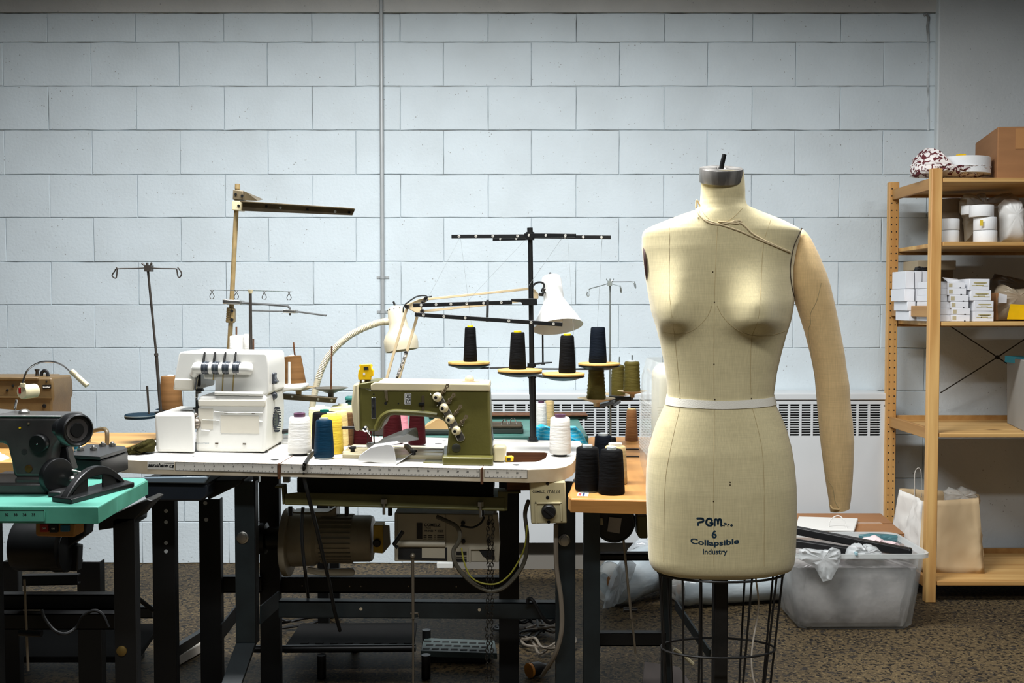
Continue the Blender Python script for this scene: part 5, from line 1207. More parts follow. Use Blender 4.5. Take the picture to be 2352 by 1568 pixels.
# dial strip with four tension discs and four thread guides
stp = MB().pp(q5([(925, 560), (985, 535), (1205, 935), (1210, 950), (1195, 975), (1165, 985), (1140, 980)]), GY - .006, .008)
st_ = build('tension_plate', stp, STEEL, gm, bev=.001)
for x, y in ((970, 620), (1147, 932)):
    c = P(*u5(x, y), GY - .0065); build('plate_hole', MB().cyl(c, c + V((0, .001, 0)), .005), SLOT, st_)
for x, y in ((940, 552), (1003, 657), (1062, 766), (1122, 875)):
    c = P(*u5(x + 6, y), GY - .006); k = build('tension_knob', MB().lathe(c, [(m(10.5, GY), 0), (m(10.8, GY), .003), (m(10.8, GY), .006), (m(9, GY), .009), (m(8.2, GY), .016), (m(7.2, GY), .022), (m(4, GY), .0225)], 28, (-.16, -1, .02)), IVORY, gm, sm=30)
    e = c + V((-.16, -1, .02)).normalized() * .0222; build('spindle', MB().lathe(e, [(m(3.6, GY), -.002), (m(3.6, GY), .001), (0, .001)], 14, (-.16, -1, .02)), BLACKM, k)
    for dx, dy in ((-60, -25), (62, -50)):
        s_ = P(*u5(x + dx, y + dy), GY - .006); build('check_spring', MB().ball(s_, .0022).cyl(s_, s_ + V((0, .006, 0)), .0012), CHROME, gm)
for x, y in ((1026, 462), (1086, 550), (1152, 662), (1206, 762)):
    a, b = u5(x - 46, y + 62), u5(x - 6, y + 10); p0, p1 = P(*a, GY - .004), P(*b, GY - .012)
    g_ = build('guide_stem', MB().cyl(p0, p1, .0042, .0034, 10).cyl(p0 + (p1 - p0) * .5, p0 + (p1 - p0) * .62, .0062, n=12), BRONZE, gm)
    d = (p1 - p0).normalized(); s_ = d.cross(V((0, 1, 0))).normalized()
    build('guide_eye', MB().holed([p1 - s_ * .003, p1 + s_ * .003, p1 + d * .014 + s_ * .006, p1 + d * .018, p1 + d * .012 - s_ * .005], [[p1 + d * .006 - s_ * .0012, p1 + d * .006 + s_ * .0014, p1 + d * .011 + s_ * .0022, p1 + d * .010 - s_ * .002]], (0, .0015, 0)), CHROME, g_, sm=0)
# badge with a stacked monogram, slots, window, round cover
bg_ = build('badge', MB().pp(q5([(626, 520), (634, 515), (686, 515), (692, 520), (690, 618), (684, 624), (632, 624), (625, 618)]), GY - .0016, .002), LAB2, gm, sm=0)
bm_ = MB()
for x0, y0, x1, y1 in ((636, 522, 684, 525), (636, 616, 684, 619), (634, 522, 636, 618), (682, 522, 685, 618), (650, 530, 684, 538), (650, 530, 656, 560), (640, 554, 684, 560), (664, 540, 672, 552), (656, 566, 684, 572), (640, 572, 662, 578), (676, 566, 684, 584), (640, 584, 684, 590), (640, 606, 684, 612), (640, 584, 647, 612), (664, 594, 672, 602)):
    bm_.pp(q5([(x0, y0), (x1, y0), (x1, y1), (x0, y1)]), GY - .0022, .0008)
build('monogram', bm_, INK, bg_, sm=0, fixn=True)
build('slot_frame', MB().pp(q5([(304, 556), (348, 556), (354, 760), (308, 762)]), GY - .0016, .002), CHROME, gm, bev=.0008)
build('lever_slot', MB().pp(q5([(316, 572), (338, 572), (342, 744), (320, 746)]), GY - .0024, .001), SLOT, gm, sm=0)
build('take_up_lever', MB().pp(q5([(312, 640), (330, 636), (331, 652), (312, 656)]), GY - .008, .008), CHROME, gm)
sl_ = build('adjust_slot', MB().pp(q5([(790, 545), (800, 537), (812, 537), (820, 545), (820, 680), (812, 688), (800, 688), (792, 680)]), GY - .0014, .002), BRONZE, gm, bev=.0006)
build('slot_knob', MB().pp(q5([(762, 612), (774, 606), (816, 606), (816, 632), (774, 632), (762, 626)]), GY - .008, .008), BLACKM, sl_)
build('guide_bracket', MB().pp(q5([(430, 488), (460, 488), (466, 590), (452, 596), (440, 560)]), GY - .006, .007), BRONZE, gm, bev=.001)
for x, y, r_ in ((445, 612, .004), (568, 614, .002), (330, 526, .002), (330, 860, .002)):
    c = P(*u5(x, y), GY); build('oil_hole', MB().cyl(c + V((0, -.001, 0)), c, r_), SLOT, gm)
c = P(*u5(1125, 1044), GY); build('round_cover', MB().lathe(c, [(m(10.5, GY), 0), (m(10.2, GY), .0015), (m(9, GY), .0022), (0, .0024)], 28, (0, -1, 0)), mat('dull_dark_cover', (78, 78, 70), .35, .6), gm)
build('side_panel', MB().hexa([P(1132, 1010, GY + .02), P(1134.5, 1010, GY + .03), P(1134.5, 1010, GY + .12), P(1132, 1010, GY + .12), P(1129, 980, GY + .02), P(1131, 980, GY + .03), P(1131, 980, GY + .12), P(1129, 980, GY + .12)]), STEEL, gm)
# needle end: bars, foot, lever, yellow finger guard block, bed plates
nb = MB()
for x, w_ in ((270, 9), (290, 9), (330, 14)):
    a = P(*u5(x, 880), GY + .05); b = P(*u5(x + 4, 1040), GY + .05); nb.cyl(a, b, m(w_ / 4.2 / 2, GY), n=10)
build('needle_bar', nb, mat('dark_oily_steel', (70, 66, 60), .3, .8), gm)
c = P(*u5(254, 858), GY - .002); build('clamp_screw', MB().lathe(c, [(m(7, GY), 0), (m(7, GY), .008), (m(3, GY), .012)], 18, (0, -1, 0)), CHROME, gm)
build('thread_hook', MB().tube([P(*u5(250, 870), GY - .004), P(*u5(280, 890), GY - .006), P(*u5(305, 930), GY - .004)], .0025, 8), CHROME, gm)
build('presser_foot', MB().pp(q5([(255, 1000), (345, 1000), (350, 1046), (262, 1044)]), GY + .04, .03), STEEL, gm, bev=.002)
build('knee_lever', MB().cyl(P(*u5(20, 849), GY + .03), P(*u5(150, 847), GY + .03), .0042), BLACKP, gm)
yb_ = build('finger_guard', MB().pp(q5([(197, 240), (302, 234), (312, 285), (326, 290), (326, 350), (305, 356), (303, 386), (180, 386), (176, 342), (184, 290), (194, 284)]), GY + .01, .012), YELLOW, gm, bev=.002)
build('guard_back', MB().pp(q5([(200, 246), (300, 240), (318, 350), (186, 352)]), GY + .045, .01), YELLOW, yb_, bev=.002)
for a in (((232, 262), (278, 260), (280, 290), (234, 292)), ((226, 318), (246, 318), (246, 342), (226, 342))):
    build('guard_window', MB().pp(q5(a), GY + .0095, .001), SLOT if a[0][0] == 232 else LAB2, yb_, sm=0)
for y in (250, 300, 345):
    build('guard_rung', MB().cyl(P(*u5(204, y), GY + .02), P(*u5(204, y), GY + .05), .004).cyl(P(*u5(305, y), GY + .02), P(*u5(305, y), GY + .05), .004), YELLOW, yb_)
build('guard_post', MB().cyl(P(*u5(204, 385), GY + .03), P(*u5(204, 425), GY + .03), .003).cyl(P(*u5(290, 380), GY + .03), P(*u5(290, 425), GY + .03), .003).cyl(P(*u5(262, 370), GY + .03), P(*u5(262, 420), GY + .03), .006), BRONZE, gm)
bed = MB()
build('bed_cover', MB().prism([on_tab(*q) for q in ((786, 1052), (1018, 1056), (1020, 1050), (900, 1046), (790, 1046))], (0, 0, .012)), CREAM, gm, bev=.003)
build('bed_cover', MB().prism([on_tab(*q) for q in ((786, 1044), (1020, 1046), (1024, 1032), (810, 1028))], (0, 0, .010)), CREAM, gm, bev=.003)
build('slide_bar', MB().bar(on_tab(800, 1028, .008), on_tab(1020, 1033, .008), .014, .010), STEEL, gm, bev=.001)
for x, y in ((950, 1043), (810, 1036)):
    c = on_tab(x, y, .013); build('bed_screw', MB().lathe(c, [(.006, -.002), (.006, .006), (.010, .007), (.010, .012), (0, .013)], 16), BLACKM, gm)
build('looper_arm', MB().bar(P(*u5(640, 1020), GY + .10), P(*u5(700, 1080), GY + .06), .012, .01), BRONZE, gm, bev=.001)
build('rear_fitting', MB().pp(q5([(1480, 1030), (1600, 1025), (1610, 1060), (1590, 1180), (1482, 1178)]), GY + .02, .05), IVORY, gm, bev=.006, seg=3)
ytm = thing('tape_measure_box', 'small yellow and black plastic case in the cutout behind the olive green machine', 'case', on_tab(1169, 1058))
build('case', MB().pp(q5([(1596, 1128), (1660, 1124), (1680, 1134), (1676, 1176), (1600, 1180)]), 2.68, .02), YELLOW, ytm, bev=.002)
build('window', MB().pp(q5([(1612, 1142), (1650, 1140), (1650, 1166), (1612, 1168)]), 2.679, .002), BLACKP, ytm, sm=0)
# folded white chute
chm = thing('folded_chute', 'white bent metal chute on the white table below the olive green machine arm', 'chute', on_tab(885, 1062))
CW = mat('white_painted_sheet', (198, 198, 196), .4)
zt_ = on_tab(830, 1061)
a0 = on_tab(823, 1061, .001); a1 = on_tab(908, 1067, .001)
fr0 = [P(*u5(*q), 2.60) for q in ((182, 1145), (300, 1040), (480, 1000), (520, 1030), (548, 1200))]
build('front_face', MB().pp(q5([(178, 1165), (182, 1140), (200, 1110), (300, 1040), (450, 1010), (500, 1015), (525, 1045), (550, 1203)]), 2.605, .002), CW, chm, bev=.0008)
build('sloping_top', MB().add([P(*u5(195, 1115), 2.606), P(*u5(300, 1040), 2.606), P(*u5(500, 1012), 2.606), P(*u5(762, 960), 2.72), P(*u5(740, 850), 2.78), P(*u5(640, 862), 2.80), P(*u5(430, 945), 2.72)], [(0, 1, 6), (1, 2, 6), (2, 3, 5, 6), (3, 4, 5)]), CW, chm, solid=.002, sm=30)
build('raised_lip', MB().add([P(*u5(500, 1010), 2.607), P(*u5(762, 960), 2.722), P(*u5(752, 880), 2.752), P(*u5(735, 850), 2.768), P(*u5(700, 868), 2.75)], [(0, 1, 2, 3, 4)]), CW, chm, solid=.002, sm=0)
build('floor_flap', MB().add([on_tab(909, 1066, .002), on_tab(912, 1050, .002), on_tab(950, 1037, .006), P(*u5(718, 1082), 2.70)], [(0, 1, 2, 3)]), CW, chm, solid=.002, sm=0)

# ------------------------------------------------------------------ white overlock machine
def u4(x, y): return (240 + x / 4.055, 780 + y / 4.055)
def q4(l): return [u4(*q) for q in l]
SYF = 2.735
OV = mat('overlock_white', (200, 199, 193), .32, 0.0, var=.03, vscale=5)
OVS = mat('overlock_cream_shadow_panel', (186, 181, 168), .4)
SMK = mat('smoky_grey_plastic', (52, 56, 62), .22)
ov = thing('overlock_machine', 'white household overlock machine with four dark dials on the white table', 'sewing machine', flat_on(P(500, 1038, SYF + .1)))
zf = tz(P(500, 1038, SYF).x)
build('lower_body', MB().pp(q4([(870, 560), (880, 520), (1500, 520), (1510, 700), (1500, 1050), (845, 1046), (845, 860), (868, 700)]), SYF, .22), OV, ov, bev=.010, seg=4)
build('rear_body', MB().hexa([P(610, 1034, SYF + .02), P(614, 1030, SYF + .02), P(640, 1000, SYF + .25), P(560, 1000, SYF + .25), P(610, 812, SYF + .02), P(614, 812, SYF + .02), P(626, 830, SYF + .25), P(560, 830, SYF + .25)]), OV, ov, bev=.008, seg=3)
hd = build('head', MB().pp(q4([(690, 135), (705, 115), (720, 112), (1500, 124), (1520, 150), (1530, 260), (1530, 500), (1500, 515), (1028, 505), (1028, 372), (920, 365), (918, 318), (838, 310), (826, 478), (636, 468), (640, 430)]), SYF + .015, .20), OV, ov, bev=.009, seg=4)
build('head_lower_band', MB().pp(q4([(648, 360), (826, 366), (824, 474), (638, 464)]), SYF + .011, .12), OVS, hd, bev=.004)
build('dial_ledge', MB().tube([P(*u4(850, 262), SYF + .012), P(*u4(880, 262), SYF + .008), P(*u4(1330, 270), SYF + .008), P(*u4(1360, 275), SYF + .014)], m(13.5, SYF), 20), OV, hd)
build('dial_ledge_end', MB().tube([P(*u4(850, 262), SYF + .012), P(*u4(842, 300), SYF + .014), P(*u4(834, 318), SYF + .02)], m(10, SYF), 16), OV, hd)
for x in (945, 1042, 1138, 1235):
    c0, c1 = P(*u4(x - 32, 262), SYF + .008), P(*u4(x + 32, 262), SYF + .008); R1 = m(14.6, SYF)
    k = build('tension_dial', MB().cyl(c0, c1, R1, n=36), SMK, hd, bev=.0015)
    build('dial_band', MB().cyl(c0 + (c1 - c0) * .42, c0 + (c1 - c0) * .58, R1 + .0006, n=36), mat('dial_print', (64, 70, 76), .4), k)
    build('thread_slot', MB().bar(P(*u4(x - 25, 208), SYF + .008), P(*u4(x - 8, 118), SYF + .0155), .0038, .012, up=(0, 1, 0)), SLOT, hd)
for x0, y0, x1, y1 in ((1018, 320, 1012, 375), (1106, 318, 1096, 505), (1205, 320, 1192, 508)):
    build('thread_channel', MB().bar(P(*u4(x0, y0), SYF + .0145), P(*u4(x1, y1), SYF + .0145), .003, .003, up=(0, 1, 0)), mat('amber_slot', (150, 132, 84), .5) if x0 == 1018 else bpy.data.materials['amber_slot'], hd)
build('cover_ledge', MB().tube([P(*u4(1030, 496), SYF + .004), P(*u4(1480, 506), SYF + .004)], m(5, SYF), 12), OV, ov)
build('front_door', MB().pp(q4([(870, 560), (1500, 560), (1500, 620), (872, 616)]), SYF - .003, .006), OVS, ov, bev=.002)
build('door_recess', MB().pp(q4([(1080, 700), (1440, 706), (1440, 876), (1080, 868)]), SYF - .0006, .002), OVS, ov, bev=.0008)
build('door_recess', MB().pp(q4([(872, 640), (1012, 642), (1010, 836), (905, 834), (872, 720)]), SYF - .0006, .002), OVS, ov, bev=.0008)
for pts in (((1022, 668), (1095, 676), (1240, 682), (1300, 678), (1470, 682)), ((910, 745), (1070, 752)), ((900, 842), (980, 846)), ((1440, 758), (1470, 760))):
    build('panel_edge', MB().tube([P(*u4(*q), SYF - .001) for q in pts], .0013, 6), OV, ov)
for x, y in ((1130, 678), (1386, 683), (1044, 966), (1302, 970)):
    build('small_slot', MB().pp(q4([(x - 15, y - 6), (x + 15, y - 5), (x + 15, y + 7), (x - 15, y + 6)]), SYF - .0016, .002), mat('brown_slot', (66, 56, 42), .6) if x == 1130 else bpy.data.materials['brown_slot'], ov, sm=0)
tx = MB(); text_on(tx, 'HOLLECTIONE', P(*u4(920, 970), SYF - .0006), (1, 0, -.012), eu, wid=m(27, SYF)); build('lettering', tx, mat('grey_blue_print', (120, 132, 140), .5), ov, sm=0, fixn=False)
fa = build('free_arm_box', MB().hexa([P(*u4(480, 1042), SYF - .03), P(*u4(845, 1050), SYF - .03), P(*u4(845, 1046), SYF + .12), P(*u4(560, 1042), SYF + .14),
                                  P(*u4(462, 688), SYF - .03), P(*u4(836, 686), SYF - .03), P(*u4(850, 622), SYF + .16), P(*u4(700, 612), SYF + .16)]), OV, ov, bev=.008, seg=4)
build('stitch_plate', MB().hexa([P(*u4(700, 660), SYF + .02), P(*u4(845, 660), SYF + .02), P(*u4(850, 636), SYF + .10), P(*u4(760, 636), SYF + .10), P(*u4(700, 652), SYF + .02), P(*u4(845, 652), SYF + .02), P(*u4(850, 630), SYF + .10), P(*u4(760, 630), SYF + .10)]), STEEL, fa, bev=.001)
build('presser_bar', MB().cyl(P(*u4(868, 318), SYF + .03), P(*u4(846, 460), SYF + .02), m(4, SYF)).cyl(P(*u4(862, 470), SYF + .025), P(*u4(856, 560), SYF + .025), m(2.4, SYF)), CHROME, ov)
build('needle_clamp', MB().pp(q4([(842, 458), (905, 452), (915, 478), (850, 486)]), SYF + .02, .015), BLACKM, ov, bev=.001)
build('needle_clamp', MB().pp(q4([(872, 330), (890, 330), (890, 420), (880, 440), (868, 430)]), SYF + .028, .01), BLACKM, ov, bev=.001)
build('presser_foot', MB().pp(q4([(846, 480), (896, 478), (896, 500), (866, 506), (862, 540), (846, 540)]), SYF + .02, .008), CHROME, ov, bev=.0008)
build('knife_arm', MB().pp(q4([(846, 560), (862, 560), (876, 700), (860, 712), (834, 652), (820, 650), (822, 634), (846, 628)]), SYF + .0, .01), BLACKM, ov, bev=.001)
lp = MB()
for k, (x, y, r_) in enumerate(((858, 770, .012), (862, 800, .009), (850, 700, .006), (856, 735, .006))): lp.ball(P(*u4(x, y), SYF - .004), r_, 12, 7)
build('looper_parts', lp, mat('dull_looper_steel', (128, 120, 110), .4, .8), ov, kind='stuff')
build('spool_stand_plate', MB().pp(q4([(1575, 435), (1830, 428), (1832, 468), (1700, 478), (1640, 500), (1575, 500)]), SYF + .20, .12), OV, ov, bev=.005)
build('spool_pin', MB().cyl(P(*u4(1722, 430), SYF + .24), P(*u4(1722, 405), SYF + .24), .008, .0045).cyl(P(*u4(1722, 405), SYF + .24), P(*u4(1722, 208), SYF + .24), .0045, .004), OV, ov)
for nm, pts, Y in (('clip_lever', [(1530, 310), (1588, 310), (1582, 345), (1588, 375), (1606, 388), (1600, 412), (1560, 416), (1530, 380)], SYF + .05),):
    build(nm, MB().pp(q4(pts), Y, .03), SMK, ov, bev=.004)
c = P(*u4(1520, 520), SYF + .09); build('feed_knob', MB().lathe(c, [(m(12, SYF), 0), (m(12, SYF), .010), (m(10, SYF), .020), (m(6, SYF), .026), (0, .027)], 24, (1, 0, 0)), SMK, ov)
c = P(*u4(1528, 742), SYF + .10); build('hand_wheel', MB().lathe(c, [(m(21, SYF), 0), (m(22, SYF), .004), (m(22, SYF), .018), (m(19, SYF), .024), (m(17, SYF), .022), (0, .022)], 36, (1, -.12, 0)), SMK, ov)
wg = MB(); wc_ = P(*u4(1600, 742), SYF + .10)
for k in range(26):
    a = 2 * math.pi * k / 26; p = wc_ + V((.002, m(24, SYF) * math.cos(a), m(29, SYF) * math.sin(a))); wg.bar(p - V((.005, 0, 0)), p + V((.005, 0, 0)), .003, .003)
build('wheel_teeth', wg, SMK, ov, kind='stuff', sm=0)
for x, y in ((690, 1052), (1480, 1056)):
    a = P(*u4(x, 1046), SYF + .02); build('rubber_foot', MB().cyl((a.x, a.y, tz(a.x)), (a.x, a.y, a.z + .004), .012), BLACKP, ov)
    build('rubber_foot', MB().cyl((a.x, a.y + .16, tz(a.x)), (a.x, a.y + .16, a.z + .004), .012), BLACKP, ov)
build('black_lever', MB().cyl(P(626, 993, SYF + .20), P(668, 989, SYF + .20), .007), BLACKP, ov)
# telescopic thread mast of the overlock
mY = SYF + .22
ms = build('thread_mast', MB().cyl(P(575, 672, mY), P(576, 815, mY), m(3.4, mY), m(4.2, mY)), DARKROD, ov)
build('mast_cap', MB().lathe(P(575.5, 674, mY), [(m(4, mY), 0), (m(4.5, mY), .004), (m(6.2, mY), .010), (m(6.2, mY), .012)], 18), CREAM, ms)
build('guide_wire', MB().tube([P(481, 665.5, mY), P(560, 666.5, mY), P(671, 669.5, mY)], .0012, 6), CHROME, ms)
for x, y in ((487, 666), (543, 667), (607, 668), (664, 669)):
    build('thread_hook', MB().tube(smooth_path(pt3([(x - 3.5, y, mY), (x - 1, y + 3, mY), (x + 3, y + 9, mY), (x + 5, y + 15, mY), (x + 1.5, y + 20, mY)])), .0011, 6).tube(smooth_path(pt3([(x + 3.5, y, mY), (x + 1, y + 3, mY - .003), (x - 3, y + 9, mY - .003), (x - 5, y + 15, mY - .003), (x - 2.5, y + 20, mY - .003)])), .0011, 6), DARKROD, ms)
for x, y0, y1 in ((543, 750, 815), (582, 778, 815)):
    build('cone_spike', MB().cyl(P(x, y0, mY + .02), P(x, y1, mY + .02), m(2, mY)), RUST, ov)
cc_ = None

# ------------------------------------------------------------------ old black machine on the teal table
def z6(x, y): return (x / 6.03, 900 + y / 6.03)
def q6(l): return [z6(*q) for q in l]
BY = 2.17
OLD = mat('worn_grey_black_enamel', (70, 67, 65), .34, .1, rgb2=(50, 48, 47), vscale=10, bump=.06, bscale=200)
bm1 = thing('black_sewing_machine', 'old grey black flatbed sewing machine with hand wheel on the teal table', 'sewing machine', onz(70, 1139, ZT))
build('cast_arm', MB().pp(q6([(-420, 335), (840, 345), (850, 400), (845, 560), (720, 760), (690, 900), (662, 1190), (190, 1190), (165, 1090), (150, 980), (120, 860), (100, 770), (60, 715), (-420, 690)]), BY, .12), OLD, bm1, bev=.014, seg=4)
build('arm_end', MB().lathe(P(*z6(700, 540), BY + .06), [(m(36, BY), 0), (m(37, BY), .02), (m(31, BY), .045)], 32, (1, -.15, 0)), OLD, bm1)
build('top_cover', MB().hexa([P(*z6(-420, 345), BY - .003), P(*z6(850, 350), BY - .003), P(*z6(890, 330), BY + .13), P(*z6(-420, 240), BY + .13), P(*z6(-420, 322), BY - .003), P(*z6(840, 330), BY - .003), P(*z6(890, 300), BY + .13), P(*z6(-420, 200), BY + .13)]), mat('worn_top_steel', (120, 120, 118), .3, .6), bm1, bev=.003)
build('pillar_foot', MB().pp(q6([(190, 1180), (668, 1180), (668, 1445), (204, 1445)]), BY - .004, .135), OLD, bm1, bev=.006)
build('machine_bed', MB().box((P(-70, 1139, BY).x, BY - .01, ZT), (P(112, 1139, BY).x, BY + .15, ZT + m(27, BY))), OLD, bm1, bev=.006)
build('foot_slot', MB().pp(q6([(310, 1282), (480, 1282), (470, 1308), (320, 1308)]), BY - .0052, .002), SLOT, bm1, sm=0)
wv = V((.80, -.60, 0)); wc_ = P(*z6(1090, 530), 2.06)
hw = build('hand_wheel', MB().lathe(wc_ - wv * .042, [(.014, -.030), (.020, -.028), (.021, 0), (.030, .004), (.0345, .012), (.0355, .020), (.0355, .034), (.034, .040), (.031, .042), (.028, .036), (.016, .034), (.014, .038), (.006, .038)], 44, wv), BLACKM, bm1, sm=35)
build('wheel_ring', MB().lathe(wc_ - wv * .042, [(.0215, .0355), (.0235, .0362), (.0235, .0335)], 36, wv), OLD, hw)
dv = V((-.12, -1, -.06)); c = P(*z6(560, 705), BY - .001)
dl = build('stitch_dial', MB().lathe(c, [(.020, -.004), (.0205, .002), (.0205, .010), (.0185, .012), (.006, .0125), (0, .0125)], 36, dv), BLACKM, bm1, sm=35)
build('dial_pin', MB().ball(c + dv.normalized() * .0125, .0022), CHROME, dl)
c = P(*z6(395, 1062), BY - .001); md = build('medallion', MB().lathe(c, [(m(9, BY), 0), (m(8.4, BY), .0012), (0, .0016)], 28, (0, -1, 0)), mat('worn_brass', (96, 66, 26), .45, .6, var=.5, vscale=200), bm1)
c = P(*z6(275, 498), BY - .001); build('yellow_dot', MB().ball(c, .0026), YELLOW, bm1)
c = P(*z6(335, 828), BY - .001); build('plug_hole', MB().cyl(c, c + V((0, .002, 0)), .0064), SLOT, bm1)
c = P(*z6(395, 440), BY - .001); build('cover_screw', MB().ball(c, .003), BRONZE, bm1)
wv2 = V((.86, -.5, 0)); c = P(*z6(815, 1160), 2.17); build('belt_guard', MB().lathe(c - wv2 * .02, [(.010, 0), (.035, .001), (.039, .006), (.039, .016), (.037, .019), (.030, .021), (0, .022)], 40, wv2), BLACKM, bm1, sm=35)
build('guard_block', MB().pp(q6([(660, 1380), (830, 1380), (860, 1440), (660, 1460)]), 2.13, .06), BLACKP, bm1, bev=.003)
build('winder_bracket', MB().pp(q6([(690, 760), (930, 760), (950, 900), (1010, 1080), (960, 1130), (900, 1040), (700, 1000)]), 2.22, .03), BLACKM, bm1, bev=.003)
build('winder_rod', MB().cyl(P(*z6(950, 1075), 2.2), P(*z6(1205, 1136), 2.2), .003).ball(P(*z6(1000, 1210), 2.18), .008), STEEL, bm1)
c = P(*z6(335, 262), BY + .06); build('oil_cap', MB().lathe(c + V((0, 0, -.006)), [(.012, 0), (.012, .005), (.008, .009), (.004, .010)], 20), STEEL, bm1)
# arch handled black plate
ah = thing('arch_handled_plate', 'black iron bar with a bow shaped handle on the teal table corner', 'clamp plate', onz(220, 1130, ZT))
L0, L1, L2, L3 = onz(119, 1152, ZT), onz(164, 1158, ZT), onz(309, 1118, ZT), onz(272, 1108, ZT)
build('flat_bar', MB().prism([L0, L1, L2, L3], (0, 0, .011)), BLACKM, ah, bev=.002)
M0 = (L0 + L1) / 2; M1 = (L2 + L3) / 2; dd = M1 - M0; R_ = []; nn = V((0, 0, 1)); sx_ = dd.cross(nn).normalized()
for i in range(25):
    u = i / 24; zz_ = 4 * u * (1 - u) * .052 + .009; thk = .010 + .012 * (1 - abs(2 * u - 1)); c = M0 + dd * (.02 + .92 * u) + nn * zz_
    R_.append([c + sx_ * .008 + nn * 0, c - sx_ * .008, c - sx_ * .008 - nn * min(zz_, thk), c + sx_ * .008 - nn * min(zz_, thk)])
build('bow_handle', MB().rings(R_), BLACKM, ah, bev=.002, sm=50)
for l_ in (((.12, .008), (.36, .008), (.36, .042), (.26, .036)), ((.6, .008), (.84, .008), (.72, .036), (.6, .044))):
    build('web_plate', MB().prism([M0 + dd * a_ + nn * b_ for a_, b_ in l_], sx_ * .004), BLACKM, ah, sm=0)
# ------------------------------------------------------------------ on the tan table: brown machine, heat press, lamp, bottle
BRN = mat('brown_hammered_enamel', (98, 78, 48), .42, .1, var=.2, vscale=30, bump=.08, bscale=160)
BRY = 2.86
bn = thing('brown_sewing_machine', 'brown industrial sewing machine standing behind the old black machine', 'sewing machine', V((P(20, 1000, BRY).x, BRY + .07, ZB)))
build('cast_arm', MB().pp([(-120, 868), (118, 867), (121, 880), (123, 912), (119, 925), (117, 1040), (-120, 1040)], BRY, .13), BRN, bn, bev=.006, seg=3)
build('top_lid', MB().pp([(-120, 866), (88, 866), (88, 874), (-120, 874)], BRY - .004, .14), BRN, bn, bev=.003)
build('arm_ledge', MB().bar(P(-120, 911, BRY), P(120, 913, BRY), .006, .004), BRN, bn)
pl_ = build('name_plate', MB().pp([(97, 884), (117, 883), (117, 892), (98, 893)], BRY - .0015, .002), BLACKP, bn, sm=0)
tx = MB(); text_on(tx, 'brother', P(107.3, 890.5, BRY - .002), (1, 0, .03), eu, wid=m(17, BRY), bold=.03); build('lettering', tx, LAB2, pl_, sm=0, fixn=False)
for x, y, r_ in ((30, 886, 3), (102, 932, 4.5), (107, 876, 2), (17, 896, 3)):
    c = P(x, y, BRY); build('cover_screw', MB().lathe(c, [(m(r_, BRY), 0), (m(r_, BRY), .002), (0, .003)], 14, (0, -1, 0)), BLACKM, bn)
c = P(85.5, 867, BRY + .05); build('oil_nipple', MB().lathe(c, [(m(7, BRY), 0), (m(7, BRY), .004), (m(4, BRY), .006), (m(3.5, BRY), .018), (m(5.5, BRY), .022), (m(5.5, BRY), .025)], 18), DARKROD, bn)
build('lift_lever', MB().tube(smooth_path(pt3([(95, 867, BRY + .05), (96, 856, BRY + .05), (102, 851, BRY + .05), (108, 854, BRY + .05), (111, 867, BRY + .05)])), .005, 8), BLACKP, bn)
hp = thing('tabletop_press', 'black tabletop press plate with a bent tan handle, on the tan table', 'press', V((P(220, 1035, 2.9).x, 2.85, ZB)))
pz = ZB + .055
PT = [onz(160, 1044, pz), onz(230, 1048, pz), onz(292, 1029, pz), onz(286, 1024, pz), onz(200, 1019, pz)]
build('top_plate', MB().prism(PT, (0, 0, -.008)), mat('grey_press_plate', (44, 44, 44), .4, .1), hp, bev=.001)
build('body', MB().prism([p + V((0, .004, -.010)) for p in PT], (0, 0, ZB - pz + .0105)), BLACKM, hp, bev=.003)
build('bent_handle', MB().tube(smooth_path(pt3([(204, 1020, 3.0), (204, 1003, 3.0), (208, 994, 2.98), (216, 989, 2.97), (236, 985, 2.92), (243, 987, 2.91), (246, 995, 2.90), (246, 1022, 2.90)]), 4), .0062, 10), BRONZE, hp)
for x, y in ((215, 1033), (185, 1034), (236, 1024), (258, 1024)):
    c = onz(x, y, pz + .001); build('cap_nut', MB().cyl(c, c + V((0, 0, .006)), .009, n=6).ball(c + V((0, 0, .007)), .005), STEEL, hp)
bc = V((P(178, 1070, 2.55).x, 2.55, ZT)); bt = thing('blue_marker', 'dark teal blue stick standing behind the hand wheel of the black machine', 'stick', bc)
build('barrel', MB().lathe(bc, [(.0085, .001), (.009, .003), (.009, .062), (.008, .064), (0, .064)], 18), mat('teal_blue_plastic', (14, 84, 104), .4), bt)
build('ring', MB().lathe(bc, [(.0093, .040), (.0093, .044)], 18), WHITEP, bt)
fs = MB(); pillow(fs, [(266, 1046), (276, 1034), (288, 1028), (300, 1034), (308, 1022), (318, 1026), (330, 1012), (342, 1008), (350, 1006), (356, 1016), (356, 1036), (338, 1038), (315, 1044), (290, 1048)], 2.70, .08, 91, .006, k=4)
one('fabric_scrap', fs, mat('dark_olive_velvet', (50, 46, 18), .9, var=.6, vscale=40, spec=.1), 'crumpled dark olive fabric scrap next to the white overlock machine', 'fabric', on_tab(310, 1040), sm=60)
pf = MB(); pillow(pf, [(-40, 1066), (-40, 1044), (-10, 1040), (4, 1046), (20, 1058), (23, 1066)], 2.66, .10, 95, .004)
one('pink_fabric', pf, mat('pink_print_fabric', (206, 160, 180), .8, rgb2=(230, 222, 220), vscale=30), 'pink fabric folded behind the column of the black machine', 'fabric', V((P(0, 1060, 2.66).x, 2.66, ZB)), sm=60)
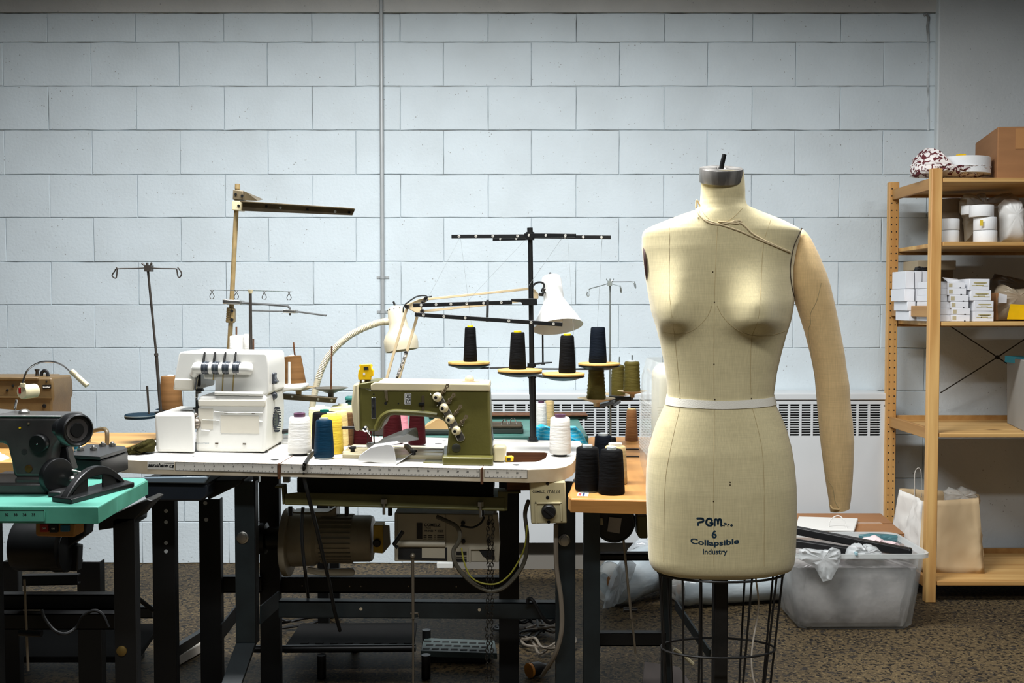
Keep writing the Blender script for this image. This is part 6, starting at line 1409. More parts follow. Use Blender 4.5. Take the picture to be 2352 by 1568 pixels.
# little lamp with a bent neck
lm_ = thing('clip_on_sewing_lamp', 'small cream sewing lamp with bent chrome neck above the black machine', 'lamp', P(35, 935, 2.28))
LY = 2.30; av = V((-.42, -.9, 0)).normalized(); c = P(57, 899, LY + .02)
pk_ = build('lamp_base', MB().lathe(c, [(.012, -.030), (.0165, -.028), (.0172, 0), (.0172, .006), (.0155, .009), (0, .0095)], 32, av), IVORY, lm_, sm=35)
f_ = c + av * .0096
build('rocker_switch', MB().bar(f_ + V((-.005, .0022, .0028)), f_ + V((-.002, -.0006, .0028)) , .006, .014), mat('red_rocker', (150, 24, 20), .35), pk_, bev=.001)
build('neck_socket', MB().cyl(P(52, 888, LY), P(52.5, 880, LY), .006), IVORY, lm_)
build('bent_neck', MB().tube(smooth_path(pt3([(52, 884, LY), (55, 868, LY), (62, 852, LY), (75, 840, LY), (92, 832, LY), (108, 830, LY), (128, 832, LY), (146, 840, LY), (158, 850, LY), (166, 857, LY)]), 5), .0022, 8), CHROME, lm_)
h0, h1 = P(163, 851, LY), P(201, 886, LY); dv_ = (h1 - h0).normalized(); ln = (h1 - h0).length
build('lamp_head', MB().lathe(h0, [(.003, 0), (.0065, .001), (.0068, .012), (.0055, .016), (.0062, .018), (.0062, ln - .001), (.005, ln)], 24, dv_), IVORY, lm_, sm=35)
build('mount_pin', MB().cyl(P(38, 918, LY + .02), P(34, 940, LY + .02), .0025), CHROME, lm_)

# ------------------------------------------------------------------ machine with clear hard case on the wooden table
dm = thing('cased_sewing_machine', 'cream sewing machine under a clear ribbed plastic case behind the dress form', 'sewing machine', V((P(1545, 1100, 2.7).x, 2.72, WZ)))
build('body', MB().box((P(1492, 1000, 2.77).x, 2.56, WZ + .002), (P(1492, 1000, 2.77).x + .15, 2.77, P(1500, 838, 2.62).z)), mat('cream_machine_body', (190, 184, 158), .45), dm, bev=.035, seg=5)
CLR = mat('clear_case_plastic', (226, 228, 224), .08, alpha=.30, spec=.9)
xa, xb = P(1467, 1000, 2.80).x, P(1490, 1000, 2.80).x
z1 = P(1480, 832, 2.54).z
cs = MB(); cs.rings([rrect(xa + .012, xb + .18, 2.52, 2.80, WZ + .004, .03), rrect(xa, xb + .20, 2.51, 2.81, WZ + .05, .035), rrect(xa + .004, xb + .20, 2.51, 2.81, z1 - .05, .035), rrect(xa + .016, xb + .2, 2.52, 2.80, z1, .035)], cap=False)
build('clear_case', cs, CLR, dm, sm=40)
rb = MB()
for k in range(18):
    z = P(1470, 934 + 7.2 * k, 2.52).z
    if z > WZ + .03: rb.bar((xa - .001, 2.55, z), (xa - .001, 2.78, z), .002, .004).bar((xa + .01, 2.509, z), (xb, 2.509, z), .002, .004)
build('case_rib', rb, CLR, dm, kind='stuff', sm=0)
build('case_latch', MB().box((xa + .006, 2.504, P(1480, 1010, 2.5).z), (xb - .004, 2.512, P(1480, 1003, 2.5).z)), STEEL, dm, bev=.001)
RODM = mat('dull_guide_rod', (84, 86, 86), .4, .2)
# ------------------------------------------------------------------ thread cones
def tmat(name, rgb, sheen=.1, rough=.75):
    return mat(name, rgb, rough, 0.0, spec=.12, var=.16, vscale=14, stretch=(1, 1, 6), bump=.5, bscale=26, sheen=sheen, rgb2=None)
T_WHITE = tmat('white_thread', (212, 210, 204)); T_CREAM = tmat('cream_thread', (222, 196, 130)); T_PALE = tmat('pale_yellow_thread', (232, 226, 160))
T_YEL = tmat('yellow_thread', (236, 202, 66)); T_TEAL = tmat('petrol_blue_thread', (4, 40, 60), .0, .5); T_BLK = tmat('black_thread', (9, 9, 10), 0.0); T_RED = tmat('dark_red_thread', (54, 6, 11), 0.0)
T_PINK = tmat('pink_thread', (212, 138, 150)); T_NAVY = tmat('navy_thread', (7, 15, 25), 0.0); T_OLIVE = tmat('olive_thread', (80, 72, 32), .0, .5); T_BRN = tmat('brown_thread', (116, 78, 44)); T_TAN = tmat('tan_thread', (188, 164, 116))
T_DBR = tmat('dark_brown_thread', (92, 64, 36)); T_KRAFT = mat('brown_paper_cone', (132, 96, 58), .75, 0.0, spec=.2, rgb2=(100, 70, 38), vscale=4, stretch=(1, 1, 14), bump=.1, bscale=30)
C_PUR = mat('purple_core', (74, 44, 66), .4); C_CLR = mat('clear_core', (196, 204, 206), .2, alpha=.8); C_GRN = mat('green_core', (0, 104, 96), .4); C_YEL = mat('yellow_core', (240, 208, 20), .4); C_CRM = mat('cream_core', (228, 216, 176), .5); C_WHT = mat('white_core', (226, 226, 222), .4)
CG = 'thread cones'
def cone(cxp, yb, yt, hb, ht, loc, tm_, label, core=None, ch=7, cw=.45, foot=None, ridges=0, group=None, tilt=0.0):
    loc = V(loc); r_ = m(hb, loc.y); Y = loc.y + r_ * .9; c = V((P(cxp, yb, Y).x, Y, loc.z)); s = Y / F
    rb, rt_ = hb * s, ht * s; z1 = P(cxp, yt, Y).z - c.z
    if tilt == 0: pass
    t = thing('thread_cone', label, 'thread cone', c, group)
    z0 = .0002
    if foot:
        fh = foot[1] * s; build('cone_foot', MB().lathe(c, [(rb * foot[2] * .6, 0), (rb * foot[2], .0006), (rb * foot[2], fh), (rb * foot[2] * .6, fh + .001)], 28), foot[0], t); z0 = fh
    h = z1 - z0; pr_ = [(rb * .5, z0), (rb * .93, z0), (rb, z0 + h * .03)]
    if ridges:
        for k in range(1, ridges * 2):
            u = k / (ridges * 2); pr_.append(((rb + (rt_ - rb) * u) * (1.0 + (.03 if k % 2 else -.02)), z0 + h * (.03 + .93 * u)))
    else:
        for k in range(1, 5): u = k / 5; pr_.append((rb + (rt_ - rb) * u + rb * .015 * math.sin(math.pi * u), z0 + h * (.03 + .93 * u)))
    pr_ += [(rt_, z0 + h * .965), (rt_ * .9, z0 + h), (rt_ * .4, z0 + h)]
    build('wound_thread', MB().lathe(c, pr_, 36), tm_, t, sm=50)
    if core:
        cr = rt_ * cw; hh = ch * s
        build('core_tube', MB().lathe(c, [(cr * 1.05, z1 - .01), (cr * 1.08, z1 + hh * .55), (cr * 1.1, z1 + hh * .9), (cr, z1 + hh), (cr * .5, z1 + hh), (cr * .45, z1 + hh * .3), (0, z1 + hh * .3)], 24), core, t, sm=40)
    return t
cone(688.5, 1046, 957, 27.5, 23.5, on_tab(688, 1048), T_WHITE, 'white thread cone with purple core, between the overlock machine and the petrol blue cone', C_PUR, 9, .52, (BLACKP, 6, .62))
cone(744.5, 1054, 964, 23.5, 18.5, on_tab(744.5, 1056), T_TEAL, 'petrol blue thread cone with clear core at the front of the crowd', C_CLR, 5, .52, (C_CLR, 4, .8))
cone(762, 1042, 953, 27, 24, on_tab(762, 1044), T_YEL, 'bright yellow thread cone behind the petrol blue cone', C_CRM, 6, .42)
cone(746, 1030, 946, 30, 27, on_tab(742, 1034), T_BLK, 'black thread cone with green core, behind the petrol blue cone', C_GRN, 6, .36)
cone(772, 1022, 942, 30, 26, on_tab(776, 1026), T_CREAM, 'golden cream thread cone behind the bright yellow cone', C_CRM, 6, .4)
cone(736, 1019, 935, 28, 25, on_tab(732, 1022), T_PALE, 'pale yellow thread cone behind the white cone', C_WHT, 4, .4)
cone(788, 1010, 931, 28, 26, on_tab(788, 1012), T_PALE, 'pale yellow thread cone farthest back beside the olive green machine', C_WHT, 5, .4)
cone(800, 1021, 948, 16, 12, on_tab(803, 1023), T_DBR, 'dark brown thread cone almost hidden by the cream end of the machine head', None)
cone(834, 1023, 950, 22, 17, on_tab(834, 1025), T_RED, 'dark red thread cone below the needle end of the machine head', None)
cone(902, 1018, 940, 24, 17, on_tab(902, 1021), T_RED, 'dark red thread cone behind the white chute, in the machine arch', None)
cone(958, 1022, 938, 20.5, 16, on_tab(958, 1025), T_RED, 'dark red thread cone in the machine arch nearest its column', None, foot=(C_PUR, 3, .8))
cone(922, 1007, 938, 18, 14, on_tab(922, 1009), T_PINK, 'pink thread cone between two dark red cones in the machine arch', None)
cone(1286.5, 1048, 958, 25, 22.5, on_tab(1286.5, 1050), T_WHITE, 'white thread cone with purple core at the corner of the white table', C_PUR, 7, .5, (BLACKP, 6, .62))
# work bench behind the white table and the things on it
DG = mat('dark_green_enamel', (38, 70, 62), .45, var=.3, vscale=10)
GBZ = .785
gb = thing('green_work_bench', 'narrow dark green bench behind the white table, in front of the wall heater', 'bench', (-.25, 3.6, 0))
build('bench_top', MB().box((-.76, 3.24, GBZ - .03), (.25, 3.88, GBZ)), mat('faded_teal_bench', (74, 122, 112), .5, var=.3, vscale=6), gb, bev=.004)
for x, y in ((-.71, 3.60), (-.035, 3.60), (-.71, 3.82), (-.035, 3.82)): build('leg', MB().box((x, y, 0), (x + .04, y + .03, GBZ - .03)), LEGB, gb)
bb = thing('long_green_rail', 'long dark green rail with brown top lying across the back of the bench', 'rail', V((P(1240, 970, 3.72).x, 3.75, GBZ)))
build('rail', MB().box((P(985, 970, 3.72).x, 3.72, GBZ), (P(1350, 970, 3.72).x, 3.80, P(1240, 956, 3.72).z)), mat('dark_green_cloth', (34, 54, 46), .8, var=.3, vscale=20, stretch=(1, 1, 10)), bb, bev=.004)
build('rail_top', MB().box((P(985, 970, 3.72).x, 3.715, P(1240, 956, 3.72).z), (P(1350, 970, 3.72).x, 3.805, P(1240, 952, 3.72).z)), RUST, bb, bev=.002)
def slab(x0, x1, y0, y1, Y, dep, mt, label, grp='slabs of dark felt on the bench'):
    a = P(x0, y1, Y); b = P(x1, y0, Y)
    return one('felt_slab', MB().box((a.x, Y, max(a.z, GBZ + .0005)), (b.x, Y + dep, b.z)), mt, label, 'felt', V(((a.x + b.x) / 2, Y + dep / 2, max(a.z, GBZ))), group=grp, bev=.003)
FELT = mat('dark_grey_green_felt', (44, 52, 46), .9, var=.3, vscale=24, stretch=(1, 1, 12)); FELT2 = mat('brown_topped_felt', (70, 60, 44), .9, var=.3, vscale=24)
slab(1080, 1202, 984, 1001, 3.30, .12, FELT, 'dark grey felt slab right behind the machine column, lower one')
slab(1080, 1199, 977, 983.6, 3.30, .12, FELT2, 'brown grey felt slab right behind the machine column, upper one')
slab(965, 1036, 998, 1008, 3.26, .14, FELT, 'dark green felt strip seen through the machine arch, lower one')
slab(965, 1036, 988, 997.6, 3.26, .14, FELT, 'dark green felt strip seen through the machine arch, upper one')
wdg = MB().pp([(974, 987.5), (974, 980), (1004, 961), (1036, 961), (1036, 987.5)], 3.29, .09)
one('wood_wedge', wdg, wood('pale_block_wood', (206, 172, 118), (178, 140, 88), (1.0, 8, 8), False), 'pale wooden wedge lying on the dark green felt strips', 'wood block', P(1005, 987, 3.32), bev=.002)
lp_ = MB()
for x, y in ((1158, 971), (1177, 968)):
    p = P(x, y, 3.32); lp_.tube(smooth_path([p + V((-.010, 0, -.012)), p + V((-.004, 0, .008)), p + V((.006, 0, .010)), p + V((.012, 0, -.004)), p + V((.012, 0, -.014))], 4), .002, 6)
one('wire_hooks', lp_, CHROME, 'two bent chrome wire hooks lying on the brown grey felt slab', 'hooks', P(1167, 975, 3.32), kind='thing')
CYM = mat('cyan_wave_cloth', (34, 176, 222), .75)
nt = CYM.node_tree; N = nt.nodes; L = nt.links; tc_ = N.new('ShaderNodeTexCoord'); wv_ = N.new('ShaderNodeTexWave'); wv_.wave_type = 'BANDS'; wv_.bands_direction = 'Z'
wv_.inputs['Scale'].default_value = 30; wv_.inputs['Distortion'].default_value = 3.2; wv_.inputs['Detail'].default_value = 0; wv_.inputs['Detail Scale'].default_value = 2.2
L.new(tc_.outputs['Object'], wv_.inputs['Vector']); r_ = N.new('ShaderNodeValToRGB'); r_.color_ramp.elements[0].position = .55; r_.color_ramp.elements[1].position = .75
r_.color_ramp.elements[0].color = lin((34, 184, 232)); r_.color_ramp.elements[1].color = lin((110, 210, 238)); L.new(wv_.outputs['Fac'], r_.inputs['Fac']); L.new(r_.outputs[0], N['Principled BSDF'].inputs['Base Color'])
cy = MB(); pillow(cy, [(1232, 1012), (1231, 978), (1240, 974), (1262, 980), (1300, 978), (1322, 978), (1334, 990), (1344, 1006), (1352, 1022), (1346, 1030), (1334, 1016), (1300, 1012)], 3.19, .10, 33, .002)
one('cleaning_cloth', cy, CYM, 'bright cyan cleaning cloth with white wavy lines behind the black thread stand', 'cloth', P(1290, 1012, 3.19), sm=75)
cone(1243, 1000, 925, 13, 11.5, V((P(1243, 1000, 3.42).x, 3.42, GBZ)), T_WHITE, 'slim white thread cone on the bench beside the black stand pole', C_PUR, 5, .55)
cone(1262, 1000, 920, 11, 10, V((P(1262, 1000, 3.50).x, 3.50, GBZ)), T_TAN, 'tan thread cone on the bench beside the slim white cone', None)
tbk = P(800, 930, 3.40); t = thing('teal_bottle', 'dark teal plastic bottle top peeping over the pale yellow cones', 'bottle', V((tbk.x, 3.42, GBZ)))
build('bottle_body', MB().box((tbk.x - .012, 3.41, GBZ), (tbk.x + .014, 3.44, P(800, 921, 3.4).z)), mat('dark_teal_plastic', (22, 66, 62), .4), t, bev=.004)
build('bottle_cap', MB().box((tbk.x - .013, 3.405, P(800, 920, 3.4).z), (tbk.x + .016, 3.445, P(800, 911, 3.4).z)), mat('teal_cap', (60, 130, 124), .4), t, bev=.004)
# cones on the wooden table
def wz(x, y): return onz(x, y, WZ)
cone(1349, 1130, 1027, 29, 25.5, wz(1349, 1132), T_BLK, 'big black thread cone at the corner of the wooden table, by the little sticker', C_CLR, 6, .42, (C_CLR, 3, .85))
cone(1404.5, 1136, 1032, 31, 25.5, wz(1404, 1138), T_BLK, 'big black thread cone beside its twin, nearer the dress form', C_CLR, 7, .42)
cone(1413, 1112, 1024, 28, 24, wz(1410, 1114), T_TAN, 'pinkish tan thread cone mostly hidden behind the two big black cones', C_WHT, 7, .6)
cone(1385, 1078, 1000, 22, 19, wz(1385, 1080), T_NAVY, 'navy thread cone standing behind the big black cones', C_CLR, 6, .55)
cone(1405, 1062, 1004, 13, 10, wz(1407, 1064), T_BLK, 'small black thread cone tucked beside the navy cone', None)
cone(1450.5, 1012, 941, 15, 11.5, wz(1450, 1014), T_BRN, 'brown thread cone at the far end of the wooden table by the clear case', T_TAN, 3, .8)
rf = MB()
for x, y in ((1446, 1049), (1446, 1032)):
    p = wz(x, y); rf.box((p.x - .02, p.y - .006, WZ), (p.x + .03, p.y + .006, WZ + .003))
one('table_fittings', rf, BLACKM, 'two dark metal strips let into the wooden table near the clear case', 'fittings', wz(1446, 1040), kind='thing')

# ------------------------------------------------------------------ black thread stand
ts = thing('black_thread_stand', 'tall black thread stand with eyeletted arms and tan cone plates behind the white table', 'thread stand', on_tab(1223, 1014))
bY = on_tab(1223, 1014).y + .012
def bk(x, y, d=0.0): return P(x, y, bY + d)
build('pole', MB().cyl(bk(1217.5, 526), bk(1224, 1014), m(5.5, bY), m(6.6, bY), 20), BLACKM, ts)
build('pole_sleeve', MB().cyl(bk(1222, 864), bk(1223, 905), m(8, bY), m(8, bY), 20).cyl(bk(1223.5, 905), bk(1224.5, 1012), m(7.4, bY), m(7.6, bY), 20), BLACKM, ts)
build('pole_cap', MB().cyl(bk(1217, 523), bk(1217.5, 534), m(6.6, bY)), BLACKM, ts)
build('base_clamp', MB().lathe(bk(1224, 1016), [(m(13, bY), 0), (m(13, bY), .008), (m(10, bY), .010), (m(10, bY), .018)], 24), BLACKM, ts)
ALU = mat('eyelet_aluminium', (214, 212, 204), .3, .6)
def arm(p0, p1, w_, h_, eyes, nm='guide_arm', par=None):
    a = build(nm, MB().bar(p0, p1, w_, h_), BLACKM, par or ts, bev=.001)
    ey = MB(); d = (p1 - p0)
    for u in eyes:
        c = p0 + d * u; n_ = V((d.y, -d.x, 0)).normalized(); n_ = n_ if n_.y < 0 else -n_
        c = c + n_ * (w_ / 2); ey.lathe(c, [(.0042, 0), (.0042, .0012), (.0022, .0014), (.0016, .0004), (0, .0004)], 14, n_)
    if eyes: build('eyelet', ey, ALU, a, kind='stuff')
    return a
hA = m(8.5, bY)
arm(bk(1037, 543, .02), bk(1214, 542, 0), .006, hA, (.10, .32, .54, .86))
arm(bk(1403, 545, -.01), bk(1222, 543, 0), .006, hA, (.12, .35, .58))
arm(bk(1322, 541, -.14), bk(1205, 540, -.02), .006, hA, (.18, .56, .9))
arm(bk(1133, 549, .16), bk(1226, 547, .02), .006, hA, (.2, .6))
build('arm_hub', MB().cyl(bk(1217.5, 551), bk(1217.5, 533), m(10, bY), n=24), BLACKM, ts)
arm(bk(949, 701, -.04), bk(1176, 694, -.02), .008, m(9, bY), (.08, .23, .38, .54, .71, .89))
arm(bk(953, 722, -.10), bk(1292, 745, -.14), .008, m(9, bY), (.06, .20, .345, .64, .79, .94))
build('arm_tie', MB().bar(bk(1120, 690, -.06), bk(1119, 737, -.12), .008, .006, up=(0, 1, 0)), DULLB, ts)
build('arm_bracket', MB().pp([(1173, 686), (1233, 685), (1234, 701), (1200, 701), (1198, 694), (1173, 692)], bY - .02, .04), BLACKM, ts, bev=.002)
FIB = mat('tan_fibre_disc', (206, 166, 92), .7, var=.12, vscale=20)
def plate(cxp, cyp, rxp, Y, eye=None):
    c = P(cxp, cyp, Y); r_ = m(rxp, Y)
    a = build('cone_plate', MB().lathe(c, [(.008, -.004), (r_ * .98, -.004), (r_, -.0025), (r_, .0015), (r_ * .98, .003), (.008, .003)], 44), FIB, ts, sm=40)
    build('plate_backing', MB().lathe(c, [(r_ * .2, -.020), (r_ * .5, -.018), (r_ * 1.0, -.0085), (r_ * 1.0, -.0055), (.01, -.005)], 36), BLACKM, a, sm=40)
    return c + V((0, 0, .0032))
pA = plate(1077, 832.5, 48, 3.06); pB = plate(1194, 850, 51.5, 2.88); pC = plate(1294, 858.5, 49, 2.90); pD = plate(1376, 835, 48, 3.08)
for a, b, d in ((pA, bk(1220, 838), -.014), (pD, bk(1220, 838), -.014), (pB, bk(1222, 862), -.02), (pC, bk(1222, 862), -.02)):
    build('plate_arm', MB().bar(V((a.x, a.y, a.z - .02)), V((b.x, b.y, a.z - .02)), .026, .004), BLACKM, ts, bev=.001)
build('plate_hub', MB().cyl(bk(1221, 842), bk(1221, 834), m(10, bY), n=24), BLACKM, ts)
build('plate_hub', MB().cyl(bk(1222, 868), bk(1222, 860), m(10, bY), n=24), BLACKM, ts)
build('rear_plate_arm', MB().bar(bk(1222, 836, .03), bk(1262, 832, .16), .02, .004), BLACKM, ts)
build('empty_spindle', MB().cyl(bk(1247, 835, .14), bk(1246.5, 765, .14), .003, n=10).cyl(bk(1247, 837, .14), bk(1247, 833, .14), .007, n=12), BLACKM, ts)
def on_plate(c, cxp, yt, hb, ht, tm_, lb, core):
    Y = c.y; s = Y / F
    return cone(cxp, 0, yt, hb, ht, V((c.x, c.y - hb * s * .9, c.z)), tm_, lb, core, 4, .55)
def cone_at(c, cxp, yt, hb, ht, tm_, lb, core=None, ch=4, cw=.55, rid=0, grp=None):
    Y = c.y; s = Y / F; t = thing('thread_cone', lb, 'thread cone', V((P(cxp, 700, Y).x, Y, c.z)), grp); c = V((P(cxp, 700, Y).x, Y, c.z)); h = P(cxp, yt, Y).z - c.z; rb, rt_ = hb * s, ht * s
    pr_ = [(rb * .5, .0003), (rb * .93, .0003), (rb, .004)]
    if rid:
        for k in range(1, rid * 2): u = k / (rid * 2); pr_.append(((rb + (rt_ - rb) * u) * (1 + (.035 if k % 2 else -.025)), h * (.04 + .92 * u)))
    else: pr_ += [(rb + (rt_ - rb) * u, h * (.03 + .93 * u)) for u in (.25, .5, .75)]
    pr_ += [(rt_, h * .965), (rt_ * .9, h), (rt_ * .4, h)]
    build('wound_thread', MB().lathe(c, pr_, 32), tm_, t, sm=50)
    if core: build('core_tube', MB().lathe(c, [(rt_ * cw, h - .01), (rt_ * cw, h + ch * s * .8), (rt_ * cw * .9, h + ch * s), (rt_ * cw * .4, h + ch * s), (0, h + ch * s * .5)], 20), core, t)
    return t
cone_at(pA, 1080, 751, 16, 12.5, T_BLK, 'yellow cored black thread cone on the tan plate farthest from the dress form', C_YEL)
cone_at(pB, 1189, 763, 20, 16, T_BLK, 'yellow cored black thread cone on the tan plate just before the black pole', C_YEL, 4)
cone_at(pC, 1303, 770, 20, 15.5, T_BLK, 'yellow cored black thread cone between the black pole and the dark navy cone', C_YEL)
cone_at(pD, 1373.5, 751, 21, 16.5, T_NAVY, 'dark navy thread cone without core cap on a tan plate of the black stand', None)
THR = mat('fine_thread', (120, 126, 128), .8)
for a, b, lb in ((bk(1055, 548, .01), bk(980, 690, -.05), 'fine thread slanting from the top arm to the long lower arm'), (bk(1058, 548, .01), P(1083, 748, 3.06), 'fine thread hanging down to the black cone farthest from the dress form'),
                 (bk(1205, 552, .0), bk(1075, 690, -.06), 'fine thread slanting away from the pole hub to the middle arm'), (bk(1292, 545, -.1), P(1215, 655, 3.0), 'fine thread slanting from the short top arm towards the pole'),
                 (bk(1304, 546, -.11), P(1318, 770, 2.9), 'fine thread from the short top arm down to the black cone next to the lamp'), (bk(1383, 549), P(1372, 750, 3.08), 'fine thread hanging from the end of the top arm to the navy cone'),
                 (bk(972, 727, -.1), P(1020, 868, 2.7), 'fine thread running from the lower arm down to the sewing machine'), (bk(1170, 740, -.12), P(1112, 872, 2.72), 'fine thread running down beside the machine oil dome')):
    one('thread_strand', MB().cyl(a, b, .00045, n=5), THR, lb, 'thread', (a + b) / 2)

# ------------------------------------------------------------------ tall tan thread stand
tl = thing('tan_thread_stand', 'tall leaning tan metal thread stand with angle iron arms behind the overlock machine', 'thread stand', on_tab(517, 1003))
tY = 3.04
def tk(x, y, d=0.0): return P(x, y, tY + d)
def t3(x, y): return (220 + x / 3.675, 400 + y / 3.675)
build('pole', MB().cyl(tk(545.7, 424), tk(517, 1000), m(5.3, tY), m(5.6, tY), 18), TANM, tl)
build('pole_end', MB().cyl(tk(545.7, 422.5), tk(545.3, 434), m(6, tY), n=18), TANM, tl)
build('upper_collar', MB().pp([t3(*q) for q in ((1158, 130), (1245, 138), (1240, 216), (1155, 214))], tY - .02, .04), BRONZE, tl, bev=.002)
build('lower_collar', MB().pp([t3(*q) for q in ((1152, 222), (1237, 224), (1230, 306), (1148, 302))], tY - .02, .04), CREAM, tl, bev=.002)
for x, y in ((1182, 170), (1236, 182), (1206, 266)): 
    c = P(*t3(x, y), tY - .02); build('set_screw', MB().cyl(c + V((0, -.002, 0)), c, .004, n=10), BLACKM, tl)
ag = MB()
a0, a1 = tk(556, 463, -.012), tk(816, 479.5, -.012); b0, b1 = tk(556, 484, -.012), tk(809, 494.5, -.012)
ag.prism([a0, a1, b1, b0], (0, .003, 0)).prism([a0, a1, a1 + V((0, -.026, 0)), a0 + V((0, -.026, 0))], (0, 0, -.003))
aa = build('angle_arm', ag, BRONZE, tl, bev=.0006)
ho = MB()
for x, y in ((644, 477), (770, 486)): c = P(x, y, tY - .0125); ho.cyl(c, c + V((0, -.0008, 0)), .0040, n=12)
build('bolt_hole', ho, PALE, aa, kind='stuff')
ho = MB()
for x, y in ((612, 474), (706, 481), (802, 488)): c = P(x, y, tY - .0125); ho.lathe(c, [(.004, 0), (.004, .002), (0, .003)], 12, (0, -1, 0))
build('arm_bolt', ho, BLACKM, aa, kind='stuff')
build('rear_arm', MB().hexa([tk(560, 460, .0), tk(592, 461, .03), tk(604, 458, .34), tk(596, 459, .34), tk(560, 440, .0), tk(566, 441, .0), tk(604, 457, .34), tk(596, 456.5, .34)]), BRONZE, tl, sm=0)
cl_ = MB()
for k in range(6): cl_.cyl(tk(529 - k * .4, 708 + k * 5.4), tk(529 - k * .4, 712 + k * 5.4), m(8.4, tY), n=20)
cl_.cyl(tk(529, 706), tk(527, 741), m(7.4, tY), n=20)
cc2 = build('ribbed_coupling', cl_, TANM, tl)
build('coupling_lug', MB().pp([(530, 708), (537, 708), (538.5, 712), (538, 738), (535, 742), (529, 742)], tY - .024, .02), TANM, cc2, bev=.003)
for y in (714, 734): c = P(533, y, tY - .0245); build('lug_bolt', MB().lathe(c, [(.0048, 0), (.0048, .003), (0, .004)], 14, (0, -1, 0)), BLACKM, cc2)
build('steel_clamp', MB().pp([(511, 687), (552, 690), (552, 699.5), (511, 697.5)], tY - .03, .05), STEEL, tl, bev=.002)
c = P(513.5, 692, tY - .0305); build('clamp_hole', MB().cyl(c, c + V((0, .001, 0)), .003), SLOT, tl)
build('guide_rod', MB().tube(smooth_path([tk(552, 694.5, -.01), tk(620, 699.5, -.03), tk(655, 702, -.05), tk(662, 704, -.05), tk(665.5, 709, -.05), tk(666, 724, -.05)], 3), m(2.6, tY), 8), RODM, tl)
build('rod_clamp', MB().pp([(650, 710.5), (677, 711.5), (677, 719.5), (650, 718.5)], tY - .075, .05), STEEL, tl, bev=.002)
build('guide_rod', MB().cyl(tk(579, 713, -.05), tk(652, 714.5, -.05), m(2, tY), n=8).cyl(tk(676, 714.5, -.05), tk(749, 724.5, -.09), m(2.1, tY), n=8), RODM, tl)
ag = MB(); a0, a1, b0, b1 = tk(600, 899, -.012), tk(775, 912, -.012), tk(600, 914, -.012), tk(770, 925.5, -.012)
ag.prism([a0, a1, b1, b0], (0, .003, 0)).prism([a0, a1, a1 + V((0, -.026, 0)), a0 + V((0, -.026, 0))], (0, 0, -.003))
aa = build('angle_arm', ag, BRONZE, tl, bev=.0006)
build('arm_root', MB().bar(tk(519, 897), tk(604, 906, -.004), .02, .02), BRONZE, tl, bev=.002)
ho = MB()
for x, y in ((671, 910), (731, 916.5), (762, 919.5)): c = P(x, y, tY - .0125); ho.cyl(c, c + V((0, -.0008, 0)), .0036, n=12)
build('bolt_hole', ho, PALE, aa, kind='stuff')
FUN = mat('grey_cone_holder', (90, 86, 76), .4, .1, var=.3, vscale=20)
def holder(cxp, ytop, rxp, ybot, Y, mt=FUN, par=tl, sp=None):
    c = P(cxp, ybot, Y); h = P(cxp, ytop, Y).z - c.z; r_ = m(rxp, Y)
    a = build('cone_holder', MB().lathe(c, [(r_ * .16, -.004), (r_ * .17, h * .35), (r_ * .95, h * .95), (r_, h), (r_ * .95, h), (.01, h * .5)], 36), mt, par, sm=30)
    if sp: build('spike', MB().cyl(P(cxp, ybot - 4, Y), P(cxp + sp[1], sp[0], Y), m(2, Y), n=10), RUST, a)
    return V((c.x, c.y, c.z + h))
hA_ = holder(760, 890, 40, 910, tY + .01, sp=(795, 2)); hB_ = holder(686, 888.5, 40, 904, tY + .02, TANM, sp=(786, -12))
br = thing('paper_cone', 'brown paper wrapped thread cone on the tan thread stand behind the overlock machine', 'thread cone', hB_)
bcn = V((P(678, 888, hB_.y).x, hB_.y, hB_.z - .004)); sB = hB_.y / F
build('wound_thread', MB().lathe(bcn, [(.01, 0), (26 * sB, .0005), (26.4 * sB, .004), (23.5 * sB, 45 * sB), (21 * sB, 74 * sB), (18, 74.5 * sB)][:-1] + [(8 * sB, 75 * sB)], 36, V((-.10, 0, 1))), T_KRAFT, br)
build('cone_nose', MB().lathe(bcn + V((-.1, 0, 1)).normalized() * 74 * sB, [(8 * sB, 0), (6 * sB, 3 * sB), (0, 3.4 * sB)], 20, V((-.10, 0, 1))), C_WHT, br)

# ------------------------------------------------------------------ small stand beside the overlock machine
ls = thing('twin_hook_thread_stand', 'thin dark thread stand with two wire hooks and a teal disc, before the block wall', 'thread stand', V((P(369, 941, 3.0).x, 3.0, ZB)))
lY = 3.0
def lk(x, y, d=0.0): return P(x, y, lY + d)
build('lower_tube', MB().cyl(lk(359, 812), lk(369, 946), m(3.6, lY), n=14).cyl(lk(358.6, 811), lk(359.2, 817), m(4.6, lY), n=14), DARKROD, ls)
build('upper_rod', MB().cyl(lk(338, 603), lk(359, 814), m(2.7, lY), n=12), DARKROD, ls)
build('foot_tube', MB().cyl(lk(369, 946), V((lk(369, 946).x, lY, ZB)), m(3.6, lY), n=14), DARKROD, ls)
build('hook_clamp', MB().pp([(330.5, 609), (346.5, 609), (346, 623), (331, 623)], lY - .012, .024).tube(smooth_path([lk(331, 609), lk(328, 606), lk(326, 604)], 2), .003, 6).tube(smooth_path([lk(345, 609), lk(348, 606), lk(346.5, 603)], 2), .003, 6), DARKROD, ls)
for pts in (((330, 615), (310, 616), (270, 617), (264, 622), (258, 631), (259, 635), (264, 638.5), (267.5, 636), (269, 618), (267, 614)), ((347, 615), (370, 616.5), (402, 617), (406, 620), (408.5, 634), (412, 637), (416, 632), (416.5, 626), (413, 620), (408, 614))):
    build('wire_hook', MB().tube(smooth_path([lk(*q) for q in pts], 4), m(1.5, lY), 7), DARKROD, ls)
TDM = mat('dark_teal_disc', (12, 32, 44), .7, spec=.15)
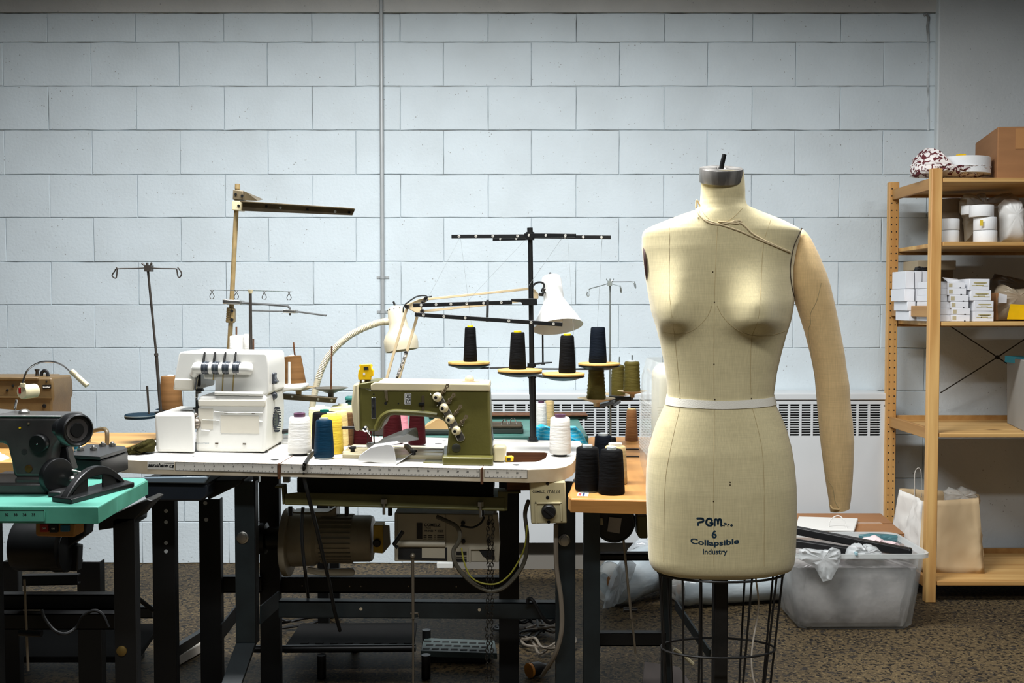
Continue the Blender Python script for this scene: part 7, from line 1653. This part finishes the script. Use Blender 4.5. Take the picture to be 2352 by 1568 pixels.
pd = lk(322, 954, -.02)
dc = build('cone_disc', MB().lathe(pd, [(.01, -.008), (m(33, lY), -.008), (m(34, lY), -.005), (m(34, lY), .002), (m(32, lY), .005), (m(20, lY), .004), (.008, .006)], 40), TDM, ls)
build('disc_rim', MB().lathe(pd, [(m(34.3, lY), -.001), (m(34.5, lY), .0003), (m(34.3, lY), .0016)], 40), mat('pale_rim', (108, 120, 124), .4), dc)
build('disc_arm', MB().bar(lk(325, 953, 0), lk(400, 941, .08), .02, .005), BLACKM, ls)
build('spike', MB().cyl(lk(342, 950, -.02), lk(338, 886, -.02), m(2.4, lY), n=10), DARKROD, ls)
hC = holder(393, 939, 34, 950, 3.10, TDM, ls)
c3 = thing('paper_cone', 'brown paper wrapped thread cone standing behind the twin hook stand pole', 'thread cone', hC); s3 = hC.y / F
build('wound_thread', MB().lathe(hC, [(.01, .0003), (26 * s3, .0008), (26.4 * s3, .004), (22.5 * s3, 60 * s3), (21.5 * s3, 74 * s3), (20.5 * s3, 76 * s3), (8 * s3, 77 * s3)], 36), T_KRAFT, c3)
build('cone_nose', MB().lathe(hC, [(8 * s3, 76 * s3), (6 * s3, 79 * s3), (0, 79.5 * s3)], 18), C_WHT, c3)
for x0, y1, lb in ((543, 771, 'white thread cone on the overlock machine spikes, beside the tan pole'), (565, 769, 'white thread cone on the overlock machine spikes, beside its thread mast')):
    cY = SYF + .235 + (0.03 if x0 == 565 else 0)
    base = P(x0, 816, cY); cone_at(base, x0, y1, 17 if x0 == 543 else 15, 15.5 if x0 == 543 else 14, T_WHITE, lb, C_WHT, 2, .4)
build('rear_spool_shelf', MB().box((P(537, 818, SYF + .2).x, SYF + .19, P(560, 822, SYF + .23).z), (P(600, 818, SYF + .2).x, SYF + .32, P(560, 816.4, SYF + .235).z)), OV, ov, bev=.003)

# ------------------------------------------------------------------ silver stand on the wooden table with olive cones
ss = thing('silver_thread_stand', 'slim silver thread stand with three wire hooks at the far end of the wooden table', 'thread stand', V((P(1402, 1000, 3.26).x, 3.26, WZ)))
vY = 3.26
def vk(x, y, d=0.0): return P(x, y, vY + d)
SIL = mat('zinc_rod', (150, 158, 158), .35, .7)
build('pole', MB().cyl(vk(1401, 640), vk(1401, 820), m(2.1, vY), n=12).cyl(vk(1401, 812), V((vk(1402, 1000).x, vY, WZ)), m(3, vY), n=14), SIL, ss)
build('hook_clamp', MB().pp([(1396, 645), (1406, 645), (1406, 656), (1396, 656)], vY - .012, .024).tube(smooth_path([vk(1397, 646), vk(1394, 643), vk(1393, 640)], 2), .002, 6).tube(smooth_path([vk(1405, 646), vk(1408, 643), vk(1409, 640)], 2), .002, 6), SIL, ss)
for pts in (((1396, 651, 0), (1380, 656, -.05), (1355, 663, -.12), (1350, 668, -.13), (1348, 676, -.13), (1350, 680, -.13), (1353, 678, -.13), (1354, 664, -.12)), ((1406, 647, 0), (1430, 647, .05), (1452, 647, .1), (1456, 650, .1), (1458, 658, .1), (1460, 662, .1), (1460, 654, .1), (1456, 646, .1)), ((1406, 652, 0), (1416, 655, -.1), (1424, 658, -.18), (1425, 668, -.18), (1427, 672, -.18), (1427, 664, -.18), (1424, 655, -.18))):
    build('wire_hook', MB().tube(smooth_path([vk(*q) for q in pts], 4), m(1.1, vY), 6), SIL, ss)
WOODH = mat('pale_cone_holder', (176, 158, 124), .5, var=.15, vscale=20)
k1 = holder(1370, 914, 44, 930, 3.14, WOODH, ss); k2 = holder(1419, 904, 38, 914, 3.40, WOODH, ss); k3 = holder(1452, 897, 34, 910, 3.22, WOODH, ss)
for a in (k1, k2, k3):
    b = vk(1401, 928); build('holder_arm', MB().bar(V((a.x, a.y, a.z - .026)), V((b.x, b.y, a.z - .026)), .022, .012), BLACKM, ss, bev=.002)
g_ = 'olive thread cones on the silver stand'
cone_at(k1 + V((0, 0, -.004)), 1370, 845, 22, 17.5, T_OLIVE, 'olive thread cone on the silver stand, tucked below the navy cone', None, rid=8, grp=g_)
cone_at(k2 + V((0, 0, -.004)), 1420, 838, 17, 14, T_OLIVE, 'olive thread cone on the silver stand, the middle one at the back', C_CLR, 3, .5, rid=8, grp=g_)
cone_at(k3 + V((0, 0, -.004)), 1452, 830, 19.5, 17, T_OLIVE, 'olive thread cone on the silver stand, next to the clear machine case', C_CLR, 3, .5, rid=8, grp=g_)
for a, x, y in ((k2, 1426, 819), (k3, 1455, 815)): build('spike', MB().cyl(V((a.x, a.y, a.z)), P(x - 3, y, a.y), m(1.7, a.y), n=8), SIL, ss)

# ------------------------------------------------------------------ lamps
lw = thing('swing_arm_lamp', 'white swing arm work lamp with cream arms and cone shade behind the black stand pole', 'lamp', on_tab(862, 1003))
wY = 3.17
def wk(x, y, d=0.0): return P(x, y, wY + d)
SHD = mat('white_lamp_enamel', (206, 206, 202), .3, var=.02)
def a1(x, y): return (860 + x / 3.675, 500 + y / 3.675)
axl = V((.13, -.34, -1)).normalized(); s0 = wk(1265, 634, .03); sl_ = m(1, wY)
build('shade_neck', MB().lathe(s0, [(0, 0), (18 * sl_, .001), (21 * sl_, 3 * sl_), (23 * sl_, 10 * sl_), (23.5 * sl_, 58 * sl_), (25 * sl_, 62 * sl_)], 36, axl), SHD, lw, sm=40)
sd = MB().lathe(s0, [(25 * sl_, 60 * sl_), (27 * sl_, 66 * sl_), (36 * sl_, 82 * sl_), (48 * sl_, 103 * sl_), (57 * sl_, 123 * sl_), (58 * sl_, 124 * sl_), (56.5 * sl_, 123 * sl_), (47 * sl_, 103 * sl_), (34 * sl_, 82 * sl_), (20 * sl_, 64 * sl_), (4 * sl_, 63 * sl_)], 44, axl)
shd = build('shade', sd, SHD, lw, sm=40)
build('bulb', MB().lathe(s0, [(8 * sl_, 64 * sl_), (8 * sl_, 78 * sl_), (14 * sl_, 90 * sl_), (17 * sl_, 102 * sl_), (12 * sl_, 112 * sl_), (0, 116 * sl_)], 20, axl), mat('frosted_bulb', (196, 192, 184), .3), shd)
build('switch_knob', MB().cyl(s0 + V((0, 0, -.002)), s0 - axl * 9 * sl_, 2.4 * sl_, n=10), BLACKP, lw)
build('swivel', MB().cyl(wk(1240, 676), wk(1252, 677, .02), m(4, wY), n=12).cyl(wk(1252, 662, 0), wk(1256, 690, .01), m(6, wY), n=12), DARKROD, lw)
build('neck_cord', MB().tube(smooth_path([wk(1252, 672, -.01), wk(1244, 668, -.03), wk(1250, 657, -.03), wk(1247, 650, -.03), wk(1238, 648, -.03), wk(1228, 652, -.02), wk(1222, 662, -.01)], 4), m(2.3, wY), 8), CABLE, lw)
ARMC = mat('cream_lamp_arm', (188, 170, 136), .4)
build('elbow_plate', MB().pp([a1(*q) for q in ((258, 742), (275, 725), (395, 678), (440, 668), (455, 680), (445, 700), (405, 730), (395, 790), (385, 800), (355, 806), (300, 775), (262, 765))], wY - .014, .02), ARMC, lw, bev=.002)
for x, y in ((277, 752), (434, 687), (405, 790), (408, 718)):
    c = P(*a1(x, y), wY - .015); build('pivot_bolt', MB().lathe(c, [(.0075, 0), (.0075, .003), (.004, .0035), (.003, .001), (0, .001)], 18, (0, -1, 0)), DARKROD, lw)
def strap(a, b, w_, d=0.0, mt=ARMC): build('arm_bar', MB().bar(wk(*a1(*a), d), wk(*a1(*b), d), .008, m(w_, wY)), mt, lw, bev=.001)
strap((430, 688), (1330, 596), 5.6); strap((405, 790), (1335, 690), 5.6, .012); strap((274, 760), (95, 1385), 6.2, .0); strap((360, 835), (200, 1385), 6.2, .012)
strap((95, 1385), (20, 1900), 6.2); strap((200, 1385), (70, 1900), 6.2, .012)
build('head_bracket', MB().pp([a1(*q) for q in ((1320, 585), (1350, 600), (1385, 640), (1385, 680), (1340, 700), (1318, 690))], wY - .008, .016), ARMC, lw, bev=.002)
sg = MB(); pA_, pB_ = wk(*a1(268, 1140), -.02), wk(*a1(192, 1345), -.02)
sg.tube([pA_ + (pB_ - pA_) * (i / 90) + V((.004 * math.cos(i * 1.3), .004 * math.sin(i * 1.3), 0)) for i in range(91)], .0016, 5)
build('tension_spring', sg, mat('spring_steel', (150, 146, 140), .3, .8), lw)
build('spring_rod', MB().cyl(wk(*a1(266, 1140), -.012), wk(*a1(180, 1372), -.012), .0035, n=8).ball(wk(*a1(266, 1138), -.014), .006), BLACKM, lw)
build('lamp_cord', MB().tube(smooth_path([wk(*a1(*q), -.02) for q in ((243, 800), (246, 760), (262, 730), (300, 700), (350, 668), (395, 657), (430, 658), (450, 668), (485, 664))], 4), m(1.7, wY), 6), CABLE, lw)
zc_ = on_tab(862, 1003).z
build('table_clamp', MB().box((wk(872, 990).x - .02, wY - .03, zc_), (wk(872, 990).x + .03, wY + .02, zc_ + .05)), DARKROD, lw, bev=.003)
lg_ = thing('gooseneck_lamp', 'ivory gooseneck lamp with ribbed bending tube and bell shade before the conduit', 'lamp', V((P(715, 960, 3.3).x, 3.34, GBZ)))
GOO = mat('ivory_lamp_plastic', (190, 181, 156), .3)
gY = 3.34
def gk(x, y, d=0.0): return P(x, y, gY + d)
axg = V((.16, -.10, -1)).normalized(); g0 = gk(908, 702); sg_ = m(1, gY)
build('shade', MB().lathe(g0, [(0, 0), (9 * sg_, .0006), (17 * sg_, 5 * sg_), (20 * sg_, 14 * sg_), (21.5 * sg_, 40 * sg_), (23 * sg_, 54 * sg_), (33 * sg_, 66 * sg_), (39 * sg_, 78 * sg_), (39.5 * sg_, 90 * sg_), (38 * sg_, 104 * sg_), (36.5 * sg_, 104 * sg_), (37.5 * sg_, 88 * sg_), (30 * sg_, 68 * sg_), (4 * sg_, 58 * sg_)], 44, axg), GOO, lg_, sm=45)
build('switch_knob', MB().cyl(g0 + V((0, 0, -.003)), g0 - axg * 10 * sg_ + V((-.004, 0, 0)), 2.4 * sg_, n=10), BLACKP, lg_)
vh = MB()
for k in range(9):
    a = 2 * math.pi * k / 9; u = axg.orthogonal().normalized(); w_ = axg.cross(u); c = g0 + axg * 8 * sg_ + (u * math.cos(a) + w_ * math.sin(a)) * 18.6 * sg_; vh.ball(c, .0022, 8, 5)
build('vent_hole', vh, SLOT, lg_, kind='stuff')
gp_ = smooth_path([gk(899, 737), gk(880, 739), (gk(860, 744)), gk(830, 756), gk(800, 773), gk(772, 797), gk(752, 822), gk(738, 850), gk(727, 885), gk(718, 930), V((gk(714, 960).x, gY, GBZ + .01))], 9)
gp2, rs_ = [], []
tot = 0.0
for i in range(len(gp_) - 1):
    for j in range(2):
        gp2.append(gp_[i] + (gp_[i + 1] - gp_[i]) * j / 2); rs_.append(.0118 if (len(gp2) % 2) else .0100)
build('flexible_tube', MB().tube(gp2, rs_, 16), GOO, lg_, sm=60)
build('tube_socket', MB().cyl(gk(905, 736.5), gk(884, 738.5), .0128, n=18), GOO, lg_)
bs_ = V((gk(714, 960).x, gY, GBZ)); build('weighted_base', MB().lathe(bs_, [(.07, .0005), (.075, .004), (.072, .014), (.02, .022), (.014, .03)], 36), GOO, lg_, sm=40)
